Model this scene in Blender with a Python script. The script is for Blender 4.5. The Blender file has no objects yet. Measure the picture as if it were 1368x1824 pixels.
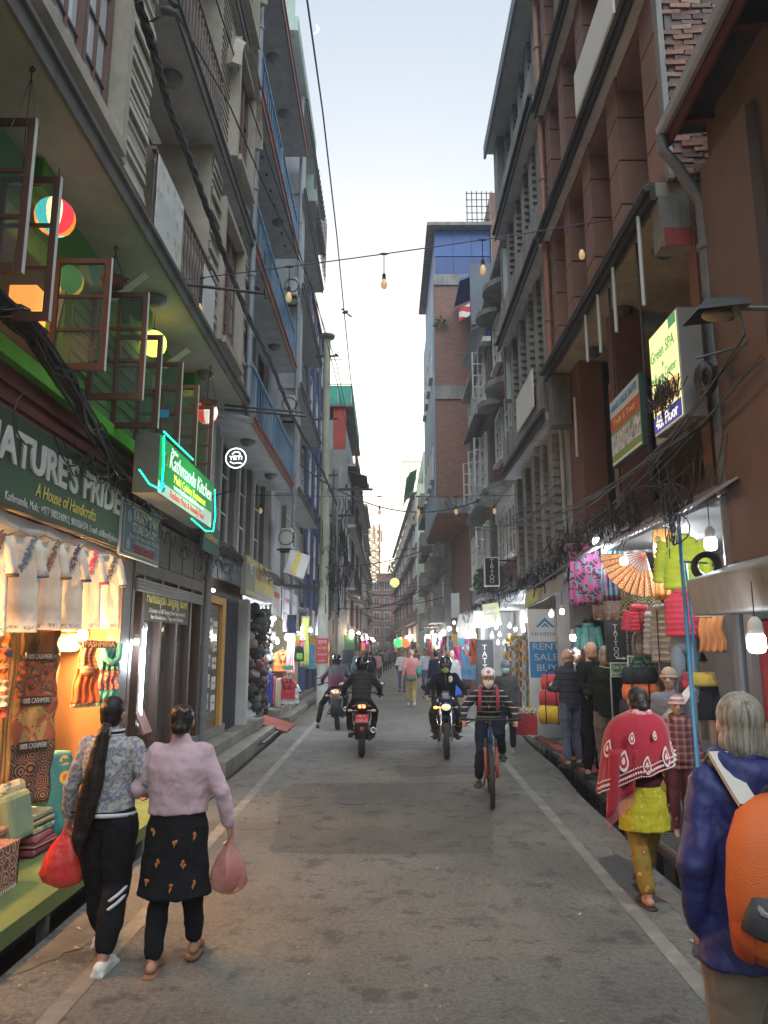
import bpy, bmesh, math, random
from mathutils import Vector, Matrix, Euler
R = math.radians
random.seed(7)
scn = bpy.context.scene
C = scn.collection
CAMH = 1.88; FPX = 1317.0
TH = math.atan(240/FPX); YAW = math.atan(6/FPX/math.cos(TH))
# ---------------------------------------------------------------- camera
cd = bpy.data.cameras.new('camera'); cam = bpy.data.objects.new('camera', cd); C.objects.link(cam)
cd.sensor_fit = 'VERTICAL'; cd.sensor_height = 36.0; cd.sensor_width = 27.0; cd.lens = 36.0*FPX/1824
cd.clip_start = 0.05; cd.clip_end = 3000
cam.location = (0, 0, CAMH); cam.rotation_euler = (R(90)+TH, 0, YAW)
scn.camera = cam
# ---------------------------------------------------------------- sky, sun, exposure
w = bpy.data.worlds.new('World'); scn.world = w; w.use_nodes = True
nt = w.node_tree; nt.nodes.clear()
out = nt.nodes.new('ShaderNodeOutputWorld'); bg = nt.nodes.new('ShaderNodeBackground')
sky = nt.nodes.new('ShaderNodeTexSky'); sky.sky_type = 'NISHITA'; sky.sun_disc = False
SUN_EL, SUN_ROT = R(9), R(0)
sky.sun_elevation = SUN_EL; sky.sun_rotation = SUN_ROT
sky.air_density = 1.0; sky.dust_density = 1.2; sky.ozone_density = 1.2
hsv = nt.nodes.new('ShaderNodeHueSaturation'); hsv.inputs['Saturation'].default_value = 1.1
hsv.inputs['Value'].default_value = 1.3; gm = nt.nodes.new('ShaderNodeGamma'); gm.inputs[1].default_value = 0.45
nt.links.new(sky.outputs[0], gm.inputs[0]); nt.links.new(gm.outputs[0], hsv.inputs['Color']); nt.links.new(hsv.outputs[0], bg.inputs[0])
bg.inputs[1].default_value = 0.15
nt.links.new(bg.outputs[0], out.inputs[0])
sd = bpy.data.lights.new('sun', 'SUN'); sun = bpy.data.objects.new('sun', sd); C.objects.link(sun)
sd.energy = 1.5; sd.angle = R(75); sd.color = (0.90, 0.95, 1.0)
sun.rotation_euler = (R(28), R(0), R(0))     # after sunset the whole sky overhead acts as one broad soft light
scn.view_settings.view_transform = 'Standard'; scn.view_settings.look = 'None'
scn.view_settings.gamma = 1.0; scn.view_settings.use_curve_mapping = False
scn.view_settings.exposure = 1.62
try:
    scn.cycles.max_bounces = 5; scn.cycles.diffuse_bounces = 3; scn.cycles.glossy_bounces = 2
    scn.cycles.transmission_bounces = 4; scn.cycles.transparent_max_bounces = 8
    scn.cycles.caustics_reflective = False; scn.cycles.caustics_refractive = False
    scn.cycles.sample_clamp_indirect = 4.0; scn.cycles.use_light_tree = True
    scn.cycles.use_denoising = True
except Exception: pass

def ray(px, py):
    u = (px-684)/FPX; v = (912-py)/FPX
    y = math.cos(TH)-v*math.sin(TH); z = math.sin(TH)+v*math.cos(TH)
    c, s = math.cos(YAW), math.sin(YAW)
    return (u*c-y*s, u*s+y*c, z)
def P(px, py, x=None, y=None, z=None):
    r = ray(px, py)
    t = x/r[0] if x is not None else y/r[1] if y is not None else (z-CAMH)/r[2]
    return Vector((t*r[0], t*r[1], CAMH+t*r[2]))

# ---------------------------------------------------------------- materials
MATS = {}
def _nt(name):
    m = bpy.data.materials.new(name); m.use_nodes = True
    t = m.node_tree; b = t.nodes['Principled BSDF']; return m, t, b
def rgb(c): return (c[0], c[1], c[2], 1.0)
def sc3(c, k): return tuple(min(1.0, v*k) for v in c)
class N:
    """tiny node helper"""
    def __init__(s, t): s.t = t; s.tc = t.nodes.new('ShaderNodeTexCoord')
    def co(s, kind='Object', scale=(1,1,1), rot=(0,0,0)):
        mp = s.t.nodes.new('ShaderNodeMapping'); s.t.links.new(s.tc.outputs[kind], mp.inputs[0])
        mp.inputs['Scale'].default_value = scale; mp.inputs['Rotation'].default_value = rot; return mp.outputs[0]
    def n(s, typ, co=None, **kw):
        nd = s.t.nodes.new('ShaderNode'+typ)
        if co is not None and 'Vector' in nd.inputs: s.t.links.new(co, nd.inputs['Vector'])
        for k, v in kw.items():
            k2 = k.replace('_', ' ')
            hit = [i for i in nd.inputs if i.name.lower() == k2.lower()]
            if hit: hit[0].default_value = v
            else: setattr(nd, k, v)
        return nd
    def ramp(s, fac, stops, interp='LINEAR'):
        r = s.t.nodes.new('ShaderNodeValToRGB'); s.t.links.new(fac, r.inputs[0]); cr = r.color_ramp; cr.interpolation = interp
        while len(cr.elements) > 1: cr.elements.remove(cr.elements[0])
        cr.elements[0].position = stops[0][0]; cr.elements[0].color = rgb(stops[0][1])
        for p, c in stops[1:]:
            e = cr.elements.new(p); e.color = rgb(c)
        return r.outputs[0]
    def mix(s, fac, a, b, mode='MIX'):
        m = s.t.nodes.new('ShaderNodeMixRGB'); m.blend_type = mode
        for i, v in ((0, fac), (1, a), (2, b)):
            if hasattr(v, 'is_output'): s.t.links.new(v, m.inputs[i])
            elif i == 0: m.inputs[0].default_value = v
            else: m.inputs[i].default_value = rgb(v)
        return m.outputs[0]
    def math(s, op, a, b=0.0):
        m = s.t.nodes.new('ShaderNodeMath'); m.operation = op
        for i, v in ((0, a), (1, b)):
            if hasattr(v, 'is_output'): s.t.links.new(v, m.inputs[i])
            else: m.inputs[i].default_value = v
        return m.outputs[0]
    def bump(s, b, h, strength=.3, dist=.02):
        bp = s.t.nodes.new('ShaderNodeBump'); bp.inputs['Strength'].default_value = strength; bp.inputs['Distance'].default_value = dist
        s.t.links.new(h, bp.inputs['Height']); s.t.links.new(bp.outputs[0], b.inputs['Normal'])
def mat(name, col, rough=.75, var=.22, scale=1.3, bump=.25, bscale=35, metal=0.0, dirt=0.0, dcol=(.05,.045,.04), emit=None, es=0.0, spec=None, streak=False, alpha=None, trans=0.0):
    if name in MATS: return MATS[name]
    m, t, b = _nt(name); h = N(t)
    co = h.co()
    n1 = h.n('TexNoise', co, Scale=scale, Detail=6, Roughness=.6)
    c = h.ramp(n1.outputs[0], [(.28, sc3(col, 1-var)), (.72, sc3(col, 1+var))])
    if dirt > 0:
        cd_ = h.co(scale=(1.5, 1.5, .22 if streak else 1.0))
        n2 = h.n('TexNoise', cd_, Scale=2.2, Detail=8, Roughness=.7)
        f = h.ramp(n2.outputs[0], [(.37, (0,0,0)), (.66, (dirt, dirt, dirt))])
        c = h.mix(f, c, dcol)
    t.links.new(c, b.inputs['Base Color'])
    b.inputs['Roughness'].default_value = rough; b.inputs['Metallic'].default_value = metal
    if spec is not None: b.inputs['Specular IOR Level'].default_value = spec
    if bump > 0:
        n3 = h.n('TexNoise', co, Scale=bscale, Detail=4)
        h.bump(b, n3.outputs[0], bump, .01)
    if emit: b.inputs['Emission Color'].default_value = rgb(emit); b.inputs['Emission Strength'].default_value = es
    if alpha is not None: b.inputs['Alpha'].default_value = alpha
    if trans: b.inputs['Transmission Weight'].default_value = trans
    MATS[name] = m; return m
def flat(name, col, rough=.6, metal=0.0, emit=None, es=0.0):
    return mat(name, col, rough=rough, var=.06, bump=0, metal=metal, emit=emit, es=es, scale=4)
def glow(name, col, s):
    if name in MATS: return MATS[name]
    m, t, b = _nt(name); b.inputs['Base Color'].default_value = rgb(col)
    b.inputs['Emission Color'].default_value = rgb(col); b.inputs['Emission Strength'].default_value = s
    MATS[name] = m; return m
def cloth(name, col, var=.12, rough=.9, fold=.5, fs=7):
    if name in MATS: return MATS[name]
    m, t, b = _nt(name); h = N(t); co = h.co()
    n1 = h.n('TexNoise', co, Scale=6, Detail=3)
    c = h.ramp(n1.outputs[0], [(.3, sc3(col, 1-var)), (.7, sc3(col, 1+var))])
    t.links.new(c, b.inputs['Base Color']); b.inputs['Roughness'].default_value = rough
    try: b.inputs['Sheen Weight'].default_value = .2 if sum(col) > .2 else 0.0
    except Exception: pass
    if sum(col) < .12: b.inputs['Specular IOR Level'].default_value = .12
    n2 = h.n('TexNoise', h.co(scale=(1, 1, .55)), Scale=fs, Detail=3, Distortion=.8)
    h.bump(b, n2.outputs[0], fold, .03)
    MATS[name] = m; return m
def cloth_print(name, kind, cols, scale=8, rough=.9, axis=(1,1,1), rot=(0,0,0)):
    """woven and printed cloth: kinds floral, paisley, stripes, plaid, dots, camo, rosette"""
    if name in MATS: return MATS[name]
    m, t, b = _nt(name); h = N(t); co = h.co(scale=axis, rot=rot)
    if kind in ('floral', 'camo'):
        v = h.n('TexVoronoi', co, Scale=scale, Randomness=1.0)
        n = h.n('TexNoise', co, Scale=scale*1.4, Detail=3, Distortion=1.5)
        stops = [(i/len(cols), c) for i, c in enumerate(cols)]
        if kind == 'camo': c = h.ramp(n.outputs[0], [(.25+.5*i/len(cols), c) for i, c in enumerate(cols)], 'CONSTANT')
        else:
            a = h.ramp(v.outputs['Distance'], [(0, cols[1]), (.18, cols[2 % len(cols)]), (.34, cols[0])], 'CONSTANT')
            g = h.ramp(n.outputs[0], [(.0, (0,0,0)), (.56, (1,1,1))], 'CONSTANT')
            c = h.mix(g, a, cols[-1])
    elif kind == 'rosette':
        v = h.n('TexVoronoi', co, Scale=scale, Randomness=.25)
        s2 = h.math('SINE', h.math('MULTIPLY', v.outputs['Distance'], 38.0))
        c = h.ramp(h.math('ADD', h.math('MULTIPLY', s2, .5), .5), [(0, cols[0]), (.4, cols[1]), (.72, cols[2 % len(cols)])], 'CONSTANT')
    elif kind == 'paisley':
        mg = h.n('TexMagic', co, Scale=scale, Distortion=2.2, turbulence_depth=3)
        v = h.n('TexVoronoi', co, Scale=scale*1.3)
        c = h.ramp(mg.outputs[1], [(0, cols[0]), (.35, cols[1]), (.62, cols[2 % len(cols)]), (.8, cols[-1])], 'CONSTANT')
        c = h.mix(h.ramp(v.outputs['Distance'], [(0, (1,1,1)), (.14, (0,0,0))], 'CONSTANT'), c, cols[-1])
    elif kind == 'stripes':
        sx = h.n('SeparateXYZ'); t.links.new(co, sx.inputs[0])
        f = h.math('FRACT', h.math('MULTIPLY', sx.outputs[2], scale))
        c = h.ramp(f, [(i/len(cols), q) for i, q in enumerate(cols)], 'CONSTANT')
    elif kind == 'plaid':
        sx = h.n('SeparateXYZ'); t.links.new(co, sx.inputs[0])
        f = h.math('FRACT', h.math('MULTIPLY', sx.outputs[2], scale)); g = h.math('FRACT', h.math('MULTIPLY', sx.outputs[0], scale))
        a = h.ramp(f, [(i/len(cols), q) for i, q in enumerate(cols)], 'CONSTANT'); d = h.ramp(g, [(i/len(cols), q) for i, q in enumerate(cols[::-1])], 'CONSTANT')
        c = h.mix(.5, a, d)
    elif kind == 'dots':
        v = h.n('TexVoronoi', co, Scale=scale, Randomness=.35)
        c = h.ramp(v.outputs['Distance'], [(0, cols[1]), (.22, cols[0])], 'CONSTANT')
    elif kind == 'diamond':
        ck = h.n('TexChecker', h.co(scale=axis, rot=rot), Scale=scale); ck.inputs[1].default_value = rgb(cols[0]); ck.inputs[2].default_value = rgb(cols[1])
        v = h.n('TexVoronoi', co, Scale=scale*5); c = h.mix(h.ramp(v.outputs['Distance'], [(0, (1,1,1)), (.2, (0,0,0))], 'CONSTANT'), ck.outputs[0], cols[2])
    t.links.new(c, b.inputs['Base Color']); b.inputs['Roughness'].default_value = rough
    n2 = h.n('TexNoise', h.co(scale=(1, 1, .5)), Scale=7, Detail=3, Distortion=.8); h.bump(b, n2.outputs[0], .5, .03)
    MATS[name] = m; return m
def glass(name='glass', col=(.03,.035,.04), rough=.08, spec=.9):
    if name in MATS: return MATS[name]
    m, t, b = _nt(name); h = N(t); n = h.n('TexNoise', h.co(), Scale=1.5, Detail=4)
    t.links.new(h.ramp(n.outputs[0], [(.3, sc3(col,.7)), (.7, sc3(col,1.5))]), b.inputs['Base Color'])
    b.inputs['Roughness'].default_value = rough; b.inputs['Specular IOR Level'].default_value = spec
    h.bump(b, h.n('TexNoise', h.co(), Scale=3).outputs[0], .05, .02)
    MATS[name] = m; return m
def clear_glass(name='clear_glass', a=.22):
    if name in MATS: return MATS[name]
    m, t, b = _nt(name); b.inputs['Base Color'].default_value = (.12,.14,.14,1); b.inputs['Roughness'].default_value = .05
    b.inputs['Alpha'].default_value = a; b.inputs['Specular IOR Level'].default_value = .8
    MATS[name] = m; return m

# ---------------------------------------------------------------- mesh building
def rotm(rx=0, ry=0, rz=0): return Euler((rx, ry, rz)).to_matrix()
class MB:
    def __init__(s): s.v = []; s.f = []
    def add(s, vs, fs):
        o = len(s.v); s.v += [tuple(v) for v in vs]; s.f += [tuple(i+o for i in f) for f in fs]; return s
    def box(s, x0, x1, y0, y1, z0, z1):
        return s.add([(x0,y0,z0),(x1,y0,z0),(x1,y1,z0),(x0,y1,z0),(x0,y0,z1),(x1,y0,z1),(x1,y1,z1),(x0,y1,z1)],
                     [(0,3,2,1),(4,5,6,7),(0,1,5,4),(1,2,6,5),(2,3,7,6),(3,0,4,7)])
    def obox(s, c, d, m=None):
        c = Vector(c); d = Vector(d)/2; m = m or Matrix.Identity(3)
        vs = [c + m @ Vector((sx*d.x, sy*d.y, sz*d.z)) for sx, sy, sz in ((-1,-1,-1),(1,-1,-1),(1,1,-1),(-1,1,-1),(-1,-1,1),(1,-1,1),(1,1,1),(-1,1,1))]
        return s.add(vs, [(0,3,2,1),(4,5,6,7),(0,1,5,4),(1,2,6,5),(2,3,7,6),(3,0,4,7)])
    def bar(s, a, b, w=.05, h=None):
        a = Vector(a); b = Vector(b); d = b-a; L = d.length
        q = d.to_track_quat('Y', 'Z').to_matrix(); return s.obox((a+b)/2, (w, L, h or w), q)
    def tube(s, pts, r=.02, seg=6, closed=False):
        pts = [Vector(p) for p in pts]; n = len(pts); rs = r if isinstance(r, (list, tuple)) else [r]*n
        vs = []; up = None
        for i, p in enumerate(pts):
            t = (pts[min(i+1, n-1)]-pts[max(i-1, 0)])
            t = t.normalized() if t.length > 1e-9 else Vector((0,0,1))
            if up is None: up = Vector((0,0,1)) if abs(t.z) < .9 else Vector((1,0,0))
            a = t.cross(up)
            if a.length < 1e-4: a = t.cross(Vector((0,1,0)))
            a.normalize(); b = a.cross(t).normalized(); up = b
            for k in range(seg):
                th = 2*math.pi*k/seg; vs.append(p + a*math.cos(th)*rs[i] + b*math.sin(th)*rs[i])
        fs = [(i*seg+k, i*seg+(k+1)%seg, (i+1)*seg+(k+1)%seg, (i+1)*seg+k) for i in range(n-1) for k in range(seg)]
        fs += [tuple(range(seg))[::-1], tuple((n-1)*seg+k for k in range(seg))]
        return s.add(vs, fs)
    def rings(s, rings, seg=16, cap=True):
        """rings: list of (centre, a_vec, b_vec)"""
        vs = []
        for c, a, b in rings:
            for k in range(seg):
                th = 2*math.pi*k/seg; vs.append(Vector(c)+Vector(a)*math.cos(th)+Vector(b)*math.sin(th))
        n = len(rings)
        fs = [(i*seg+k, i*seg+(k+1)%seg, (i+1)*seg+(k+1)%seg, (i+1)*seg+k) for i in range(n-1) for k in range(seg)]
        if cap: fs += [tuple(range(seg))[::-1], tuple((n-1)*seg+k for k in range(seg))]
        return s.add(vs, fs)
    def torso(s, st, seg=20):
        """st: (x,y,z,rx,ry) upward"""
        return s.rings([((x,y,z),(rx,0,0),(0,ry,0)) for x,y,z,rx,ry in st], seg)
    def ell(s, c, r, m=None, seg=16, rows=10):
        m = m or Matrix.Identity(3); c = Vector(c); rg = []
        for i in range(rows+1):
            ph = -math.pi/2 + math.pi*i/rows; cr = max(math.cos(ph), .02)
            rg.append((c+m@Vector((0,0,r[2]*math.sin(ph))), m@Vector((r[0]*cr,0,0)), m@Vector((0,r[1]*cr,0))))
        return s.rings(rg, seg)
    def limb(s, pts, rs, seg=12):
        pts = [Vector(p) for p in pts]
        d0 = (pts[0]-pts[1]).normalized()*rs[0]; d1 = (pts[-1]-pts[-2]).normalized()*rs[-1]
        P_ = [pts[0]+d0*.95, pts[0]+d0*.6] + pts + [pts[-1]+d1*.6, pts[-1]+d1*.95]
        R_ = [rs[0]*.25, rs[0]*.75] + list(rs) + [rs[-1]*.75, rs[-1]*.25]
        return s.tube(P_, R_, seg)
    def prism(s, poly, z0, z1, M=None):
        """poly in xy, extruded z0..z1, optional 4x4 map"""
        n = len(poly); vs = [Vector((x,y,z0)) for x,y in poly]+[Vector((x,y,z1)) for x,y in poly]
        if M: vs = [M@v for v in vs]
        return s.add(vs, [tuple(range(n))[::-1], tuple(range(n, 2*n))]+[(i,(i+1)%n,n+(i+1)%n,n+i) for i in range(n)])
    def lathe(s, prof, c=(0,0,0), seg=16, M=None):
        rg = []; c = Vector(c); M = M or Matrix.Identity(3)
        return s.rings([(c+M@Vector((0,0,z)), M@Vector((max(r,.0005),0,0)), M@Vector((0,max(r,.0005),0))) for r, z in prof], seg)
    def torus(s, c, R_, r, M=None, seg=28, sr=8, a0=0, a1=2*math.pi):
        M = M or Matrix.Identity(3); c = Vector(c); full = abs(a1-a0-2*math.pi) < 1e-6; n = seg if full else seg+1
        vs = []
        for i in range(n):
            t = a0+(a1-a0)*i/seg
            for k in range(sr):
                p = 2*math.pi*k/sr; q = R_+r*math.cos(p); vs.append(c+M@Vector((q*math.cos(t), q*math.sin(t), r*math.sin(p))))
        fs = [(i*sr+k, ((i+1)%n)*sr+k, ((i+1)%n)*sr+(k+1)%sr, i*sr+(k+1)%sr) for i in range(seg) for k in range(sr)]
        return s.add(vs, fs)
    def grid(s, fn, nu, nv, thick=.006):
        """sheet with thickness: fn(u,v)->Vector"""
        top = [[Vector(fn(i/nu, j/nv)) for j in range(nv+1)] for i in range(nu+1)]
        vs = []; 
        for sgn in (1, -1):
            for i in range(nu+1):
                for j in range(nv+1):
                    a = top[min(i+1,nu)][j]-top[max(i-1,0)][j]; b = top[i][min(j+1,nv)]-top[i][max(j-1,0)]
                    n = a.cross(b); n = n.normalized() if n.length > 1e-9 else Vector((0,0,1))
                    vs.append(top[i][j]+n*sgn*thick/2)
        W = nv+1; K = (nu+1)*W; fs = []
        for i in range(nu):
            for j in range(nv):
                q = (i*W+j, (i+1)*W+j, (i+1)*W+j+1, i*W+j+1); fs.append(q); fs.append(tuple(K+x for x in q[::-1]))
        bd = [(i, 0) for i in range(nu)]+[(nu, j) for j in range(nv)]+[(i, nv) for i in range(nu, 0, -1)]+[(0, j) for j in range(nv, 0, -1)]
        for k in range(len(bd)):
            a = bd[k]; b = bd[(k+1) % len(bd)]; ia = a[0]*W+a[1]; ib = b[0]*W+b[1]; fs.append((ib, ia, K+ia, K+ib))
        return s.add(vs, fs)
    def mesh(s, name, origin=None, smooth=False):
        me = bpy.data.meshes.new(name); v = s.v
        if origin is not None: ox, oy, oz = origin; v = [(a-ox, b-oy, c-oz) for a, b, c in v]
        me.from_pydata(v, [], s.f); me.update()
        if smooth: me.polygons.foreach_set('use_smooth', [True]*len(me.polygons))
        return me
    def build(s, name, m, parent=None, world=True, smooth=False, bevel=0):
        """world=True: coordinates are world ones and the parent is an unrotated Empty"""
        o0 = None
        if parent is not None and world: o0 = WL(parent)
        me = s.mesh(name, o0, smooth)
        if m: me.materials.append(m)
        o = bpy.data.objects.new(name, me); C.objects.link(o)
        if parent is not None: o.parent = parent
        if bevel: 
            bv = o.modifiers.new('bevel', 'BEVEL'); bv.width = bevel; bv.segments = 2; bv.limit_method = 'ANGLE'
        return o
def WL(o):
    l = Vector((0,0,0))
    while o is not None: l = l+o.location; o = o.parent
    return l
def tag(o, label=None, cat=None, group=None, kind=None):
    if label: o['label'] = label
    if cat: o['category'] = cat
    if group: o['group'] = group
    if kind: o['kind'] = kind
    return o
def thing(name, label, cat, loc=(0,0,0), rz=0, group=None):
    o = bpy.data.objects.new(name, None); C.objects.link(o); o.location = loc; o.rotation_euler = (0,0,rz)
    o.empty_display_size = .1
    return tag(o, label, cat, group)
def solo(mb, name, m, label, cat, group=None, kind=None, smooth=False, bevel=0, centre=True):
    """a thing that is one mesh; its origin at the base of its own shape"""
    xs = [v[0] for v in mb.v]; ys = [v[1] for v in mb.v]; zs = [v[2] for v in mb.v]
    o0 = ((min(xs)+max(xs))/2, (min(ys)+max(ys))/2, min(zs)) if centre else (0,0,0)
    me = mb.mesh(name, o0, smooth); me.materials.append(m)
    o = bpy.data.objects.new(name, me); C.objects.link(o); o.location = o0
    if bevel:
        bv = o.modifiers.new('bevel', 'BEVEL'); bv.width = bevel; bv.segments = 2; bv.limit_method = 'ANGLE'
    return tag(o, label, cat, group, kind)
def struct(mb, name, m, smooth=False): 
    o = mb.build(name, m, smooth=smooth); o['kind'] = 'structure'; return o
def kids(o): return [c for c in bpy.data.objects if c.parent == o] 
def copy_tree(o, loc=None, rz=None, label=None, group=None, parent=None, ch=None):
    c = o.copy(); C.objects.link(c); c.parent = parent
    if loc is not None: c.location = loc
    if rz is not None: c.rotation_euler = (0,0,rz)
    if label: c['label'] = label
    if group: c['group'] = group
    for k in o.children: copy_tree(k, parent=c)
    return c
def mcopy(src, parent, loc=(0,0,0), rot=(0,0,0), sc=(1,1,1), m=None):
    """another piece that shares the mesh of src"""
    c = src.copy(); C.objects.link(c); c.parent = parent; c.location = loc; c.rotation_euler = rot; c.scale = sc; return c
def text(parent, s, loc, size, m, normal='-y', name='lettering', align='CENTER', ext=.002, off=0.0, width=None, shear=0, rotm4=None, sp=1.0, lsp=1.0):
    """lettering standing on a face; loc in world coordinates"""
    cu = bpy.data.curves.new(name, 'FONT'); cu.body = s; cu.size = size; cu.align_x = align; cu.align_y = 'CENTER'
    cu.extrude = ext; cu.offset = off; cu.shear = shear; cu.resolution_u = 3; cu.space_character = sp; cu.space_line = lsp
    cu.materials.append(m)
    o = bpy.data.objects.new(name, cu); C.objects.link(o); o.parent = parent
    o.location = Vector(loc)-(WL(parent) if parent else Vector((0,0,0)))
    rz = {'-y': 0, '+x': R(90), '-x': R(-90), '+y': R(180)}
    if rotm4 is not None: o.rotation_euler = rotm4
    else: o.rotation_euler = (R(90), 0, rz[normal])
    if width:
        o['fit'] = width
    return o
def lamp(parent, loc, energy, col, r=.03, name='bulb_light'):
    ld = bpy.data.lights.new(name, 'POINT'); ld.energy = energy; ld.color = col; ld.shadow_soft_size = r
    o = bpy.data.objects.new(name, ld); C.objects.link(o); o.location = Vector(loc)-(WL(parent) if parent else Vector((0,0,0)))
    if parent: o.parent = parent
    return o
# ================================================================= palette
def asphalt(name='asphalt', kk=1.0):
    m, t, b = _nt(name); h = N(t); co = h.co()
    big = h.n('TexNoise', co, Scale=.55, Detail=5, Roughness=.6); fine = h.n('TexNoise', co, Scale=55, Detail=3); mid = h.n('TexNoise', co, Scale=3.5, Detail=8, Roughness=.72)
    c = h.ramp(big.outputs[0], [(.3, (.078,.075,.068)), (.7, (.165,.158,.142))])
    ag = h.n('TexNoise', co, Scale=30, Detail=5, Roughness=.8); c = h.mix(1.0, c, h.ramp(ag.outputs[0], [(.36, (.62,.62,.62)), (.64, (1.4,1.38,1.33))]), 'MULTIPLY')
    c = h.mix(h.ramp(mid.outputs[0], [(.54, (0,0,0)), (.60, (.85,.85,.85))]), c, (.05,.048,.045))
    dust = h.n('TexNoise', h.co(scale=(1,.35,1)), Scale=1.6, Detail=7, Roughness=.65)
    c = h.mix(h.ramp(dust.outputs[0], [(.5, (0,0,0)), (.72, (.55,.55,.55))]), c, (.20,.185,.16))
    sp = h.n('TexVoronoi', co, Scale=90); c = h.mix(h.ramp(sp.outputs['Distance'], [(0, (.75,.75,.75)), (.25, (0,0,0))]), c, (.32,.30,.27))
    ck = h.n('TexVoronoi', h.co(scale=(1,.7,1)), Scale=.8, feature='DISTANCE_TO_EDGE'); wv = h.n('TexNoise', co, Scale=1.1)
    cm = h.math('MULTIPLY', h.ramp(ck.outputs['Distance'], [(0, (1,1,1)), (.012, (0,0,0))]), h.ramp(wv.outputs[0], [(.52, (0,0,0)), (.6, (.8,.8,.8))]))
    ws = h.n('TexNoise', co, Scale=2.5, Detail=5); va = t.nodes.new('ShaderNodeVectorMath'); t.links.new(co, va.inputs[0]); t.links.new(ws.outputs[1], va.inputs[1]); cv = h.n('TexVoronoi', va.outputs[0], Scale=1.3, feature='DISTANCE_TO_EDGE')
    mk = h.n('TexNoise', co, Scale=.7, Detail=2); c = h.mix(h.math('MULTIPLY', h.ramp(cv.outputs['Distance'], [(0,(1,1,1)),(.011,(0,0,0))]), h.ramp(mk.outputs[0], [(.5,(0,0,0)),(.6,(.75,.75,.75))])), c, (.025,.024,.022))
    c = h.mix(1.0, c, (.88*kk,.87*kk,.84*kk), 'MULTIPLY')
    t.links.new(c, b.inputs['Base Color']); b.inputs['Roughness'].default_value = .82
    hh = h.math('ADD', h.math('MULTIPLY', fine.outputs[0], 1.0), h.math('MULTIPLY', sp.outputs['Distance'], .8))
    h.bump(b, hh, .55, .012); return m
ASPH = asphalt()
PATCHM = asphalt('asphalt_patch', .70)
PAINT = mat('worn_road_paint', (.20,.185,.155), rough=.8, var=.3, scale=6, bump=.4, bscale=60, dirt=.95, dcol=(.12,.115,.10))
CONC = mat('concrete', (.24,.235,.22), var=.25, dirt=.6, streak=True)
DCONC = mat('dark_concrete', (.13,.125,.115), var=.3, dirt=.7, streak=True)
SOFFIT = mat('soffit_plaster', (.34,.34,.30), var=.12, scale=.8, dirt=.35, dcol=(.20,.19,.16))
SOFFIT2 = mat('grey_soffit', (.44,.45,.46), var=.12, scale=.8, dirt=.45, dcol=(.16,.16,.16))
BEIGE = mat('beige_siding', (.44,.40,.34), var=.18, dirt=.45, dcol=(.16,.14,.11))
BEIGE2 = mat('beige_trim', (.42,.375,.31), var=.15, dirt=.4, dcol=(.15,.13,.1))
GREENW = mat('lime_green_wall', (.075,.24,.035), var=.12, dirt=.25, dcol=(.05,.13,.03), bump=.1)
GREENP = mat('green_siding', (.11,.24,.07), var=.15, dirt=.25, dcol=(.05,.1,.04))
REDW = mat('dark_red_siding', (.13,.035,.028), var=.25, dirt=.5, dcol=(.05,.02,.018))
BROWNF = mat('brown_window_frame', (.085,.035,.025), rough=.45, var=.25, bump=.15)
BROWN2 = mat('weathered_brown_frame', (.16,.095,.075), rough=.6, var=.25)
DWOOD = mat('dark_wood', (.05,.026,.018), rough=.5, var=.35)
GREYW = mat('grey_plaster', (.34,.335,.32), var=.2, dirt=.55, streak=True, dcol=(.12,.12,.115))
GREYB = mat('blue_grey_plaster', (.42,.44,.46), var=.15, dirt=.45, streak=True, dcol=(.15,.16,.17))
PIPE = mat('grey_pipe', (.26,.30,.33), rough=.45, var=.15, dirt=.4)
BLUEM = mat('blue_railing_paint', (.07,.24,.44), rough=.45, var=.2, dirt=.3, dcol=(.1,.12,.15))
IRON = mat('dark_iron', (.035,.033,.033), rough=.55, var=.3, metal=.4)
BALW = mat('baluster_brown', (.15,.115,.10), rough=.7, var=.3)
WHITEB = mat('white_board', (.62,.62,.60), var=.06, dirt=.25, dcol=(.4,.4,.38), bump=.05)
WHITEF = mat('white_window_paint', (.58,.58,.55), var=.12, dirt=.3, dcol=(.3,.3,.28))
GLASS = glass(); GLASSB = glass('pale_glass', (.38,.42,.44), .12); CLEAR = clear_glass()
BRICKR = mat('red_brick', (.24,.095,.062), var=.35, scale=5, bump=.5, dirt=.3)
MORTAR = mat('mortar', (.11,.095,.08), var=.25, dirt=.4)
TERRA = mat('terracotta_paint', (.125,.058,.042), var=.3, dirt=.7, streak=True, dcol=(.12,.05,.035))
TERRB = mat('salmon_pilaster', (.185,.095,.07), var=.3, dirt=.7, streak=True, dcol=(.14,.07,.05))
MAROON = mat('maroon_wall', (.16,.04,.032), var=.25, dirt=.4)
STEEL = mat('galvanised_steel', (.32,.32,.31), rough=.4, metal=.7, var=.2, bump=.05)
BLACKR = mat('black_rubber', (.02,.02,.02), rough=.8, var=.3, bump=.2)
WIREM = mat('black_cable', (.018,.018,.02), rough=.55, var=.3, bump=0)
TILEG = mat('worn_tile', (.21,.20,.17), var=.3, dirt=.6, dcol=(.09,.085,.07))

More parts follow.
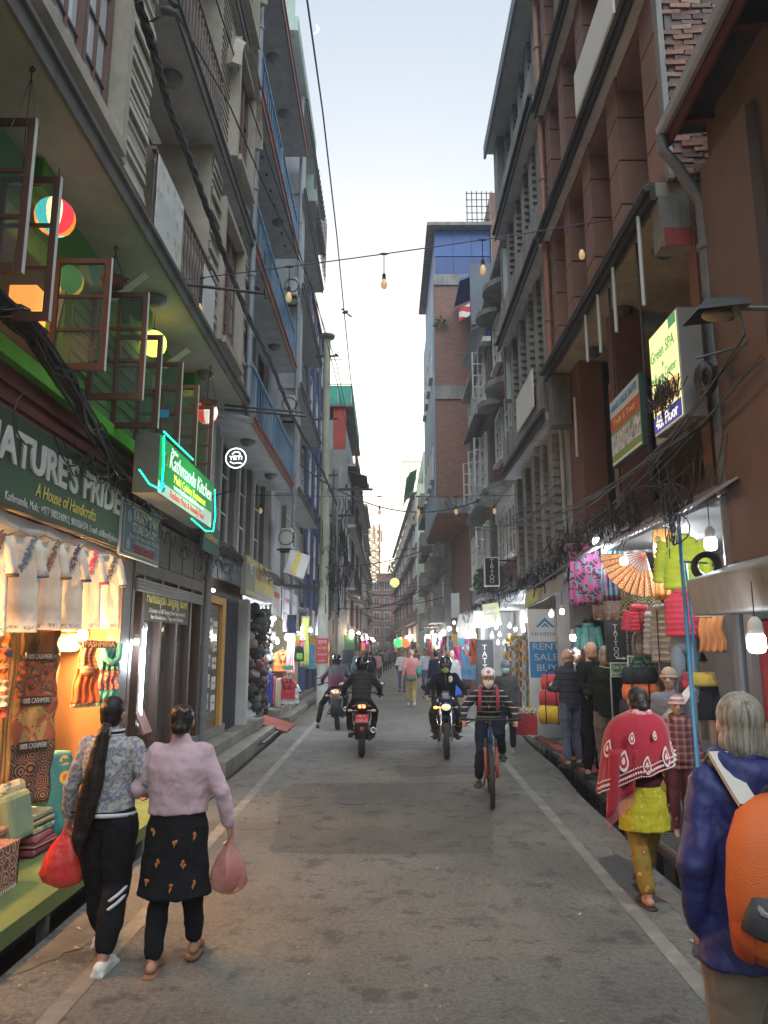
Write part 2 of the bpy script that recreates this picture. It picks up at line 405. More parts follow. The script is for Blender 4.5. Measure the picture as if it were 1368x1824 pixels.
def brickmat(name, c1, c2, mo, sx=4.2, dirt=.4):
    m, t, b = _nt(name); h = N(t)
    sx_ = h.n('SeparateXYZ'); t.links.new(h.tc.outputs['Object'], sx_.inputs[0])
    cx = h.t.nodes.new('ShaderNodeCombineXYZ'); t.links.new(h.math('ADD', sx_.outputs[0], sx_.outputs[1]), cx.inputs[0]); t.links.new(sx_.outputs[2], cx.inputs[1])
    br = h.n('TexBrick'); t.links.new(cx.outputs[0], br.inputs['Vector']); br.inputs['Scale'].default_value = sx
    br.inputs['Color1'].default_value = rgb(c1); br.inputs['Color2'].default_value = rgb(c2); br.inputs['Mortar'].default_value = rgb(mo); br.inputs['Mortar Size'].default_value = .018; br.inputs['Row Height'].default_value = .32; br.inputs['Brick Width'].default_value = 1.0
    n = h.n('TexNoise', h.co(), Scale=1.2, Detail=8, Roughness=.7); f = h.ramp(n.outputs[0], [(.42, (0,0,0)), (.72, (dirt,)*3)])
    t.links.new(h.mix(f, br.outputs[0], (.10,.09,.08)), b.inputs['Base Color']); b.inputs['Roughness'].default_value = .9
    h.bump(b, br.outputs['Fac'], -.6, .015); MATS[name] = m; return m
BRICKT = brickmat('brickwork', (.25,.115,.08), (.18,.085,.065), (.22,.20,.18))
BRICKG = brickmat('grey_brickwork', (.20,.17,.15), (.15,.13,.115), (.11,.105,.10))
BRICKM = brickmat('maroon_brickwork', (.17,.05,.04), (.12,.036,.03), (.14,.10,.09))

# ================================================================= ground
g = MB(); g.add([(-62,-22,-.32),(62,-22,-.32),(62,252,-.32),(-62,252,-.32)], [(0,1,2,3)]); struct(g, 'ground', mat('earth', (.10,.09,.075), var=.3, dirt=.4))
def edgeR(y):  # right edge of the carriageway
    pts = [(-8,2.05),(3,2.12),(6.5,2.25),(10,2.5),(19,3.05),(30,3.3),(60,3.3),(140,2.6)]
    for (a, b), (c, d) in zip(pts, pts[1:]):
        if a <= y <= c: return b+(d-b)*(y-a)/(c-a)
    return 2.6
def edgeL(y): return -2.14-.012*max(y, 0) if y < 24 else (-2.43-.01*(y-24) if y < 35 else -1.9-.003*(y-36))
ys = [-6,-3,0,2,4,6,8,10,12,14,16,18,20,24,28,34,40,50,60,80,100,125]
g = MB(); n = len(ys); nx = 8; V = []
for y in ys:
    a, b = edgeL(y), edgeR(y)
    for i in range(nx+1):
        x = a+(b-a)*i/nx; jag = (random.uniform(-.05,.05) if i in (0,nx) else 0)
        V.append((x+jag, y, 0.0))
F = [(j*(nx+1)+i, j*(nx+1)+i+1, (j+1)*(nx+1)+i+1, (j+1)*(nx+1)+i) for j in range(n-1) for i in range(nx)]
o = len(V); V += [(x,y,-.3) for x,y,z in [V[j*(nx+1)] for j in range(n)]]; F += [(o+j, j*(nx+1), (j+1)*(nx+1), o+j+1) for j in range(n-1)]
o = len(V); V += [(x,y,-.3) for x,y,z in [V[j*(nx+1)+nx] for j in range(n)]]; F += [(j*(nx+1)+nx, o+j, o+j+1, (j+1)*(nx+1)+nx) for j in range(n-1)]
g.add(V, F); struct(g, 'road', ASPH)
def sheet(poly, z, name, m):
    q_ = []
    for a_, b_ in zip(poly, poly[1:]+poly[:1]):
        n_ = max(1, int(math.hypot(b_[0]-a_[0], b_[1]-a_[1])/.12))
        for k in range(n_): q_.append((a_[0]+(b_[0]-a_[0])*k/n_+random.uniform(-.022,.022), a_[1]+(b_[1]-a_[1])*k/n_+random.uniform(-.022,.022)))
    poly = q_; g = MB(); g.add([(x,y,z) for x,y in poly], [tuple(range(len(poly)))]); return struct(g, name, m)
def pl(px, py): v = P(px, py, z=0); return (v.x, v.y)
sheet([pl(500,1410), pl(520,1396), pl(862,1393), pl(880,1440), pl(878,1520), pl(700,1522), pl(482,1520)], .002, 'asphalt_patch', PATCHM)
sheet([pl(498,1318), pl(880,1322), pl(884,1334), pl(700,1337), pl(495,1334)], .002, 'asphalt_patch', PATCHM)
sheet([pl(700,1365), pl(860,1362), pl(868,1378), pl(715,1385)], .002, 'asphalt_patch', PATCHM)
sheet([(2.0+.25*math.cos(a)*random.uniform(.5,1), 6.6+.9*math.sin(a)*random.uniform(.6,1)) for a in [k*.52 for k in range(12)]], .002, 'damp_patch', mat('damp_asphalt', (.035,.035,.033), rough=.45, var=.3))
sheet([(1.45+.14*math.cos(a)*random.uniform(.5,1), 3.1+.28*math.sin(a)*random.uniform(.6,1)) for a in [k*.52 for k in range(12)]], .002, 'damp_patch', MATS['damp_asphalt'])
# edge lines
def strip(pts, wd, z, name, m):
    g = MB(); V = []
    for x, y in pts: V += [(x-wd/2+random.uniform(-.006,.006), y, z), (x+wd/2+random.uniform(-.006,.006), y, z)]
    g.add(V, [(2*i, 2*i+1, 2*i+3, 2*i+2) for i in range(len(pts)-1)]); return struct(g, name, m)
strip([(-1.70-.006*y, y) for y in [1.5+.8*k for k in range(44)]], .115, .004, 'left_edge_line', PAINT)
strip([(1.72+.022*max(0, y-3), y) for y in [1.5+.8*k for k in range(50)]], .115, .004, 'right_edge_line', PAINT)
g = MB(); c = P(630,1428,z=0); g.lathe([(.20,0),(.20,.008),(.17,.009),(.16,.006),(0,.006)], (c.x, c.y, 0), 28)
solo(g, 'manhole_cover', mat('cast_iron', (.05,.048,.045), rough=.6, metal=.3, var=.3, bump=.6, bscale=60), 'small round dark manhole cover in the asphalt', 'manhole cover')
def thing_stub(*a): return thing(*a)

# left verge: drain channel, platform, steps
g = MB(); g.box(-3.1,-2.62,8.7,30,-.3,.02); g.box(-3.1,-2.75,-4,8.7,-.3,-.02); struct(g, 'left_pavement', TILEG)
g = MB(); g.box(2.95,4.6,-4,19,-.3,.05); g.box(3.4,4.6,19,60,-.3,.05); g.box(2.3,2.42,-4,8,-.3,-.1); struct(g, 'right_pavement', TILEG)
# green carpeted platform in front of the textile shop
KD = mat('kerb_dirt',(.13,.11,.08),var=.4,scale=4,bump=.9,bscale=50,dirt=.6)
for s_ in (-1, 1):
    for k in range(14):
        y0 = 2.5+2.2*k; e_ = edgeL(y0)+.02 if s_ < 0 else edgeR(y0)-.02; w_ = random.uniform(.08,.32); L_ = random.uniform(.8,2.0); n_ = 14
        pts = [(e_, y0)]+[(e_-s_*w_*math.sin(math.pi*i/n_)**.5*random.uniform(.5,1), y0+L_*i/n_) for i in range(1,n_)]+[(e_ if s_ < 0 else edgeR(y0+L_)-.02, y0+L_)]
        if s_ > 0: pts = pts[::-1]
        g = MB(); g.add([(x,y,.0045) for x,y in pts[::-1]], [tuple(range(len(pts)))]); struct(g, 'kerb_dirt', KD)
g = MB()
for k in range(170):
    s_ = random.choice((-1,1)); y = 2.2+random.random()**1.5*20; x = (edgeL(y)+.05+abs(random.gauss(0,.18))) if s_ < 0 else (edgeR(y)-.05-abs(random.gauss(0,.2)))
    if random.random() < .3: x = random.uniform(-1.6,1.6)
    r_ = random.uniform(.006,.02); m_ = rotm(random.uniform(-.4,.4),random.uniform(-.4,.4),random.uniform(0,6)); g.add([Vector((x,y,.014))+m_@Vector(v) for v in ((-r_,-r_*.5,0),(r_,-r_*.6,.003),(r_*.8,r_*.6,0),(-r_*.7,r_*.5,.004))], [(0,1,2,3)])
tag(g.build('litter', mat('litter_paper',(.30,.27,.21),var=.6,scale=9)), kind='stuff')
t = thing('shop_platform', 'long low platform covered in green carpet before the kurta shop', 'platform', (-2.7, 5.5, -.02))
g = MB(); g.box(-3.3,-2.32,1.2,8.62,.17,.2); g.build('deck', DWOOD, t)
g = MB(); g.box(-3.32,-2.30,1.18,8.64,.203,.212); g.box(-2.315,-2.30,1.18,8.64,.10,.203)
g.build('carpet', mat('green_carpet', (.14,.20,.055), rough=.97, var=.18, scale=3, bump=.7, bscale=220, dirt=.35, dcol=(.10,.10,.05)), t)
for k in range(8):
    g = MB(); g.box(-2.37,-2.31,1.4+k*1.0,1.46+k*1.0,-.3,.17); g.build('leg', DCONC, t)
# concrete side step blocks of the next shops
def steps(name, label, y0, y1, zs, x1=-2.62, dx=.28, m=TILEG, grp='stone steps up to the left shops'):
    t = thing(name, label, 'steps', (-2.8, (y0+y1)/2, 0), group=grp)
    for i, z in enumerate(zs):
        g = MB(); g.box(-3.3-.01*i, x1-dx*i, y0+.02*i, y1-.02*i, -.3 if i == 0 else zs[i-1]+.001, z); o = g.build('step', m, t, bevel=.012)
    return t
steps('doorstep', 'three tier stone steps below the door with the yellow frame', 11.7, 14.2, [.16,.34,.5], x1=-2.45)
steps('doorstep', 'low stone step in front of the singing bowl shop', 8.9, 11.4, [.1,.24], x1=-2.62)
steps('doorstep', 'stone steps below the hat shop beside the white pillar', 14.4, 17.2, [.14,.32], x1=-2.5)
steps('doorstep', 'long stone steps beside the electricity pole', 19.0, 23.4, [.15,.33], x1=-2.45)
steps('doorstep', 'far stone steps beyond the electricity pole', 24.6, 30, [.15,.3], x1=-2.6)
def grate(label, x0, x1, y0, y1, z, nb, m=IRON, along='y', name='drain_grate', grp=None):
    t = thing(name, label, 'drain grate', ((x0+x1)/2, (y0+y1)/2, z-.05), group=grp)
    g = MB(); g.box(x0,x1,y0,y0+.03,z-.04,z); g.box(x0,x1,y1-.03,y1,z-.04,z); g.box(x0,x0+.03,y0,y1,z-.04,z-.001); g.box(x1-.03,x1,y0,y1,z-.04,z-.001); g.box(x0,x1,(y0+y1)/2-.015,(y0+y1)/2+.015,z-.035,z-.006)
    g.build('frame', m, t)
    g = MB()
    for k in range(nb):
        if along == 'x':
            yy = y0+.03+(y1-y0-.06)*(k+.5)/nb; g.box(x0+.02,x1-.02,yy-.009,yy+.009,z-.03,z+.002)
        else:
            xx = x0+.03+(x1-x0-.06)*(k+.5)/nb; g.box(xx-.009,xx+.009,y0+.02,y1-.02,z-.03,z+.002)
    tag(g.build('bars', m, t), kind='stuff'); return t
RUST = mat('worn_steel_bars', (.16,.155,.14), rough=.5, metal=.5, var=.3)
grate('drain grate over the left gutter just past the green platform', -2.62,-2.2,8.75,10.7,.035,26,RUST,'x')
grate('drain grate at the left kerb before the red ramp', -2.95,-2.4,14.9,16.9,.06,24,RUST,'x')
t = thing('door_ramp', 'sloping ramp covered in red carpet below the hat shop', 'ramp', (-2.6,17.8,0))
g = MB(); g.prism([(0,0),(.75,0),(.75,.02),(0,.22)], 17.0, 18.7, Matrix(((1,0,0,-3.0),(0,0,1,0),(0,1,0,0),(0,0,0,1)))); g.build('board', DWOOD, t)
REDC = mat('red_carpet', (.30,.07,.05), rough=.97, var=.15, bump=.6, bscale=200, dirt=.4, dcol=(.16,.08,.06))
g = MB(); g.prism([(0,.225),(.75,.025),(.76,.03),(0,.235)], 17.0, 18.7, Matrix(((1,0,0,-3.0),(0,0,1,0),(0,1,0,0),(0,0,0,1)))); g.build('carpet', REDC, t)
# right verge: raised walkway of grates and red carpet
for i, (y0, y1, kind) in enumerate([(5.6,7.4,'g'),(7.5,9.0,'g'),(9.1,10.7,'g'),(10.8,12.4,'r'),(12.45,13.1,'g'),(13.15,14.8,'r'),(14.9,16.4,'g')]):
    xa = max(edgeR(y0), edgeR(y1))+.12; z = .16-.006*i
    if kind == 'g': grate(['ribbed steel walkway grate beside the woman in the red shawl','ribbed steel walkway grate just behind the three shoppers','ribbed steel walkway grate under the shoppers feet','','short steel grate between two red carpet pieces','','ribbed steel grate at the foot of the blue and white banner'][i], xa, 3.1, y0, y1, z, 30 if y1-y0 > 1 else 12, RUST, 'x', 'walkway_grate')
    else:
        t = thing('walkway_ramp', ['','','','red carpeted walkway board nearest the shoppers','','red carpeted walkway board before the banner'][i], 'ramp', ((xa+3.1)/2, (y0+y1)/2, 0))
        g = MB(); g.box(xa,3.1,y0,y1,z-.03,z-.003); g.build('board', DWOOD, t); g = MB(); g.box(xa-.01,3.11,y0+.02,y1-.02,z,z+.012); g.box(xa-.012,xa-.001,y0+.02,y1-.02,z-.06,z+.012); g.build('carpet', REDC, t)
t = thing('walkway_support', 'row of short dark posts holding the right walkway above the gutter', 'posts', (2.6,10,-.2))
for k in range(22):
    y = 5.7+k*.5; g = MB(); x = edgeR(y)+.16; g.box(x,x+.05,y,y+.06,-.3,.11); g.build('post', IRON, t)
g = MB(); V = [(edgeR(y)+.14, y) for y in (5.6,8,11,14,16.4)]
for (x0,y0),(x1,y1) in zip(V, V[1:]): g.bar((x0,y0,.09),(x1,y1,.09),.03,.05)
g.build('rail', IRON, t)
# ================================================================= facade kit
def S(side): return 1 if side == 'L' else -1      # direction that faces the street
def xbox(mb, side, x, d0, d1, y0, y1, z0, z1):
    """box on the plane x; d0..d1 measured towards the street"""
    s = S(side); a, b = x+s*d0, x+s*d1
    return mb.box(min(a,b), max(a,b), y0, y1, z0, z1)
def window(parent, side, x, y0, y1, z0, z1, nv=2, nh=3, mf=None, mg=None, fr=.05, mt=.025, d=.07, sill=True, panes=True, ms=None, name='window'):
    mf = mf or BROWNF; mg = mg or GLASS; g = MB()
    xbox(g,side,x,0,d,y0,y0+fr,z0,z1); xbox(g,side,x,0,d,y1-fr,y1,z0,z1); xbox(g,side,x,0,d,y0+fr,y1-fr,z0,z0+fr); xbox(g,side,x,0,d,y0+fr,y1-fr,z1-fr,z1)
    iw = (y1-y0-2*fr); ih = (z1-z0-2*fr)
    for i in range(1, nv): yy = y0+fr+iw*i/nv; xbox(g,side,x,.012,d-.015,yy-mt/2,yy+mt/2,z0+fr,z1-fr)
    for j in range(1, nh): zz = z0+fr+ih*j/nh; xbox(g,side,x,.014,d-.02,y0+fr,y1-fr,zz-mt/2,zz+mt/2)
    o = g.build(name, mf, parent)
    o0 = WL(parent)
    if panes:
        for i in range(nv):
            for j in range(nh):
                q = MB(); a = y0+fr+iw*i/nv+mt/2; b = y0+fr+iw*(i+1)/nv-mt/2; c = z0+fr+ih*j/nh+mt/2; e = z0+fr+ih*(j+1)/nh-mt/2
                xbox(q,side,x,.018,.028,a,b,c,e); p = q.build('pane', mg, parent); p.parent = o
    else:
        q = MB(); xbox(q,side,x,.004,.011,y0+fr,y1-fr,z0+fr,z1-fr); p = q.build('pane', mg, parent); p.parent = o
    if sill:
        q = MB(); xbox(q,side,x,0,d+.07,y0-.05,y1+.05,z0-.07,z0-.003); p = q.build('sill', ms or mf, parent); p.parent = o
    return o
def siding(parent, side, x, y0, y1, z0, z1, pitch, m, th=.03, stuff=False):
    n = int((z1-z0)/pitch); src = None; o0 = WL(parent); big = MB()
    for i in range(n):
        z = z0+i*pitch
        if stuff:
            s = S(side); big.add([(x,y0,z),(x+s*th,y0,z),(x+s*.006,y0,z+pitch-.004),(x,y0,z+pitch-.004),(x,y1,z),(x+s*th,y1,z),(x+s*.006,y1,z+pitch-.004),(x,y1,z+pitch-.004)], [(0,1,2,3),(7,6,5,4),(0,4,5,1),(1,5,6,2),(2,6,7,3),(3,7,4,0)]); continue
        if src is None:
            g = MB(); s = S(side)
            g.add([(x,y0,z),(x+s*th,y0,z),(x+s*.006,y0,z+pitch-.004),(x,y0,z+pitch-.004),(x,y1,z),(x+s*th,y1,z),(x+s*.006,y1,z+pitch-.004),(x,y1,z+pitch-.004)], [(0,1,2,3),(7,6,5,4),(0,4,5,1),(1,5,6,2),(2,6,7,3),(3,7,4,0)])
            src = g.build('plank', m, parent)
        else: mcopy(src, parent, (random.uniform(-.002,.002), 0, i*pitch), (0, random.uniform(-.004,.004), 0))
    if stuff: tag(big.build('siding', m, parent), kind='stuff')
def slab(parent, side, x, xe, y0, y1, z, th=.14, m=None, lip=.08, ms=None):
    """floor slab from the wall plane x to its edge xe; z is its underside"""
    g = MB(); g.box(min(x,xe), max(x,xe), y0, y1, z, z+th); g.build('slab', m or SOFFIT, parent)
    g = MB(); s = S(side); a, b = xe-s*.001, xe+s*.03; g.box(min(a,b), max(a,b), y0-.02, y1+.02, z-.03, z+th-.02)
    g.box(min(xe, xe+s*.06), max(xe, xe+s*.06), y0-.03, y1+.03, z+th-.018, z+th+.03); g.build('slab_edge', ms or DCONC, parent)
def balusters(parent, x, y0, y1, z0, z1, n, m, turned=True, r=.022, top=.035, name='railing', ends=False):
    g = MB(); g.box(x-.025, x+.025, y0, y1, z1-top, z1); g.box(x-.02, x+.02, y0, y1, z0, z0+.025); o = g.build(name, m, parent)
    src = None
    for i in range(n):
        y = y0+(y1-y0)*(i+.5)/n; H_ = z1-top-z0-.025
        if src is None:
            q = MB()
            if turned: q.lathe([(r*.7,0),(r*.7,.06),(r*1.5,.1),(r*.6,.2),(r*1.2,H_*.5),(r*.6,H_-.2),(r*1.4,H_-.1),(r*.7,H_-.05),(r*.7,H_)], (0,0,0), 7)
            else: q.box(-r/2, r/2, -r/2, r/2, 0, H_)
            me = q.mesh('baluster'); me.materials.append(m); src = bpy.data.objects.new('baluster', me); C.objects.link(src); src.parent = o
        else: src = src.copy(); C.objects.link(src)
        src.location = Vector((x, y, z0+.025))-WL(parent)
    return o
def dome(parent, c, r=.16, m=None):
    g = MB(); g.lathe([(r,0),(r,-.03),(r*.85,-.07),(r*.5,-.11),(.01,-.125)], c, 18); g.build('ceiling_lamp', m or mat('unlit_dome', (.17,.17,.16), rough=.4), parent)
def downpipe(name, label, x, y, z0, z1, r=.05, m=None, joints=6, grp=None):
    t = thing(name, label, 'drainpipe', (x, y, z0), group=grp)
    g = MB(); g.tube([(x,y,z0),(x,y,z1)], r, 12); g.build('pipe', m or PIPE, t, smooth=False)
    for k in range(joints):
        z = z0+(z1-z0)*(k+.6)/joints; g = MB(); g.lathe([(r*1.02,0),(r*1.3,.005),(r*1.3,.07),(r*1.02,.075)], (x,y,z), 12); g.build('collar', m or PIPE, t)
    return t

# ================================================================= LEFT BUILDING A (green restaurant floor, beige siding)
XA = -3.06; XB = -2.46
A = thing('corner_building', 'tall beige sided building with lime green restaurant floor, left foreground', 'building', (-4.5, 5.5, -.3))
g = MB()
g.box(-9,XA-1.25,-2.5,12.45,-.3,3.65)
g.box(-9,XA,-2.5,12.45,3.55,3.66)                                   # first floor slab
g.box(-9,XA-2.2,-2.5,12.45,3.66,16.5)
g.box(XA-1.25,XA,12.15,12.45,-.3,3.55); g.box(XA-1.25,XA,8.62,8.9,-.3,3.55); g.box(XA-1.25,XA,-2.5,-2.2,-.3,3.55)
g.build('wall', mat('interior_shell', (.16,.11,.08), var=.2), A)
# band between shop signs and the green floor
g = MB(); g.box(XA-.18,XA,-2.5,12.45,3.66,4.12); g.build('wall_band', REDW, A)
siding(A,'L',XA,-2.5,8.6,3.66,4.1,.145,REDW,.035)
siding(A,'L',XA,8.72,12.4,3.66,4.1,.145,REDW,.035)
g = MB(); g.box(XA-.12,XA+.09,-2.5,8.66,4.12,4.26); g.build('green_sill', mat('bright_green_sill', (.16,.50,.05), var=.1, dirt=.2), A)
g = MB(); g.box(XA-.02,XA+.06,8.6,8.72,3.66,4.12); g.build('trim_post', REDW, A)
# green wall: piers between open windows, lintel
g = MB(); g.box(XA-.2,XA,-2.5,12.45,5.42,5.95)
for y0, y1 in ((-2.5,1.0),(2.0,2.35),(3.4,3.75),(4.75,4.95),(6.55,6.7),(8.9,9.15),(11.9,12.45)): g.box(XA-.2,XA,y0,y1,4.26,5.42)
g.build('green_wall', GREENW, A)
siding(A,'L',XA+.002,6.7,8.9,4.27,5.4,.14,GREENP,.03)
siding(A,'L',XA+.002,11.92,12.4,4.27,5.4,.14,GREENP,.03)
g = MB(); g.box(XA-2.2,XA-2.1,-2.4,12.4,3.7,5.9); g.build('dining_room_wall', mat('dining_wall', (.20,.13,.06), var=.2), A)
for y in (3.0, 5.6, 8.2, 10.6):     # green stepped brackets under the soffit
    g = MB(); g.box(XA-.01,XA+.16,y,y+.35,5.68,5.94); g.box(XA-.01,XA+.08,y-.2,y+.55,5.55,5.68); g.build('bracket', GREENW, A)
# small roof strut seen white
g = MB(); g.bar((XA+.02,7.6,5.65),(XA+.45,7.4,5.85),.1,.02); g.bar((XA+.02,9.5,5.6),(XA+.4,9.35,5.8),.1,.02); g.build('soffit_strut', WHITEF, A)
slab(A,'L',XA-.2,XB+.02,-2.5,12.3,5.95)
for y in (3.2,8.15,10.6): dome(A,(XA+.32,y,5.95),.13)
# --- second floor: siding wall near the slab edge
Z2 = 6.12
g = MB(); xw = XB-.07
g.box(-5.3,xw,-2.5,3.6,Z2,9.05); g.box(-5.3,xw,6.25,6.95,Z2,9.05); g.box(-5.3,xw,3.6,6.25,Z2,6.3); g.box(-5.3,xw-.16,3.6,6.25,6.3,9.05); g.box(-5.3,xw-1.0,6.95,9.6,Z2,9.05); g.box(-5.3,xw,9.6,10.15,Z2,9.05); g.box(-5.3,xw-.1,10.15,11.75,Z2,9.05); g.box(-5.3,xw,11.75,12.3,Z2,9.05)
g.build('wall', BEIGE2, A)
siding(A,'L',xw,-2.4,3.5,Z2,9.0,.135,BEIGE,.028,stuff=True)
siding(A,'L',xw,6.28,6.93,Z2,9.0,.115,BEIGE,.028)
siding(A,'L',xw-1.0,7.0,9.55,Z2,9.0,.16,mat('teal_grey_siding', (.20,.26,.24), var=.15, dirt=.3),.025,stuff=True)
siding(A,'L',xw,9.62,10.12,Z2,9.0,.12,BEIGE,.028)
siding(A,'L',xw,11.78,12.28,Z2,9.0,.12,BEIGE,.028)
def surround(parent, side, x, y0, y1, z0, z1, wd, d, m):
    g = MB(); xbox(g,side,x,0,d,y0-wd,y0,z0-wd,z1+wd); xbox(g,side,x,0,d,y1,y1+wd,z0-wd,z1+wd); xbox(g,side,x,0,d-.004,y0,y1,z1,z1+wd); xbox(g,side,x,0,d+.05,y0,y1,z0-wd,z0)
    g.build('window_surround', m, parent)
surround(A,'L',xw-.15,3.75,6.12,6.45,8.5,.12,.22,BEIGE2)
for k in range(4):
    y0 = 3.78+k*.585; window(A,'L',xw-.155,y0,y0+.56,6.47,8.48,2,4,BROWN2,GLASSB if k != 2 else GLASSB,fr=.05,mt=.022,d=.075,sill=False)
surround(A,'L',xw-.1,10.25,11.65,6.4,8.5,.1,.2,BEIGE2)
for k in range(3):
    y0 = 10.27+k*.46; window(A,'L',xw-.1,y0,y0+.44,6.42,8.48,2,4,BROWN2,GLASSB if k != 1 else GLASS,fr=.04,mt=.02,d=.06,sill=False)
balusters(A, XB-.01, 7.0, 9.58, Z2+.02, 7.1, 19, BALW, r=.017)
slab(A,'L',XA-.2,XB+.02,-2.5,12.3,9.05,m=SOFFIT2)
for y in (5.3,8.3,): dome(A,(XA+.3,y,9.05),.15)
# --- third floor and fourth floor
for lv, Z in enumerate((9.22, 12.3)):
    g = MB(); g.box(-5.3,xw-.95,-2.5,9.8,Z,Z+2.95); g.box(-5.3,xw,9.8,12.3,Z,Z+2.95) ; g.box(-5.3,xw,5.0,7.0,Z,Z+2.95); g.build('wall', BEIGE2 if lv == 0 else GREYW, A)
    siding(A,'L',xw,5.02,6.98,Z,Z+2.9,.125,BEIGE,.028,stuff=True)
    siding(A,'L',xw,9.82,10.4,Z,Z+2.9,.125,BEIGE,.028,stuff=True); siding(A,'L',xw,11.8,12.28,Z,Z+2.9,.125,BEIGE,.028,stuff=True)
    surround(A,'L',xw-.02,10.5,11.7,Z+.35,Z+2.3,.1,.2,BEIGE2)
    for k in range(3): window(A,'L',xw,10.52+k*.39,10.89+k*.39,Z+.36,Z+2.28,1,3,BROWN2,GLASS,fr=.04,mt=.02,d=.06,sill=False,panes=False)
    # arched hood over the window bay
    g = MB(); ring = [( 9.7+.0, Z+2.2)]; 
    g.rings([((xw+.12, 11.1+1.0*math.cos(a), Z+1.6+.95*math.sin(a)), (.14,0,0), (0,.07*math.cos(a),.07*math.sin(a))) for a in [math.pi*k/12 for k in range(13)]], 4)
    g.build('arched_hood', BEIGE2, A)
    balusters(A, XB-.01, 7.1, 9.75, Z+.02, Z+1.02, 19 if lv == 0 else 14, BALW, r=.017)
    slab(A,'L',XA-.2,XB+.02,-2.5,12.3,Z+2.92,m=SOFFIT2)
g = MB(); g.box(-5.3,XB+.1,-2.5,12.3,15.4,16.2); g.build('parapet', GREYW, A)
downpipe('drainpipe', 'grey blue drainpipe between the beige building and the blue railings', XB+.02, 12.36, 5.7, 16, .055)
t = thing('bent_pipe', 'dark elbow pipe sticking out below the restaurant slab', 'pipe', (XB,12.2,5.6))
g = MB(); g.tube([(XB+.1,12.22,5.95),(XB+.1,12.22,5.72),(XB+.06,12.0,5.66),(XB-.35,11.6,5.66),(XB-.42,11.5,5.6),(XB-.42,11.5,3.4)], .06, 10); g.build('pipe', PIPE, t)
# open casement sashes
def sash(label, y, xh, xo, z0, z1, nv=2, nh=3, extra=None, mg=None):
    t = thing('casement_window', label, 'window', (xh, y, z0), group='open brown casement windows of the green restaurant')
    wd = xo-xh; fr = .055; th = .035; g = MB()
    g.box(xh,xh+fr,y-th/2,y+th/2,z0,z1); g.box(xo-fr,xo,y-th/2,y+th/2,z0,z1); g.box(xh+fr,xo-fr,y-th/2+.001,y+th/2-.001,z0,z0+fr*1.3); g.box(xh+fr,xo-fr,y-th/2+.001,y+th/2-.001,z1-fr,z1); g.build('frame', BROWNF, t, bevel=.004)
    ih = z1-z0-fr*2.3; iw = wd-2*fr
    g = MB()
    for j in range(1,nh): zz = z0+fr*1.3+ih*j/nh; g.box(xh+fr,xo-fr,y-.012,y+.012,zz-.014,zz+.014)
    for i in range(1,nv): xx = xh+fr+iw*i/nv; g.box(xx-.013,xx+.013,y-.014,y+.014,z0+fr*1.3,z1-fr)
    g.build('muntins', BROWNF, t)
    g = MB(); g.box(xo,xo+.004,y-th/2,y+th/2,z0,z1); g.build('edge_strip', WHITEF, t)
    for j in range(nh):
        for i in range(nv):
            q = MB(); q.box(xh+fr+iw*i/nv+.014,xh+fr+iw*(i+1)/nv-.014,y-.003,y+.003,z0+fr*1.3+ih*j/nh+.015,z0+fr*1.3+ih*(j+1)/nh-.015); q.build('pane', CLEAR, t)
    return t
for lab, y, xh, xo, z0, z1, nv, nh in [
    ('open brown casement sash nearest the left edge, largest in view', 4.72,-3.02,-2.52,4.42,5.62,1,3),
    ('open brown casement sash seen edge on before the round coloured lantern', 5.22,-3.02,-2.55,4.3,5.5,1,3),
    ('open casement sash with curtain behind it, next to hanging pot', 6.2,-3.02,-2.5,4.28,5.36,1,3),
    ('open casement sash in front of the green siding, two panes wide', 7.1,-3.04,-2.46,4.32,5.48,2,3),
    ('narrow casement sash in front of the yellow glowing lantern', 7.75,-3.02,-2.5,4.22,5.3,1,3),
    ('open casement sash with a small blue sticker', 8.5,-3.02,-2.48,4.25,5.28,2,3),
    ('open casement sash with coloured lamps behind it', 9.35,-3.02,-2.5,4.2,5.3,2,3),
    ('tall casement sash above the round glowing sign', 10.2,-3.02,-2.5,4.1,5.3,2,4)]: sash(lab,y,xh,xo,z0,z1,nv,nh)
g = MB(); g.obox((-2.68,8.47,4.62),(.14,.004,.1)); solo(g,'sticker',flat('blue_sticker',(.03,.25,.45)),'small blue sticker on a casement pane','sticker')
# curtain behind a sash
g = MB(); g.grid(lambda u,v: Vector((-3.2+.16*u*(.4+.6*abs(v-.35)*1.6), 6.55+.02*math.sin(u*25), 4.35+v*1.05)), 24, 12)
solo(g,'curtain',cloth('pale_curtain',(.55,.5,.42)),'pale gathered curtain tied behind an open restaurant window','curtain',smooth=True)
# lanterns
def lantern(label, c, r, cols, es, seg=16):
    t = thing('lantern', label, 'lantern', (c[0],c[1],c[2]-r))
    rows = 10; per = seg//len(cols) if len(cols) <= seg else 1
    for i, col in enumerate(cols):
        g = MB(); a0 = 2*math.pi*i/len(cols)
        nn = 5; vs = []
        for a in range(nn+1):
            for b in range(rows+1):
                th = a0+2*math.pi/len(cols)*a/nn; ph = -math.pi/2+math.pi*b/rows
                vs.append((c[0]+r*math.cos(ph)*math.cos(th), c[1]+r*math.cos(ph)*math.sin(th), c[2]+r*math.sin(ph)))
        g.add(vs, [(a*(rows+1)+b, (a+1)*(rows+1)+b, (a+1)*(rows+1)+b+1, a*(rows+1)+b+1) for a in range(nn) for b in range(rows)])
        g.build('panel', lantern_mat(col, es), t, smooth=True)
    g = MB(); g.tube([(c[0],c[1],c[2]+r-.01),(c[0],c[1],5.96)],.004,5); g.build('cord', WIREM, t)
    g = MB(); g.lathe([(.03,0),(.035,.03),(.01,.05)],(c[0],c[1],c[2]+r-.01),10); g.build('cap', IRON, t)
    return t
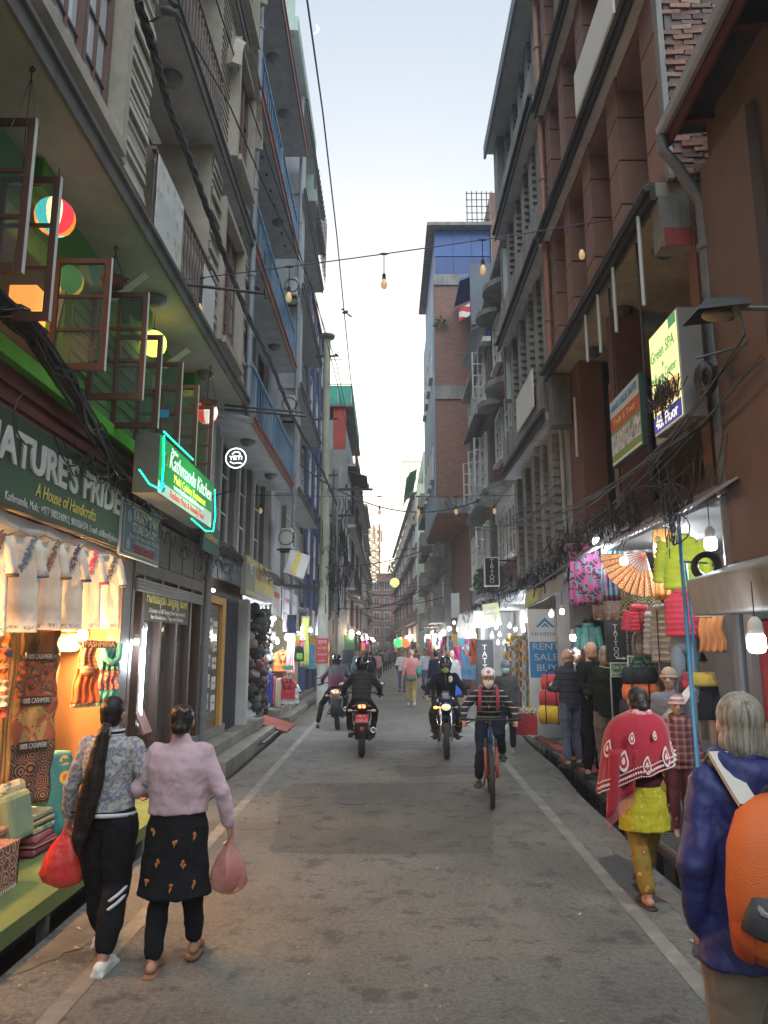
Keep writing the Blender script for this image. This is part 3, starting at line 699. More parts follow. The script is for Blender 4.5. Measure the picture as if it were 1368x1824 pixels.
def lantern_mat(col, es):
    nm = 'paper_%.2f_%.2f_%.2f' % col
    if nm in MATS: return MATS[nm]
    m, t, b = _nt(nm); h = N(t); v = h.n('TexVoronoi', h.co(), Scale=38); c = h.ramp(v.outputs['Distance'], [(0, sc3(col,.3)), (.28, col)])
    t.links.new(c, b.inputs['Base Color']); t.links.new(c, b.inputs['Emission Color']); b.inputs['Emission Strength'].default_value = es
    MATS[nm] = m; return m
lantern('round lit lantern of orange, teal, cream and red panels', P(98,387,y=5.75), .165, [(.85,.12,.01),(.05,.38,.35),(.72,.62,.32),(.4,.02,.03),(.75,.2,.02),(.04,.32,.3),(.7,.6,.3),(.45,.02,.03)], .9)
lantern('yellow glowing mosaic globe lantern under the soffit', P(273,612,y=8.6), .165, [(.9,.7,.08),(.8,.65,.1)], 1.3)
lantern('dim yellow green lantern seen through an open sash', P(118,500,y=6.6), .16, [(.6,.5,.03),(.05,.22,.08),(.6,.5,.03),(.05,.2,.06)], .25)
lantern('small red and white lantern near the tall casement', P(368,735,y=10.6), .17, [(.6,.03,.03),(.7,.65,.55),(.55,.03,.03),(.7,.65,.55)], .5)
t = thing('wall_lamp', 'warm glowing square lamp inside the restaurant', 'lamp', (-3.5,5.2,4.5)); c = P(42,535,y=5.6)
g = MB(); g.box(c.x-.13,c.x+.1,5.6,5.8,c.z-.17,c.z+.14); g.build('lamp_shade', glow('warm_shade',(1.0,.36,.07),.55), t, bevel=.01)
g = MB(); g.box(c.x-.15,c.x+.12,5.58,5.82,c.z-.2,c.z-.171); g.build('base', DWOOD, t)
for i, (px, py, yy) in enumerate([(105,590,5.9),(330,700,9.2),(345,780,9.9)]):
    c = P(px,py,y=yy)
lamp(A,(-3.6,6.0,5.3),9,(1.0,.55,.22),.1,'room_light'); lamp(A,(-3.6,9.6,5.3),7,(1.0,.6,.3),.1,'room_light')
# hanging hooks and planters
def hang_pot(label, c, zt, pot=True):
    t = thing('hanging_planter', label, 'planter', (c[0],c[1],c[2]), group='hanging chain planters under the restaurant soffit')
    g = MB(); g.torus((c[0],c[1],zt-.03),.02,.005,rotm(R(90),0,0),12,5); g.tube([(c[0],c[1],zt),(c[0],c[1],zt-.1)],.005,5); g.build('hook', IRON, t)
    for k in range(3):
        a = k*2.1; g = MB(); g.tube([(c[0],c[1],zt-.1),(c[0]+.11*math.cos(a),c[1]+.11*math.sin(a),c[2]+.09)],.004,5); g.build('chain', IRON, t)
    if not pot: return t
    g = MB(); g.lathe([(.01,0),(.07,0),(.10,.02),(.12,.08),(.135,.085),(.135,.10),(.11,.10),(.10,.06),(.01,.05)],c,18); g.build('pot', mat('brown_pot',(.10,.04,.03)), t, smooth=False)
hang_pot('brown hanging pot on chains beside the curtain sash', P(202,505,y=7.0)-Vector((0,0,.05)), 5.95)
hang_pot('hanging pot on chains over the tall casement', P(372,720,y=10.3)-Vector((0,0,.05)), 5.95)
hang_pot('thin chain hanger near the top left holding the first sash', P(45,250,y=4.6)-Vector((0,0,.06)), 5.95, False)
# white posters tied to the balcony
for lab,(ya,yb,za,zb) in {'white poster with faint print tied to the balustrade':(7.0,7.95,6.1,7.0),'plain white board tied to the far balustrade end':(9.0,9.6,6.1,6.85)}.items():
    g = MB(); g.obox((XB+.05,(ya+yb)/2,(za+zb)/2),(.012,yb-ya,zb-za)); solo(g,'poster',cloth_print('faint_poster','floral',[(.6,.6,.58),(.35,.36,.42),(.5,.5,.4),(.62,.62,.60)],5) if ya < 8 else WHITEB,lab,'poster')

# ================================================================= LEFT BUILDING B (blue railings)
B = thing('balcony_building', 'grey plastered building with bright blue balcony railings', 'building', (-4.5,15.5,-.3))
g = MB(); g.box(-9,XA-1.3,12.5,19.6,-.3,16.6); g.box(-4.4,XA+.02,12.5,19.6,3.1,3.5); g.box(-4.4,XA,12.5,12.75,-.3,16.5); g.box(-4.4,XA,19.2,19.6,3.4,16.5); g.build('wall', GREYB, B)
for k in range(4):
    Z = 3.5+3.12*k
    g = MB()
    for y0, y1 in ((12.75,13.1),(14.6,14.9),(16.4,16.7),(18.2,19.2)): g.box(-3.5,XA-.02,y0,y1,Z,Z+3.0)
    g.box(-3.55,XA-.12,12.75,19.2,Z+2.5,Z+3.0); g.build('wall', GREYB if k else mat('shop_upper_wall',(.19,.17,.15),dirt=.5), B)
    for y0 in (13.1,14.9,16.7):
        window(B,'L',XA-.2,y0+.02,y0+.72,Z+.15,Z+2.48,1,3,WHITEF if k % 2 == 0 else BROWN2,GLASS,d=.07,sill=False); window(B,'L',XA-.2,y0+.76,y0+1.46,Z+.15,Z+2.48,1,3,WHITEF if k % 2 == 0 else BROWN2,GLASS,d=.07,sill=False)
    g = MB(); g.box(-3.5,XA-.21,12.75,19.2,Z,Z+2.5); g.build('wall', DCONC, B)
REDT = mat('red_tile_edge',(.26,.11,.08),var=.3,dirt=.4)
for k, z in enumerate((5.85, 9.05, 12.35)):
    slab(B,'L',XA-.2,XB,12.55,18.7,z,.16,SOFFIT2,ms=REDT)
    dome(B,(XA+.33,14.0,z),.15); dome(B,(XA+.33,16.9,z),.15)
    r_ = balusters(B, XB-.03, 12.6, 18.65, z+.2, z+1.16, 24, BLUEM, turned=False, r=.016, top=.05)
    q = MB(); q.box(XA-.02,XB-.01,12.58,12.62,z+1.11,z+1.16); q.box(XA-.02,XB-.01,12.58,12.62,z+.2,z+.23)
    for i in range(5): q.box(XA+.1*i+.02,XA+.1*i+.045,12.59,12.61,z+.23,z+1.11)
    for yy in (12.6, 15.6, 18.6): q.box(XB-.05,XB-.005,yy-.025,yy+.025,z+.19,z+1.17)
    p = q.build('railing_frame', BLUEM, B)
slab(B,'L',XA-.2,XB+.12,12.4,19.3,15.9,.2,SOFFIT2,ms=REDT)
for y in (13.6,15.6,17.5): dome(B,(XA+.3,y,15.9),.16)
g = MB()
for k in range(9): g.obox((XB-.25,13.2+k*.6,12.33),(.05,.08,.02))
g.build('soffit_vents', IRON, B)
# roof canopy farther back
# ================================================================= LEFT BUILDING C
Cb = thing('concrete_building', 'grey concrete building with air conditioners beyond the blue railings', 'building', (-4.5,22.5,-.3))
g = MB(); g.box(-9,XA,19.6,26.0,3.2,16.6); g.box(-9,XA-.05,19.62,22.2,16.6,18.1); g.box(-9,XA-1.2,19.6,26.0,-.3,3.2); g.box(XA,XB-.1,19.75,21.0,5.9,18.1); g.build('wall', GREYB, Cb)
PGF = mat('pale_green_fascia',(.33,.40,.36))
for y0,y1,z in ((17.2,22.2,18.2),(22.6,26.2,16.7)):
    g = MB(); g.box(-4,XB-.02,y0,y1,z,z+.2); g.build('roof', SOFFIT2, Cb); g = MB(); g.box(XB-.02,XB+.08,y0-.05,y1+.05,z-.08,z+.35); g.box(-4,XB-.021,y0-.06,y0-.001,z-.08,z+.9); g.build('fascia', PGF, Cb)
g = MB()
for k in range(12): y = 22.7+.3*k; g.tube([(XB+.1,y,15.4),(XB+.14,y,17.9)],.012,4)
for z in (15.8,16.5,17.3): g.tube([(XB+.12,22.6,z),(XB+.12,26.2,z)],.01,4)
tag(g.build('rebar', IRON, Cb),kind='stuff')
for k in range(5):
    Z = 3.4+3.0*k
    for y0 in (21.3,22.9,24.4):
        window(Cb,'L',XA,y0,y0+1.15,Z+.7,Z+2.3,2,3,WHITEF,GLASS,d=.1,ms=CONC)
    slab(Cb,'L',XA,XB+.02,19.7,25.9,Z+2.6,.13,SOFFIT2)
    g = MB(); g.box(XA-.01,XA+.12,21.05,21.2,Z,Z+2.6); g.box(XA-.01,XA+.12,25.7,25.85,Z,Z+2.6); g.build('pilaster', CONC, Cb)
def ac(label, x, y, z, side='L', grp='air conditioner units on the left facades'):
    s = S(side); t = thing('air_conditioner', label, 'air conditioner', (x,y,z), group=grp)
    g = MB(); g.box(min(x,x+s*.3),max(x,x+s*.3),y,y+.75,z,z+.52); g.build('housing', WHITEF, t, bevel=.015)
    g = MB(); g.torus((x+s*.15,y-.006,z+.27),.19,.012,rotm(R(90),0,0),20,5)
    g.torus((x+s*.306,y+.3,z+.27),.19,.012,rotm(0,R(90),0),20,5); g.torus((x+s*.306,y+.3,z+.27),.1,.008,rotm(0,R(90),0),16,5); g.build('fan_guard', IRON, t)
    g = MB(); g.box(min(x-s*.1,x+s*.3),max(x-s*.1,x+s*.3),y+.1,y+.14,z-.05,z-.002); g.box(min(x-s*.1,x+s*.3),max(x-s*.1,x+s*.3),y+.6,y+.64,z-.05,z-.002); g.build('bracket', IRON, t)
ac('highest white air conditioner beside the blue railings', XB-.32, 18.9, 11.4)
ac('white air conditioner below the highest one on the left', XB-.32, 18.95, 8.0)
ac('lowest white air conditioner near the power pole', XB-.32, 19.0, 4.4)
downpipe('drainpipe','pale drainpipe at the far end of the blue balconies',XB-.05,19.45,.3,18,.05,grp=None)
# ================================================================= LEFT BUILDING D (blue and ochre stripes)
D = thing('striped_building', 'narrow building painted in ochre and royal blue vertical stripes', 'building', (-4,29,-.3))
g = MB(); g.box(-9,-3.1,26.05,34,-.3,15.9); g.build('wall', mat('ochre_wall',(.48,.40,.22),var=.12,dirt=.4), D)
RBL = mat('royal_blue_paint',(.035,.055,.16),var=.15,dirt=.3)
for y in (26.2,28.4,30.6,32.8): g = MB(); g.box(-3.1,-2.95,y,y+.9,-.3,15.5); g.build('pilaster', RBL, D)
for k in range(5):
    for y in (27.15,29.35,31.55): window(D,'L',-3.1,y,y+1.1,1.0+3*k+.6,1.0+3*k+2.3,1,2,WHITEF,GLASS,d=.12,panes=False,sill=False)
g = MB(); g.box(-3.4,-2.9,26.0,34.0,15.5,15.7); g.build('cornice', MAROON, D)
# ================================================================= LEFT BUILDING E (teal and red top)
E_ = thing('teal_roof_building', 'concrete building with teal roof fence and red penthouse', 'building', (-4,44,-.3))
g = MB(); g.box(-9,-3.15,35.5,58,-.3,13.4); g.build('wall', GREYW, E_)
g = MB(); g.box(-6.5,-3.3,35.6,45,13.4,15.0); g.build('penthouse_wall', mat('pale_teal_wall',(.28,.42,.42)), E_)
g = MB(); g.box(-4.05,-2.9,35.4,45.2,15.6,15.75); g.box(-6.5,-4.05,35.4,45.2,15.6,15.75); g.build('roof', CONC, E_)
g = MB(); g.box(-3.9,-3.28,35.55,36.2,13.4,15.6); g.build('red_panel', mat('red_paint',(.42,.07,.05)), E_)
g = MB(); g.box(-6.5,-2.95,35.45,35.48,15.75,16.7); g.box(-2.98,-2.95,35.48,45,15.75,16.7); g.build('roof_fence', mat('teal_net',(.05,.36,.26)), E_)
q = MB()
for k in range(6): q.tube([(-6.4+.68*k,35.4,15.75),(-6.4+.68*k,35.4,16.8)],.025,5)
q.tube([(-6.5,35.4,16.75),(-2.95,35.4,16.75)],.025,5); q.tube([(-4.6,36.5,16.7),(-4.6,36.5,18.6)],.03,5); q.tube([(-6.0,36.5,18.5),(-3.5,36.5,18.5)],.03,5); q.build('fence_posts', WHITEF, E_)
for k in range(4):
    Z = 1.0+3.05*k
    slab(E_,'L',-3.15,-2.75,35.5,58,Z+2.4,.14,SOFFIT2)
    for j in range(7): window(E_,'L',-3.15,36+3.1*j,37.6+3.1*j,Z+.8,Z+2.2,2,2,MAROON if j % 2 else WHITEF,GLASS,d=.1,panes=False,sill=False)
    g = MB()
    for j in range(24): g.box(-2.8,-2.76,35.6+j*.4,35.64+j*.4,Z+2.54,Z+3.4)
    g.box(-2.81,-2.75,35.5,45,Z+3.4,Z+3.44); g.build('railing', MAROON if k == 3 else IRON, E_)
    if k in (1,3):
        g = MB(); g.prism([(0,0),(.9,-.25),(.9,-.2),(0,.06)],35.45,38.5,Matrix(((1,0,0,-3.1),(0,0,1,0),(0,1,0,Z+2.1),(0,0,0,1)))); g.build('awning', mat('dark_awning',(.06,.07,.08)), E_)
E_.location = E_.location+Vector((1.2,0,-1.9))
# far left row
for i,(y0,y1,h,xx,m,lab) in enumerate([(58.5,70,13.0,-2.05,BRICKT,'brick building with pale eaves far down the left side'),(70.5,84,12.0,-2.3,mat('far_cream',(.42,.36,.26)),'cream building far down the left side of the street'),(84.5,112,11.5,-2.7,TERRA,'reddish building at the far end of the left row')]):
    T_ = thing('street_house', lab, 'building', (xx-2,(y0+y1)/2,-.3)); g = MB(); g.box(-12,xx,y0,y1,-.3,h); g.build('wall', m, T_)
    g = MB(); g.box(xx-.5,xx+.45,y0,y1,h,h+.2); g.build('roof', CONC, T_)
    for k in range(4):
        for j in range(int((y1-y0)/2.6)): window(T_,'L',xx,y0+.6+2.6*j,y0+2.0+2.6*j,3.4+2.6*k,4.9+2.6*k,2,2,WHITEF,GLASS,d=.12,panes=False,sill=False)
        slab(T_,'L',xx,xx+.4,y0,y1,2.9+2.6*k,.12,SOFFIT2)
# ================================================================= RIGHT: NEAR HOUSE with metal eave
NH = thing('eaves_house', 'brown plastered house with dark metal eave and gutter, right foreground', 'building', (4.5,2,-.3))
OCH = mat('ochre_brown_plaster', (.07,.047,.034), var=.4, scale=1.4, dirt=.8, streak=True, dcol=(.09,.055,.04))
PINKP = mat('pinkish_plaster', (.10,.066,.055), var=.3, scale=1.6, dirt=.8, streak=True, dcol=(.13,.08,.06))
g = MB(); g.box(3.12,9,-3,6.45,3.2,7.6); g.box(4.6,9,-3,6.45,-.3,3.2); g.box(3.12,4.6,-3,2.6,-.3,3.2); g.build('wall', OCH, NH)
g = MB(); g.box(3.02,3.13,5.55,6.45,2.6,6.4); g.build('wall_pier', PINKP, NH)
g = MB(); g.box(3.05,3.125,4.3,5.2,2.6,3.15); g.build('wall_pier', PINKP, NH)
# recessed door/window openings on its upper floor
for y0,y1,z0,z1 in ((5.25,5.6,3.0,4.3),(3.2,4.4,3.3,4.8)):
    g = MB(); g.box(3.06,3.12,y0,y1,z0,z1); f = g.build('window', mat('rusty_frame',(.12,.045,.03),dirt=.5), NH); g = MB(); g.box(3.045,3.06,y0+.06,y1-.06,z0+.06,z1-.06); p = g.build('pane', GLASS, NH); p.parent = f
# roof: corrugated sheet seen from below
g = MB(); M = mat('dark_corrugated_sheet',(.045,.035,.035),rough=.6,metal=.3,var=.3); K = 60
V=[]; 
for k in range(K+1):
    y = -3+9.6*k/K; xe = 2.80-.03*(6.9-y) if y > 3 else 2.69; dz = .018 if k % 2 else 0
    V += [(xe,y,6.9+dz),(3.9,y,6.75+.25+dz)]
g.add(V, [(2*k,2*k+1,2*k+3,2*k+2) for k in range(K)]); V2=[(a,b,c+.02) for a,b,c in V]; g.add(V2, [(2*k,2*k+2,2*k+3,2*k+1) for k in range(K)])
g.build('roof_sheet', M, NH)
g = MB(); g.box(3.85,9,-3,6.6,6.98,7.6); g.build('roof', M, NH)
for k in range(5):
    y = 6.3-1.1*k; g = MB(); g.bar((2.82-.03*(6.9-y),y,6.84),(3.9,y,6.93),.06,.07); g.build('rafter', mat('maroon_timber',(.07,.015,.015),var=.3), NH)
g = MB(); g.bar((2.81,6.6,6.86),(2.71,3,6.86),.03,.16); g.build('fascia', MATS['maroon_timber'], NH)
g = MB(); g.add([Vector(v) for v in []], [])
a = Vector((2.80,6.62,6.93)); b = Vector((2.70,3,6.93)); d = (b-a).normalized(); s_ = Vector((-1,0,0))
pr = [(0,.06),(0,0),(.02,-.035),(.06,-.045),(.1,-.03),(.11,.05),(.10,.05),(.09,-.02),(.06,-.032),(.03,-.025),(.012,0),(.01,.06)]
V = [a+s_*x+Vector((0,0,z)) for x,z in pr]+[b+s_*x+Vector((0,0,z)) for x,z in pr]; n_ = len(pr)
g.add(V, [tuple(range(n_)),tuple(range(2*n_-1,n_-1,-1))]+[(i,n_+i,n_+(i+1)%n_,(i+1)%n_) for i in range(n_)]); g.build('gutter', mat('metal_gutter',(.40,.40,.42),rough=.35,metal=.6,var=.2), NH)
t = thing('drainpipe', 'bent grey drainpipe running down from the metal gutter', 'drainpipe', (3.0,6.5,0))
g = MB(); g.tube([(2.74,6.6,6.9),(2.75,6.6,6.72),(2.86,6.58,6.55),(3.0,6.56,6.25),(3.03,6.5,6.1),(3.03,6.5,5.0),(3.03,6.5,2.5),(3.03,6.5,.1)], .055, 12); g.build('pipe', mat('dark_grey_pipe',(.12,.125,.13),rough=.5,dirt=.4), t)
for z in (5.6,4.4,3.2): g = MB(); g.lathe([(.06,0),(.075,.01),(.075,.07),(.06,.08)],(3.03,6.5,z),12); g.build('collar', MATS['dark_grey_pipe'], t)
# concrete canopy over the near stall
g = MB(); g.add([(2.58,3.5,2.44),(3.2,3.5,2.66),(3.2,6.42,2.66),(2.58,6.42,2.44),(2.62,3.5,2.14),(3.2,3.5,2.16),(3.2,6.42,2.16),(2.62,6.42,2.14)], [(0,1,2,3),(7,6,5,4),(0,4,5,1),(1,5,6,2),(2,6,7,3),(3,7,4,0)])
solo(g, 'concrete_canopy', CONC, 'rough concrete canopy slab over the bead stall on the right', 'canopy', bevel=.02)

# ================================================================= RIGHT BUILDING 1 (terracotta)
R1 = thing('terracotta_building', 'terracotta plastered building with recessed windows and brick party wall', 'building', (5,9,-.3))
XR = 3.12; XS = 2.78
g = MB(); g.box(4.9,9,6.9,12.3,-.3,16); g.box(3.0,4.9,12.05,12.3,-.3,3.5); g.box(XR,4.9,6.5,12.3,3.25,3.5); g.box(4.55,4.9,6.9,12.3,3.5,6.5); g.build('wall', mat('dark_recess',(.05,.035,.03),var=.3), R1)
for y0,y1 in ((11.45,12.25),(9.6,9.9),(6.9,7.1)): g = MB(); g.box(3.12,3.5,y0,y1,3.5,6.5); g.build('pier', TERRA, R1)
g = MB(); g.box(4.3,4.56,7,9.4,3.6,6.3); g.build('shutter', mat('green_black',(.02,.035,.03),var=.3), R1)
for k, Z in enumerate((6.66, 9.2, 11.75)):
    zt = Z+2.4
    g = MB(); g.box(3.34,5,7.0,12.1,Z,zt+.1); g.build('wall', mat('terra_recess',(.15,.06,.04),dirt=.4,streak=True), R1)
    for y0,y1 in ((7.0,7.42),(8.3,8.72),(9.55,9.95),(10.75,11.1),(11.8,12.12)):
        h_ = .58; nn = 4
        for j in range(nn):      # pilaster made of stacked panels with recessed joints
            q = MB(); q.box(XS+.12,3.34,y0,y1,Z+j*.6,Z+j*.6+h_); q.build('panel', TERRB, R1, bevel=.008)
    ws = [(7.45,8.27),(8.75,9.52),(9.98,10.72),(11.13,11.77)]
    for j,(y0,y1) in enumerate(ws):
        window(R1,'R',3.34,y0,y1,Z+.55,Z+2.1,2,1,BROWN2,GLASSB if (j+k)%2 == 0 else GLASS,fr=.06,d=.06,sill=False)
        g = MB(); g.add([(XS+.1,y0,Z+.28),(3.34,y0,Z+.5),(3.34,y0,Z+.35),(XS+.14,y0,Z+.16),(XS+.1,y1,Z+.28),(3.34,y1,Z+.5),(3.34,y1,Z+.35),(XS+.14,y1,Z+.16)],[(0,1,2,3),(7,6,5,4),(0,4,5,1),(1,5,6,2),(2,6,7,3),(3,7,4,0)]); g.build('sill', BEIGE2, R1)
        g = MB(); g.box(XS+.14,3.34,y0,y1,Z+2.15,zt); g.build('lintel', TERRA, R1)
    g = MB(); g.box(XS,5,7.0,12.2,zt-.02,zt+.14); g.build('slab', SOFFIT2, R1)
    g = MB(); g.box(XS-.05,XS-.001,6.98,12.25,zt-.04,zt+.15); g.tube([(XS-.08,6.98,zt+.1),(XS-.08,12.25,zt+.1)],.035,8); g.build('gutter_edge', IRON, R1)
g = MB(); g.box(XS,5,6.98,12.25,6.48,6.64); g.build('slab', mat('yellowed_soffit',(.33,.30,.22),var=.15,dirt=.35), R1)
g = MB(); g.box(XS-.06,XS-.001,6.95,12.28,6.42,6.62); g.tube([(XS-.09,6.95,6.56),(XS-.09,12.28,6.56)],.04,8); g.build('gutter_edge', IRON, R1)
g = MB(); g.box(XS,3.1,11.95,12.25,5.55,6.42); g.build('corner_box', DCONC, R1)
g = MB(); g.box(XS+.02,3.5,6.95,7.15,5.9,6.47); g.build('corner_block', CONC, R1); g = MB(); g.box(XS+.06,3.45,6.93,6.949,5.9,6.1); g.build('red_band', mat('red_band',(.25,.04,.03)), R1)
for y in (8.0,9.6,11.0): dome(R1,(3.25,y,6.48),.14,mat('dark_dome',(.05,.05,.05)))
# exposed brick party wall of uneven, loose-laid bricks
g = MB(); g.box(3.0,6.5,6.93,6.99,6.64,14.2); g.build('mortar_bed', MORTAR, R1)
src = []
for c in ((.25,.105,.07),(.19,.08,.06),(.30,.16,.10),(.14,.085,.07)):
    src.append(mat('brick_%d'%len(src), c, var=.35, scale=9, bump=.9, bscale=30, dirt=.45))
bm_ = []
for k in range(8):
    q = MB(); L_ = random.uniform(.200,.216); h_ = random.uniform(.049,.057); e = lambda: random.uniform(-.006,.006)
    vs = [(sx*L_/2+e(), sy*.05+e(), sz*h_/2+e()) for sz in (-1,1) for sx,sy in ((-1,-1),(1,-1),(1,1),(-1,1))]
    q.add(vs, [(0,3,2,1),(4,5,6,7),(0,1,5,4),(1,2,6,5),(2,3,7,6),(3,0,4,7)]); me = q.mesh('brick'); me.materials.append(src[k % 4]); bm_.append(me)
o0 = WL(R1); cnt = 0
for r_ in range(44):
    z = 6.72+r_*.064
    for c_ in range(7):
        x = 3.07+c_*.222+(.11 if r_ % 2 else 0)+random.uniform(-.006,.006)
        if random.random() < .04: continue
        cnt += 1
        if cnt > 300: break
        o = bpy.data.objects.new('brick', random.choice(bm_)); C.objects.link(o); o.parent = R1
        o.location = Vector((x, 6.957+random.uniform(-.014,.012), z+random.uniform(-.006,.006)))-o0; o.rotation_euler = (random.uniform(-.05,.05),random.uniform(-.05,.05),random.uniform(-.08,.08))
q = MB()
for r_ in range(44,112):
    for c_ in range(7):
        x = 3.07+c_*.222+(.11 if r_ % 2 else 0); q.obox((x,6.955+random.uniform(-.014,.012),6.72+r_*.064),(.208,.1,.054))
tag(q.build('upper_bricks', src[1], R1), kind='stuff')
g = MB(); g.box(XS+.13,2.97,6.9,6.999,6.64,14.2); g.build('corner_plaster', CONC, R1)
# hanging tubes
TUB = mat('pale_tube',(.42,.44,.42),rough=.3)
for lab,px,y,z0,z1 in (('hanging white tube closest to the drainpipe','1151',7.3,5.42,6.45),('longest pale tube hanging mid balcony','1099',8.3,5.57,6.4),('pale tube hanging third from the near end','1069',9.0,5.6,6.4),('pale tube hanging nearest the far corner','1045',9.6,5.72,6.4),('thin pale tube below the far corner box','1018',11.6,4.9,5.9)):
    t = thing('hanging_tube', lab, 'tube', (XS+.02,y,z0), group='pale tubes hung from the right balcony'); x = P(float(px),600,y=y).x
    g = MB(); g.tube([(x,y,z0),(x,y,z1)],.022,8); g.build('tube', TUB, t); g = MB(); g.tube([(x,y,z1),(x+.02,y,6.48)],.004,4); g.build('string', WIREM, t)
# ================================================================= signs of R1
def signbox(name, label, x, y0, y1, z0, z1, th, mface, mside, side='R', cat='sign', group=None):
    s = S(side); t = thing(name, label, cat, (x,(y0+y1)/2,z0), group=group)
    g = MB(); g.box(min(x,x-s*th),max(x,x-s*th),y0,y1,z0,z1); g.build('case', mside, t, bevel=.006)
    g = MB(); g.box(min(x+s*.001,x+s*.006),max(x+s*.001,x+s*.006),y0+.02,y1-.02,z0+.02,z1-.02); g.build('face', mface, t); return t
def band(t, side, x, y0, y1, z0, z1, m, name='printed_band'):
    s = S(side); g = MB(); g.box(min(x+s*.007,x+s*.009),max(x+s*.007,x+s*.009),y0,y1,z0,z1); return g.build(name, m, t)
WT = mat('white_letters',(.58,.57,.53),var=.18,scale=9,dirt=.45,dcol=(.28,.27,.25),bump=0); YT = flat('yellow_letters',(.62,.50,.12)); RT = flat('red_letters',(.45,.05,.05)); GT = flat('green_letters',(.05,.30,.13)); BT = flat('black_letters',(.02,.02,.02)); BLT = flat('blue_letters',(.06,.25,.5))
x = 2.68
t = signbox('lit_sign','glowing pale yellow spa sign in a metal box, half hidden by cables',x,6.42,7.15,3.93,4.98,.22,glow('lit_yellow_face',(.78,.78,.34),.38),STEEL)
text(t,'Green SPA',(x-.012,6.8,4.72),.17,glow('lit_green',(.10,.36,.15),.15),'-x',width=.6); text(t,'&',(x-.012,6.8,4.58),.08,MATS['lit_green'],'-x'); text(t,'Massage Center',(x-.012,6.8,4.47),.13,MATS['lit_green'],'-x',width=.62)
band(t,'R',x,6.44,6.62,4.85,4.96,MATS['lit_green']); band(t,'R',x,6.5,7.05,4.16,4.36,glow('lit_orange_print',(.7,.36,.12),.22)); band(t,'R',x,6.44,7.13,3.95,4.12,glow('lit_blue_band',(.07,.07,.36),.2)); text(t,'4th Floor',(x-.012,6.8,4.035),.17,glow('lit_white',(.8,.8,.7),.4),'-x',width=.55)
x = 2.76
t = signbox('trekking_sign','green and red framed billboard with mountain pictures',x,7.72,8.8,4.02,4.85,.06,mat('billboard_green',(.16,.27,.08),var=.1),mat('dark_green_frame',(.02,.06,.05)))
band(t,'R',x,7.74,8.78,4.62,4.83,mat('billboard_pale',(.42,.46,.48),var=.1)); band(t,'R',x,7.74,8.78,4.44,4.62,mat('billboard_red',(.38,.08,.05),var=.1)); band(t,'R',x,7.74,8.78,4.16,4.40,cloth_print('mountain_print','camo',[(.16,.18,.22),(.35,.38,.42),(.55,.57,.58)],6)); band(t,'R',x,7.74,8.78,4.04,4.07,WHITEB)
text(t,'HAND MADE PAPER',(x-.013,8.26,4.73),.13,BLT,'-x',width=.95); text(t,'Trek & Tour',(x-.013,8.26,4.53),.11,YT,'-x',width=.8)
t = signbox('picture_panel','faded blue grey picture panel between two billboards',2.9,7.16,7.72,3.98,4.75,.03,cloth_print('faded_blue_print','camo',[(.2,.26,.30),(.28,.34,.37),(.22,.28,.33)],2.5),IRON)
t = signbox('small_notice','small red and grey notice on the recessed wall',3.35,9.9,10.7,5.4,5.8,.03,mat('notice_red',(.22,.04,.04)),IRON); band(t,'R',3.35,9.92,10.68,5.7,5.78,mat('notice_grey',(.2,.2,.2)))
g = MB(); 
for y in (7.75,8.82): g.tube([(2.84,y,3.3),(2.84,y,6.4)],.016,6)
g.build('sign_post', IRON, R1)
# window with AC-like black speaker near the lit sign
t = thing('cable_spool','black coil box beside the lit sign','cable coil',(2.8,6.15,4.1)); g = MB(); g.ell((2.8,6.2,4.2),(.1,.1,.16)); g.torus((2.74,6.05,4.15),.09,.02,rotm(0,R(90),0)); g.build('coil', WIREM, t)
# horse-box street lamp
t = thing('flood_lamp','unlit boxy street lamp with a fat bulb on a bent arm','street lamp',(3.0,5.6,4.2)); c = P(1285,560,y=5.4)
HM = mat('lamp_housing',(.09,.10,.10),rough=.5,metal=.3,dirt=.3)
g = MB(); g.add([(c.x-.22,5.3,c.z+.0),(c.x+.2,5.3,c.z+.05),(c.x+.2,5.62,c.z+.05),(c.x-.22,5.62,c.z),(c.x-.12,5.36,c.z+.12),(c.x+.16,5.36,c.z+.13),(c.x+.16,5.56,c.z+.13),(c.x-.12,5.56,c.z+.12)],[(4,5,6,7),(0,1,5,4),(1,2,6,5),(2,3,7,6),(3,0,4,7)]); g.build('housing', HM, t)
g = MB(); g.ell((c.x,5.46,c.z+.02),(.13,.055,.055)); g.build('bulb', mat('frosted_bulb',(.35,.31,.2),rough=.3), t, smooth=True)
g = MB(); g.tube([(c.x+.2,5.46,c.z+.08),(c.x+.4,5.3,c.z+.0),(3.14,5.1,c.z-.03)],.022,8); g.build('arm', HM, t)
g = MB(); g.tube([(c.x+.14,5.4,c.z+.02),(c.x+.17,5.4,c.z-.25),(c.x-.02,5.42,c.z-.3),(c.x-.2,5.45,c.z-.34)],.012,6); g.build('bracket', HM, t)

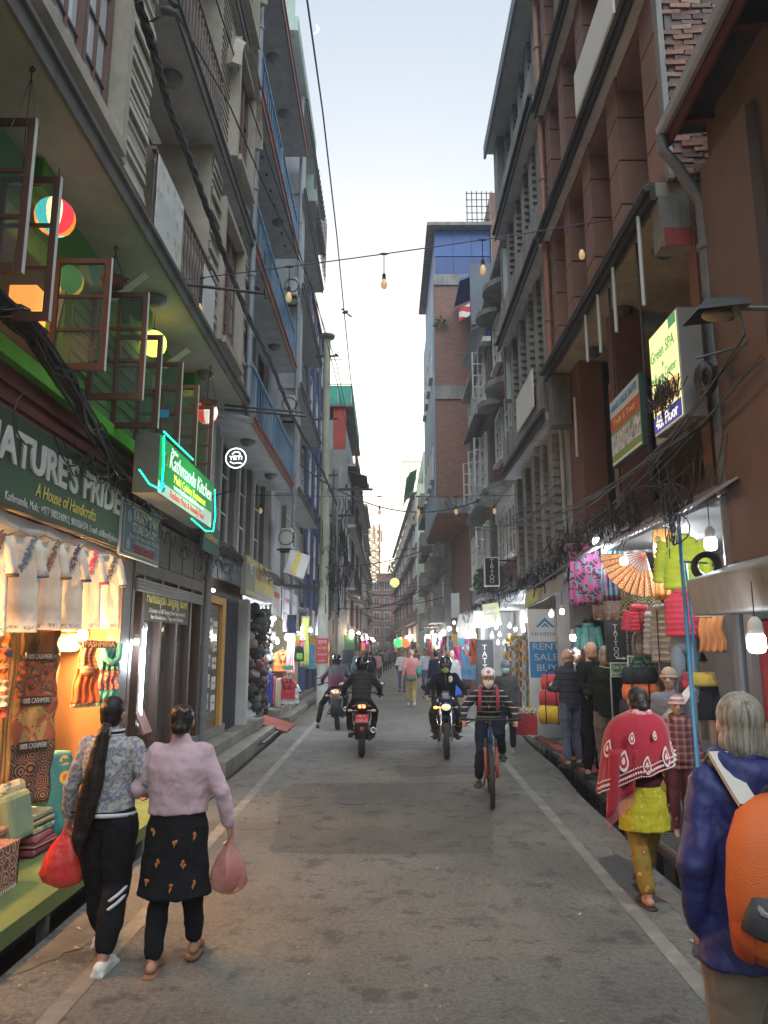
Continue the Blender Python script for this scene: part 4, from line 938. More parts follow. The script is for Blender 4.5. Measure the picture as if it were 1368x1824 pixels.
# ================================================================= RIGHT BUILDING 2 (grey, saw-tooth fins)
R2 = thing('sawtooth_building', 'grey concrete building with saw tooth edged pilasters and deep roof eave', 'building', (5,14.5,-.3))
g = MB(); g.box(3.2,9,12.3,17.2,3.3,14.6); g.box(4.4,9,12.3,17.2,-.3,3.3); g.box(3.2,4.4,16.95,17.2,-.3,3.3); g.box(3.1,3.2,12.32,12.55,3.3,14.6); g.build('wall', GREYW, R2)
def sawtooth(parent, y0, y1, z0, z1, x=3.2, d=.28, pitch=.16, tooth=.06):
    n = int((z1-z0)/pitch); a = []; b = []
    for k in range(n):
        z = z0+k*pitch; a += [(y0-tooth,z),(y0,z+pitch*.85)]; b += [(y1+tooth,z),(y1,z+pitch*.85)]
    g = MB(); vs = []; 
    for xx in (x-d, x): vs += [(xx,y,z) for y,z in a]+[(xx,y,z) for y,z in b]
    m = len(a); fs = [(i,i+1,m+i+1,m+i) for i in range(m-1)]; o = 2*m
    fs += [tuple(o+q for q in f[::-1]) for f in fs[:m-1]]
    fs += [(i,o+i,o+i+1,i+1) for i in range(m-1)]+[(m+i,m+i+1,o+m+i+1,o+m+i) for i in range(m-1)]
    fs += [(0,m,o+m,o),(m-1,o+m-1,o+2*m-1,2*m-1)]
    g.add(vs, fs); g.build('sawtooth_pilaster', CONC, parent)
for lv,(z0,z1) in enumerate(((3.4,5.75),(6.1,9.0),(9.35,12.0),(12.3,14.4))):
    for y in (12.75,13.5,14.35,15.3,16.3): sawtooth(R2, y, y+.3, z0, z1)
    for y0,y1 in ((13.1,13.45),(13.85,14.3),(14.7,15.25),(15.65,16.25)):
        window(R2,'R',3.2,y0,y1,z0+.5,z1-.2,1,3,DWOOD,GLASS,d=.05,fr=.04,sill=False,panes=False)
    if lv: 
        g = MB(); g.box(2.74,3.4,12.35,17.1,z0-.34,z0-.2); g.build('slab', SOFFIT2, R2); g = MB(); g.box(2.70,2.739,12.33,17.12,z0-.37,z0-.14); g.tube([(2.67,12.3,z0-.2),(2.67,17.1,z0-.2)],.03,6); g.build('slab_edge', IRON, R2)
        g = MB(); g.box(2.745,2.8,12.4,17.0,z0-.19,z0+.55); g.build('parapet', CONC, R2)
    dome(R2,(3.0,14.2,z0-.34),.1) if lv else None
g = MB(); g.box(2.58,4,12.2,17.3,14.5,14.62); g.build('roof', SOFFIT2, R2); g = MB(); g.box(2.52,2.58,12.1,17.35,14.4,14.75); g.build('fascia', mat('blue_grey_fascia',(.16,.19,.22)), R2)
g = MB(); g.box(2.75,3.2,16.6,17.15,12.3,14.5); g.build('corner_block', CONC, R2)
t = signbox('white_banner','blank white banner tied to the grey balcony front',2.68,13.0,14.75,6.2,6.95,.02,WHITEB,WHITEB)
t = signbox('white_banner','long blank pale banner high on the terracotta balcony',2.70,7.6,9.4,9.3,10.0,.02,WHITEB,WHITEB)
downpipe('drainpipe','terracotta coloured pipe between the terracotta and grey buildings',2.86,12.28,6.7,15,.06,mat('terra_pipe',(.27,.12,.08),rough=.5))
downpipe('drainpipe','second thin pipe on the corner of the grey building',3.02,12.42,3.3,12,.035,GREYW)
# ================================================================= RIGHT BUILDING 3 (maroon brick, curved balconies)
R3 = thing('curved_balcony_building', 'maroon brick building with curved white underside balconies', 'building', (5,21,-.3))
g = MB(); g.box(3.15,9,17.3,21.2,3.3,11.9); g.box(4.6,9,17.3,27,-.3,3.3); g.build('wall', BRICKM, R3)
g = MB(); g.box(3.05,9,21.25,26.6,3.3,10.9); g.build('brick_wall', BRICKG, R3)
g = MB(); g.box(3.12,3.15,17.4,21.1,5.35,5.85); g.build('white_band', WHITEF, R3)
for k in range(3):
    Z = 3.4+2.75*k
    for y0 in (17.6,19.3): window(R3,'R',3.15,y0,y0+1.1,Z+.75,Z+2.15,2,3,WHITEF,GLASS,d=.08)
    for y0,y1 in ((18.0,19.6),(19.8,21.1)):
        g = MB(); n_ = 10
        poly = [(0,0)]+[(-.62*math.sin(math.pi*i/n_)**.6, (y1-y0)*i/n_) for i in range(n_+1)]+[(0,y1-y0)]
        poly = [(3.15,y0)]+[(3.15-.55*math.sin(math.pi*i/n_)**.6, y0+(y1-y0)*i/n_) for i in range(1,n_)]+[(3.15,y1)]
        g.prism(poly, Z+2.45, Z+2.6); g.build('curved_balcony', CONC, R3)
    # white framed casements swung open into the street
    for y0 in (21.8,23.4,25.0):
        window(R3,'R',3.05,y0,y0+1.1,Z+.5,Z+2.2,2,4,WHITEF,GLASS,d=.08,panes=False)
        if y0 > 22 and k != 1: continue
        q = MB(); x0,x1,yy,za,zb = 2.62,3.0,y0-.02,Z+.5,Z+2.0
        q.box(x0,x0+.05,yy,yy+.03,za,zb); q.box(x1-.05,x1,yy,yy+.03,za,zb)
        for j in range(5): zz = za+(zb-za)*j/4; q.box(x0+.05,x1-.05,yy+.002,yy+.028,zz-.02 if j else zz,zz+.02 if j < 4 else zz)
        q.box((x0+x1)/2-.012,(x0+x1)/2+.012,yy+.004,yy+.026,za,zb); q.build('open_casement', WHITEF, R3)
    g = MB(); g.prism([(0,0),(-.45,-.22),(-.45,-.16),(0,.08)],21.3,24.6,Matrix(((1,0,0,3.05),(0,0,1,0),(0,1,0,Z+2.75),(0,0,0,1)))); g.build('canopy', mat('blue_grey_canopy',(.16,.18,.19),dirt=.4), R3)
g = MB(); g.box(2.85,9,17.2,21.2,11.9,12.05); g.box(2.8,9,21.25,26.7,10.9,11.05); g.build('roof', GREYW, R3)
for z,lab in ((10.9,'upper white light box sign with blank panel on the right facade'),(8.4,'lower white light box sign with blank panel on the right facade')):
    a = P(893,500,y=17.0).x; t = thing('light_box',lab,'sign',(a,17,z-.8),group='two blank light boxes on the right facade')
    g = MB(); g.box(a,a+.4,16.9,17.04,z-.75,z+.75); g.build('case', BROWN2, t); g = MB(); g.box(a+.03,a+.37,16.885,16.899,z-.7,z+.7); g.build('face', mat('pale_blue_face',(.45,.55,.55),var=.08), t)
    g = MB(); g.box(a+.4,3.16,16.95,16.99,z+.4,z+.43); g.box(a+.4,3.16,16.95,16.99,z-.43,z-.4); g.build('bracket', IRON, t)
def tattoo(label, x0, x1, y, z0, z1, s, size, frame=WHITEF, extra=None, off=0):
    t = thing('tattoo_sign', label, 'sign', ((x0+x1)/2,y,z0)); g = MB(); g.box(x0,x1,y,y+.08,z0,z1); g.build('case', frame, t)
    g = MB(); w_ = (x1-x0)*.08; g.box(x0+w_,x1-w_,y-.008,y-.001,z0+w_,z1-w_); g.build('face', mat('black_sign_face',(.022,.022,.025),var=.2), t)
    n = len(s); H_ = (z1-z0)
    for i, ch in enumerate(s): text(t, ch, ((x0+x1)/2-off, y-.013, z1-H_*(.12+.80*(i+.3)/n)), size, WT)
    return t
a = P(862,1045,y=17.3); b = P(888,993,y=17.3); tattoo('white framed vertical tattoo sign high on the maroon building',a.x,b.x,17.2,a.z,b.z,'TATTOO',.14)
g = MB(); g.box(b.x,3.2,17.24,17.28,b.z-.1,b.z-.06); g.build('sign_bracket', IRON, R3)
# ================================================================= RIGHT BUILDING 4 (brick tower with blue top) and beyond
R4 = thing('brick_tower', 'tall brick building with bright blue sheet metal top storey', 'building', (5,33,-.3))
g = MB(); g.box(2.05,8,30,38.5,7.3,17.6); g.box(3.35,8,30,38.5,-.3,7.3); g.box(4.6,8,29.9,38,17.6,21.8); g.build('wall', BRICKT, R4)
g = MB(); g.box(2.0,2.05,30.3,38.5,7.3,17.6); g.build('plaster_side', mat('pale_blue_side',(.30,.40,.48),var=.15,dirt=.3,streak=True), R4)
for a_ in ((2.02,3.4,12.2,12.8),(2.02,3.4,7.3,7.9),(2.02,8,17.4,17.9)): g = MB(); g.box(a_[0],a_[1],29.93,29.999,a_[2],a_[3]); g.build('concrete_band', CONC, R4)
BLT2 = mat('blue_sheet_metal',(.02,.10,.34),rough=.45,var=.2,dirt=.25)
BLD = mat('dark_blue_sheet',(.015,.055,.20),rough=.45,var=.2)
for z0,z1 in ((17.9,18.75),(18.8,20.0)):
    for k in range(3): g = MB(); g.box(2.1+.82*k,2.9+.82*k,30.02,30.06,z0,z1); g.build('panel', BLT2 if z0 > 18.5 else BLD, R4)
g = MB(); g.box(2.1,4.58,30.08,38,17.9,20.0); g.build('penthouse_wall', BLD, R4); g = MB(); g.box(1.75,4.59,29.6,38.5,20.05,20.2); g.build('roof', CONC, R4); g = MB(); g.box(4.56,4.6,29.85,30,17.6,21.8); g.build('corner_strip', CONC, R4)
q = MB()
for k in range(9): q.tube([(3.55+.22*k,29.95,20.2),(3.55+.22*k,29.95,21.9)],.02,4)
for k in range(6): q.tube([(3.5,29.95,20.2+.32*k),(5.4,29.95,20.2+.32*k)],.02,4)
q.build('roof_mesh', IRON, R4)
g = MB(); g.prism([(0,0),(-1.4,-.6),(-1.4,-.5),(0,.1)],27.5,29.8,Matrix(((1,0,0,4.3),(0,0,1,0),(0,1,0,16.9),(0,0,0,1)))); g.box(4.2,4.3,27.5,29.8,13.6,17.0); g.build('blue_annex', BLT2, R4)
g = MB(); g.box(3.3,4.2,27.4,27.45,14.4,17.0); g.build('grey_annex', mat('slate_panel',(.10,.12,.14)), R4)
g = MB(); g.box(3.6,5.0,26.7,29.9,-.3,13.6); g.build('link_wall', GREYW, R4)
for k in range(4): window(R4,'R',2.0,31+1.8*k,32+1.8*k,9,10.4,2,2,WHITEF,GLASS,d=.08,panes=False); window(R4,'R',2.0,31+1.8*k,32+1.8*k,13.6,15,2,2,WHITEF,GLASS,d=.08,panes=False)
# flag and plant on the brick tower
t = thing('prayer_flag','small red and white flag on a roof pole','flag',(3.2,26.5,13.6)); g = MB(); g.tube([(3.2,26.5,12.5),(3.2,26.5,15.0)],.02,5); g.build('pole', IRON, t); g = MB(); g.grid(lambda u,v: Vector((3.2-.45*u,26.5+.05*math.sin(u*7),14.9-.5*v-.3*u)),8,6); g.build('flag', cloth_print('flag_print','stripes',[(.5,.05,.05),(.6,.6,.58)],2.2), t)
def leafy(name, label, cat, c, r, n, col=(.035,.07,.02), s=.07):
    q = MB(); 
    for _ in range(n):
        v = Vector((random.gauss(0,1),random.gauss(0,1),random.gauss(0,1))).normalized()*random.uniform(.4,1); p = Vector(c)+Vector((v.x*r[0],v.y*r[1],v.z*r[2]))
        m_ = rotm(random.uniform(0,6),random.uniform(0,6),random.uniform(0,6)); k = s*random.uniform(.6,1.3)
        q.add([p+m_@Vector(w_) for w_ in ((-k,0,0),(0,-k*.4,0),(k,0,k*.2),(0,k*.4,0))],[(0,1,2,3)])
    t = thing(name,label,cat,(c[0],c[1],c[2]-r[2])); o = tag(q.build('leaves', mat('leaf_green',col,var=.4,scale=8,rough=.6,bump=0), t),kind='stuff'); return t
c = P(820,1060,y=19); t = leafy('potted_plants','dark green trailing plants on a ledge under the white casements','plant',(2.85,21.5,3.75),(.35,1.3,.45),900)
g = MB(); g.box(2.6,3.1,20.4,22.8,3.2,3.34); g.build('ledge', DCONC, t)
leafy('wall_weed','small weed growing from the brick tower wall','plant',(2.3,29.85,15.6),(.4,.1,.35),80,s=.08)
for i in range(3): g = MB(); g.lathe([(.08,0),(.11,.17),(.12,.18),(.02,.16)],(2.75,20.8+.6*i,3.34),12); solo(g,'flower_pot',TERRA,['left end pot under the trailing plants','middle pot under the trailing plants','right end pot under the trailing plants'][i],'pot',group='pots on the right ledge')
# middle block of storeys under the tower
for k,(y0,y1,x,h,m,lab) in enumerate([(38.6,47,3.0,13.0,GREYW,'grey building with box balconies beyond the brick tower'),(47.1,58,2.9,12.2,mat('beige_render',(.34,.30,.24),dirt=.4),'beige narrow building beyond the brick tower')]):
    T_ = thing('street_house',lab,'building',(x+2,(y0+y1)/2,-.3)); g = MB(); g.box(x,10,y0,y1,-.3,h); g.build('wall', m, T_)
    for j in range(4):
        Z = 3+2.6*j; g = MB(); g.box(x-.75,x,y0+.5,y0+3.2,Z+.1,Z+1.0); g.build('balcony', CONC, T_); g = MB(); g.box(x-.5,x,y0+4.2,y1-1,Z,Z+.9); g.build('balcony', DCONC, T_)
        for q_ in range(3): window(T_,'R',x,y0+.8+2.6*q_,y0+2.2+2.6*q_,Z+1.0,Z+2.3,2,2,WHITEF,GLASS,d=.1,panes=False,sill=False)
g = MB(); PG = mat('pale_green_render',(.46,.52,.38),var=.08,dirt=.3,streak=True)
T_ = thing('pale_green_building','pale green stepped building with pinkish street facade, far right of the gap','building',(4,62,-.3))
Mr = Matrix.Rotation(R(2.2),4,'Z'); 
g.box(2.45,12,60,61,-.3,15.2); g.box(3.0,12,60.2,72,15.2,18.0); g.box(2.5,12,61,76,-.3,15.2); g.build('wall', PG, T_)
g = MB(); g.box(3.25,3.9,59.93,59.99,16.0,17.2); g.build('vent_grille', DCONC, T_)
for k in range(5): 
    Z = 1.5+2.7*k; window(T_,'R',2.45,61,63,Z+.8,Z+2.2,2,2,WHITEF,GLASS,d=.12,panes=False,sill=False)
    if k > 0: g = MB(); g.box(2.95,3.7,59.94,59.99,Z+.7,Z+1.9); g.build('window', WHITEF, T_)
T2 = thing('pink_terrace_house','pinkish house with green curved roof canopy closing the right side','building',(3,85,-.3))
g = MB(); V=[(2.42,61.2),(1.05,108),(12,108),(12,61.2)]; g.prism(V,-.3,14.6); g.build('wall', mat('dusty_pink',(.36,.25,.22),var=.15,dirt=.35), T2)
for k in range(5):
    Z = 1.4+2.7*k; 
    for j in range(6):
        yy = 63+7*j; xx = 2.42-(yy-61.2)*.0293; window(T2,'R',xx,yy,yy+2.2,Z+.8,Z+2.2,2,2,WHITEF,GLASS,d=.15,panes=False,sill=False)
    g = MB(); g.prism([(2.45,61.2),(1.0,108),(.65,108),(2.05,61.2)],Z+2.45,Z+2.6); g.build('slab', CONC, T2)
g = MB(); g.prism([(0,0),(-.6,-.3),(-.95,-.9),(-1.0,-1.6),(-.94,-1.6),(-.88,-.9),(-.55,-.35),(0,-.08)],60.5,72,Matrix(((1,0,0,2.5),(0,0,1,0),(0,1,0,16.6),(0,0,0,1)))); g.build('curved_canopy', mat('green_canopy',(.03,.28,.17)), T2)
q = MB()
for k in range(10): q.tube([(1.2+.28*k,66,16.6),(1.2+.28*k,66,18.6)],.03,4)
q.tube([(1.2,66,18.6),(3.8,66,18.6)],.04,4); q.build('roof_rail', IRON, T2)
# end of the street
T3 = thing('end_brick_building','orange brick building with many small windows closing the street','building',(-1,120,-.3))
g = MB(); g.box(-9,9,120,128,-.3,12.2); g.box(-1.7,9,119.5,128,12.2,13.6); g.build('wall', brickmat('orange_brick',(.30,.13,.08),(.24,.10,.065),(.20,.16,.13),2), T3)
for k in range(5):
    for j in range(7):
        x0 = -5.6+1.7*j; z0 = 1.2+2.4*k
        f = MB(); f.box(x0,x0+.9,119.88,120,z0,z0+1.4); w_ = f.build('window', WHITEF, T3); f = MB(); f.box(x0+.08,x0+.42,119.85,119.88,z0+.1,z0+1.3); f.box(x0+.48,x0+.82,119.85,119.88,z0+.1,z0+1.3); p = f.build('pane', GLASS, T3); p.parent = w_
    g = MB(); g.box(-9,9,119.85,120,.6+2.4*k,.75+2.4*k); g.build('band', CONC, T3)
g = MB(); g.box(-.5,3,116,119.4,5.2,5.5); g.box(-.5,-.3,116,116.2,-.3,5.2); g.build('terrace', CONC, T3)
q = leafy('roof_garden','dark shrubs on the roof of the end building','plant',(1.3,119,14.4),(1.6,1,1.2),260,s=.3)
# telecom mast
t = thing('telecom_mast','red and white lattice mast behind the end building','mast',(-2.3,140,12))
wm = mat('mast_white',(.5,.36,.2)); rm = mat('mast_red',(.4,.10,.05))
for sx in (-1,1):
    for sy in (-1,1):
        for k in range(6):
            g = MB(); g.tube([(-2.6+sx*1.1,140+sy*1.1,12+2.1*k),(-2.6+sx*1.1,140+sy*1.1,14.1+2.1*k)],.2,5); g.build('leg', rm if k % 2 else wm, t)
q = MB(); 
for k in range(9):
    z = 12.3+1.4*k
    for a_,b_ in (((-1,-1),(1,-1)),((1,-1),(1,1)),((1,1),(-1,1)),((-1,1),(-1,-1))):
        q.tube([(-2.6+1.1*a_[0],140+1.1*a_[1],z),(-2.6+1.1*b_[0],140+1.1*b_[1],z+1.4)],.09,4); q.tube([(-2.6+1.1*a_[0],140+1.1*a_[1],z+1.4),(-2.6+1.1*b_[0],140+1.1*b_[1],z)],.09,4); q.tube([(-2.6+1.1*a_[0],140+1.1*a_[1],z),(-2.6+1.1*b_[0],140+1.1*b_[1],z)],.09,4)
tag(q.build('lattice', wm, t),kind='stuff')
for k in range(8): q = MB(); a_ = k*.8; q.box(-2.6+1.5*math.cos(a_)-.15,-2.6+1.5*math.cos(a_)+.15,140+1.5*math.sin(a_)-.1,140+1.5*math.sin(a_)+.1,21.5+(k%3)*.8,23.8+(k%3)*.8); q.build('antenna', wm, t)
# crescent moon
r_ = ray(560,52); M0 = Vector((0,0,CAMH))+Vector(r_)*1500
g = MB(); A_ = []
for i in range(17): a_ = -math.pi/2+math.pi*i/16; A_.append((9.5*math.cos(a_),9.5*math.sin(a_)))
for i in range(1,16): a_ = math.pi/2-math.pi*i/16; A_.append((5.2*math.cos(a_),9.5*math.sin(a_)))
q_ = cam.rotation_euler.to_matrix().to_4x4(); g.prism(A_,0,.5,Matrix.Translation(M0)@q_@Matrix.Rotation(R(-18),4,'Z'))
o = g.build('moon', glow('moonlight',(.95,.97,1.0),1.0)); tag(o,'thin white crescent moon in the pale sky','moon')

# ================================================================= poles, wires, bulbs
t = thing('power_pole','white painted concrete power pole with a red notice','utility pole',(-2.12,24.6,-.05))
g = MB(); g.lathe([(.19,0),(.17,3.2)],(-2.12,24.6,-.05),14); g.build('pole', mat('whitewashed_concrete',(.46,.45,.40),var=.12,dirt=.4), t)
g = MB(); g.lathe([(.165,0),(.12,9.4)],(-2.12,24.6,3.15),14); g.build('shaft', mat('yellowish_pole',(.40,.41,.30),dirt=.3), t)
g = MB(); g.lathe([(.1,0),(.26,.02),(.28,.1),(.1,.14)],(-2.12,24.6,12.6),16); g.build('cap', CONC, t)
g = MB(); g.box(-2.32,-1.92,24.38,24.4,1.35,2.15); g.build('notice', mat('red_notice',(.36,.04,.045),var=.1), t)
for i,s_ in enumerate(('सूचना','नेपाल बिजुली','काठमाडौं','ठमेल')): text(t,s_,(-2.12,24.375,2.03-.2*i),[.15,.09,.09,.08][i],WT,width=[.28,.3,.3,.22][i])
for z in (11.9,9.6,7.6): g = MB(); g.bar((-2.5,24.55,z),(-1.7,24.55,z+.03),.05); g.build('crossarm', IRON, t)
t = thing('transformer_pole','grey pole with crossarms and dense cable bundles behind the white pole','utility pole',(-2.15,30,-.05)); 
g = MB(); g.lathe([(.17,0),(.12,9.2)],(-2.15,30,-.05),12); g.build('pole', CONC, t)
for z,a_,b_ in ((8.3,-2.6,-.6),(7.2,-2.6,-1.3)): g = MB(); g.bar((a_,30,z),(b_,30,z),.09); g.build('crossarm', IRON, t)
g = MB(); g.bar((-2.1,30,6.8),(-1.0,30,8.2),.05); g.build('brace', IRON, t)
for x_ in (-2.5,-1.7,-.8): g = MB(); g.lathe([(.03,0),(.06,.04),(.035,.08),(.06,.12),(.03,.18)],(x_,30,8.35),8); g.build('insulator', mat('porcelain',(.08,.05,.04)), t)
def sag(a, b, s, n=14): a = Vector(a); b = Vector(b); return [a.lerp(b, i/n)-Vector((0,0,s*4*(i/n)*(1-i/n))) for i in range(n+1)]
def wire(label, pts, r=.012, m=WIREM, name='cable', group=None): g = MB(); g.tube(pts, r, 6); return solo(g, name, m, label, 'cable', group=group)
PURP = mat('purple_cable',(.06,.03,.09),rough=.5)
wire('long thin cable running up the middle of the sky', [P(547,0,y=9.5),P(575,200,y=13),P(600,420,y=18),P(627,700,y=30),P(648,900,y=52),P(655,960,y=75)], .016, PURP)
wire('thin cable beside the pole against the sky', [P(300,0,y=6),P(410,190,y=9),P(470,330,y=11),P(560,520,y=18),P(600,680,y=25),P(655,940,y=60)], .012)
wire('thin cable passing down the left facades', [P(385,0,y=9),P(440,170,y=11),P(520,410,y=15),P(600,650,y=25),P(640,850,y=40)], .012)
def twist(label, pts, r, k=3, rr=.02):
    t = thing('twisted_cable', label, 'cable', pts[0]); 
    # resample
    P_ = []; 
    for a,b in zip(pts,pts[1:]):
        for i in range(14): P_.append(Vector(a).lerp(Vector(b),i/14))
    P_.append(Vector(pts[-1]))
    for j in range(k):
        q = [p+Vector((math.cos(i*.5+j*2.1)*rr,0,math.sin(i*.5+j*2.1)*rr)) for i,p in enumerate(P_)]
        g = MB(); g.tube(q, r, 6); g.build('strand', WIREM, t)
twist('thick twisted black power cable hanging along the left facade', [P(245,0,y=5.2),P(275,95,y=5.6),P(300,185,y=6.2),P(335,275,y=7),P(365,360,y=7.8),P(405,470,y=9),P(440,560,y=10.5),P(480,640,y=12.5),P(520,740,y=16),P(575,840,y=22),P(600,900,y=28)], .02, 3, .022)
# bundle above the left signs
t = thing('cable_bundle','thick sagging bundle of black cables above the left shop signs','cable bundle',(-2.7,7,3.8))
mid = [P(-40,500,y=5.0),P(60,590,y=5.4),P(140,710,y=6.2),P(190,800,y=7.2),P(260,880,y=8.4),P(330,940,y=10.5),P(420,990,y=13.5),P(500,1040,y=18),P(575,1050,y=24)]
random.seed(3)
for j in range(26):
    q = []; a_ = random.uniform(0,6.28); rr = random.uniform(.01,.075)
    for i in range(len(mid)-1):
        for k in range(6):
            p = mid[i].lerp(mid[i+1],k/6); a_ += random.uniform(-.35,.35); q.append(p+Vector((math.cos(a_)*rr,0,math.sin(a_)*rr*1.2-(.02 if j<20 else .1*math.sin(k)))))
    g = MB(); g.tube(q, random.choice((.008,.011,.016)), 5); g.build('cable', WIREM, t)
def tangle(label, c, r, n, L=(.4,1.3), th=.006, seed=1):
    rnd = random.Random(seed); t = thing('cable_tangle', label, 'cable tangle', c); q = MB()
    for _ in range(n):
        p = Vector(c)+Vector([rnd.gauss(0,.5)*r[i] for i in range(3)]); tt = th*rnd.uniform(.6,1.5)
        if rnd.random() < .55:
            ax = 1 if r[1] > r[2] else 2; e = p.copy(); e[ax] += rnd.uniform(-.6,.6)*r[ax]+rnd.uniform(-.3,.3)*L[1]; e.x += rnd.uniform(-.04,.04); d_ = rnd.uniform(.03,.22)*L[1]
            q.tube([p.lerp(e,i/9)+Vector((rnd.uniform(-.006,.006),rnd.uniform(-.006,.006),-d_*4*(i/9)*(1-i/9))) for i in range(10)], tt, 4)
        else:
            R0 = rnd.uniform(.03,.13)*L[1]; a0 = rnd.uniform(0,6.3); da = rnd.uniform(2.5,7.5); u_ = Vector((rnd.uniform(-.5,.5),rnd.uniform(.4,1),0)).normalized()
            q.tube([p+u_*R0*math.cos(a0+da*i/12)*(1+.04*i)+Vector((0,0,R0*.8*math.sin(a0+da*i/12)-.012*i*L[1])) for i in range(13)], tt, 4)
    tag(q.build('cables', WIREM, t), kind='stuff'); return t
tangle('messy loose wires along the top of the left shop signs', (-2.85,7.5,3.7), (.05,1.6,.06), 40, seed=2)
tangle('messy loose wires above the carving and bowl shops', (-2.8,11.5,3.35), (.06,2.2,.12), 60, seed=3)
tangle('messy wires above the hat shop sign', (-2.75,16.5,3.5), (.08,2.6,.15), 60, seed=4)
tangle('dense dark wire knot at the white power pole', (-2.0,25,4.2), (.3,.6,1.2), 140, (.8,2.4), .012, seed=5)
tangle('dark wire coils on the transformer pole', (-2.0,30.3,5.5), (.5,.6,2.0), 120, (1,3), .016, seed=6)
tangle('knot of black wires in front of the lit spa sign', (2.6,6.7,4.28), (.03,.22,.1), 60, (.3,1.0), .005, seed=7)
tangle('long tangle of cables along the right shop awning', (2.75,9.5,3.55), (.06,2.8,.12), 110, (.6,1.8), .007, seed=8)
tangle('bird nest of wires at the top of the blue pole', (2.62,6.7,3.2), (.07,.12,.18), 60, (.4,1.0), .005, seed=9)
tangle('hanging wires along the grey saw tooth building', (2.85,14,3.3), (.12,2.5,.2), 60, (.6,1.6), .008, seed=10)
tangle('wires in front of the maroon building', (2.9,20,3.6), (.2,3,.5), 90, (1,3), .01, seed=11)
for i,(a_,b_,s_) in enumerate([((2.7,6.2,3.7),(2.85,17,4.6),.3),((2.65,5,4.0),(2.8,12,3.5),.15),((2.75,12,3.6),(2.9,24,3.9),.5),((2.8,12,4.4),(2.4,30,8),.8)]):
    for k in range(4): wire(['sagging black cable over the right awnings','sagging cable near the lit spa sign','low cable past the tattoo sign','rising cable towards the brick tower'][i], sag(Vector(a_)+Vector((random.uniform(-.1,.1),0,random.uniform(-.15,.15))),Vector(b_)+Vector((random.uniform(-.1,.1),0,random.uniform(-.25,.25))),s_+random.uniform(-.1,.15)), .009, group='parallel cable runs on the right side %d' % i if False else 'parallel cables along the right shopfronts')
# many thin cables between the far facades
for i in range(16):
    y = 26+i*4.2; z = random.uniform(4.5,9.5); a_ = (-2.9,y+random.uniform(-4,4),z+random.uniform(-.8,1)); b_ = (3.0 if y < 60 else 2,y+random.uniform(-4,6),z+random.uniform(-1,1.4))
    wire('thin dark cable crossing the far street %s' % ('below the second string lights' if z < 7 else 'high between the facades'), sag(a_,b_,random.uniform(.2,.9)), .022, group='cables crossing the far street')
def string_lights(label, a, b, s, bulbs, drop=.28, blab='', r=.008, lit=False):
    pts = sag(a,b,s,24); wire(label, pts, r, PURP)
    for f, lb in bulbs:
        p = Vector(a).lerp(Vector(b),f)-Vector((0,0,s*4*f*(1-f))); hang_bulb(p, drop, lb)
BULBG = mat('amber_unlit_bulb',(.50,.38,.22),rough=.15,var=.2,bump=0,emit=(1,.6,.25),es=.12)  # unlit bulbs, yet a faint warm glow is put into the glass
def hang_bulb(p, drop, label):
    t = thing('string_bulb', label, 'light bulb', (p.x,p.y,p.z-drop-.2), group='unlit amber bulbs on the string lights')
    g = MB(); g.ell(p,(.06,.015,.018)); g.build('clip', WIREM, t); g = MB(); g.tube([p,p-Vector((0,0,drop))],.006,5); g.build('cord', WIREM, t)
    g = MB(); g.lathe([(.012,0),(.024,-.015),(.024,-.08),(.02,-.085)],p-Vector((0,0,drop)),10); g.build('socket', BLACKR, t)
    g = MB(); g.lathe([(.018,-.08),(.03,-.11),(.042,-.15),(.038,-.19),(.02,-.215),(.001,-.22)],p-Vector((0,0,drop)),12); g.build('bulb', BULBG, t, smooth=True)
a = P(-60,541,y=9); b = P(1420,335,y=9)
def fx(px): return (P(px,540,y=9).x-a.x)/(b.x-a.x)
string_lights('near string light cable spanning the whole street', a, b, .12, [(fx(208),'bulb on the string before the open casement sashes'),(fx(355),'bulb on the string under the left soffit'),(fx(514),'bulb on the string before the blue railings'),(fx(684),'bulb on the string hanging against the sky'),(fx(862),'bulb on the string in front of the brick tower'),(fx(1041),'bulb on the string before the terracotta facade'),(fx(1243),'bulb on the string beside the bent drainpipe')])
a = P(380,880,y=17); b = P(1000,880,y=17)
def fx(px): return (P(px,880,y=17).x-a.x)/(b.x-a.x)
string_lights('second string light cable across the street below the first', a, b, .06, [(fx(425),'far string bulb under the round glowing sign'),(fx(465),'far string bulb by the hat shop'),(fx(676),'far string bulb hanging against the sky gap'),(fx(745),'far string bulb before the pale green building'),(fx(812),'far string bulb before the brick tower base'),(fx(880),'far string bulb near the upper tattoo sign')], .22)
a = P(575,1045,y=34); b = P(900,1030,y=34); string_lights('third string light cable far down the street', a, b, .2, [(.2,'tiny far bulb on the third string, left end'),(.5,'tiny far bulb on the third string, middle'),(.8,'tiny far bulb on the third string, right end')], .3)
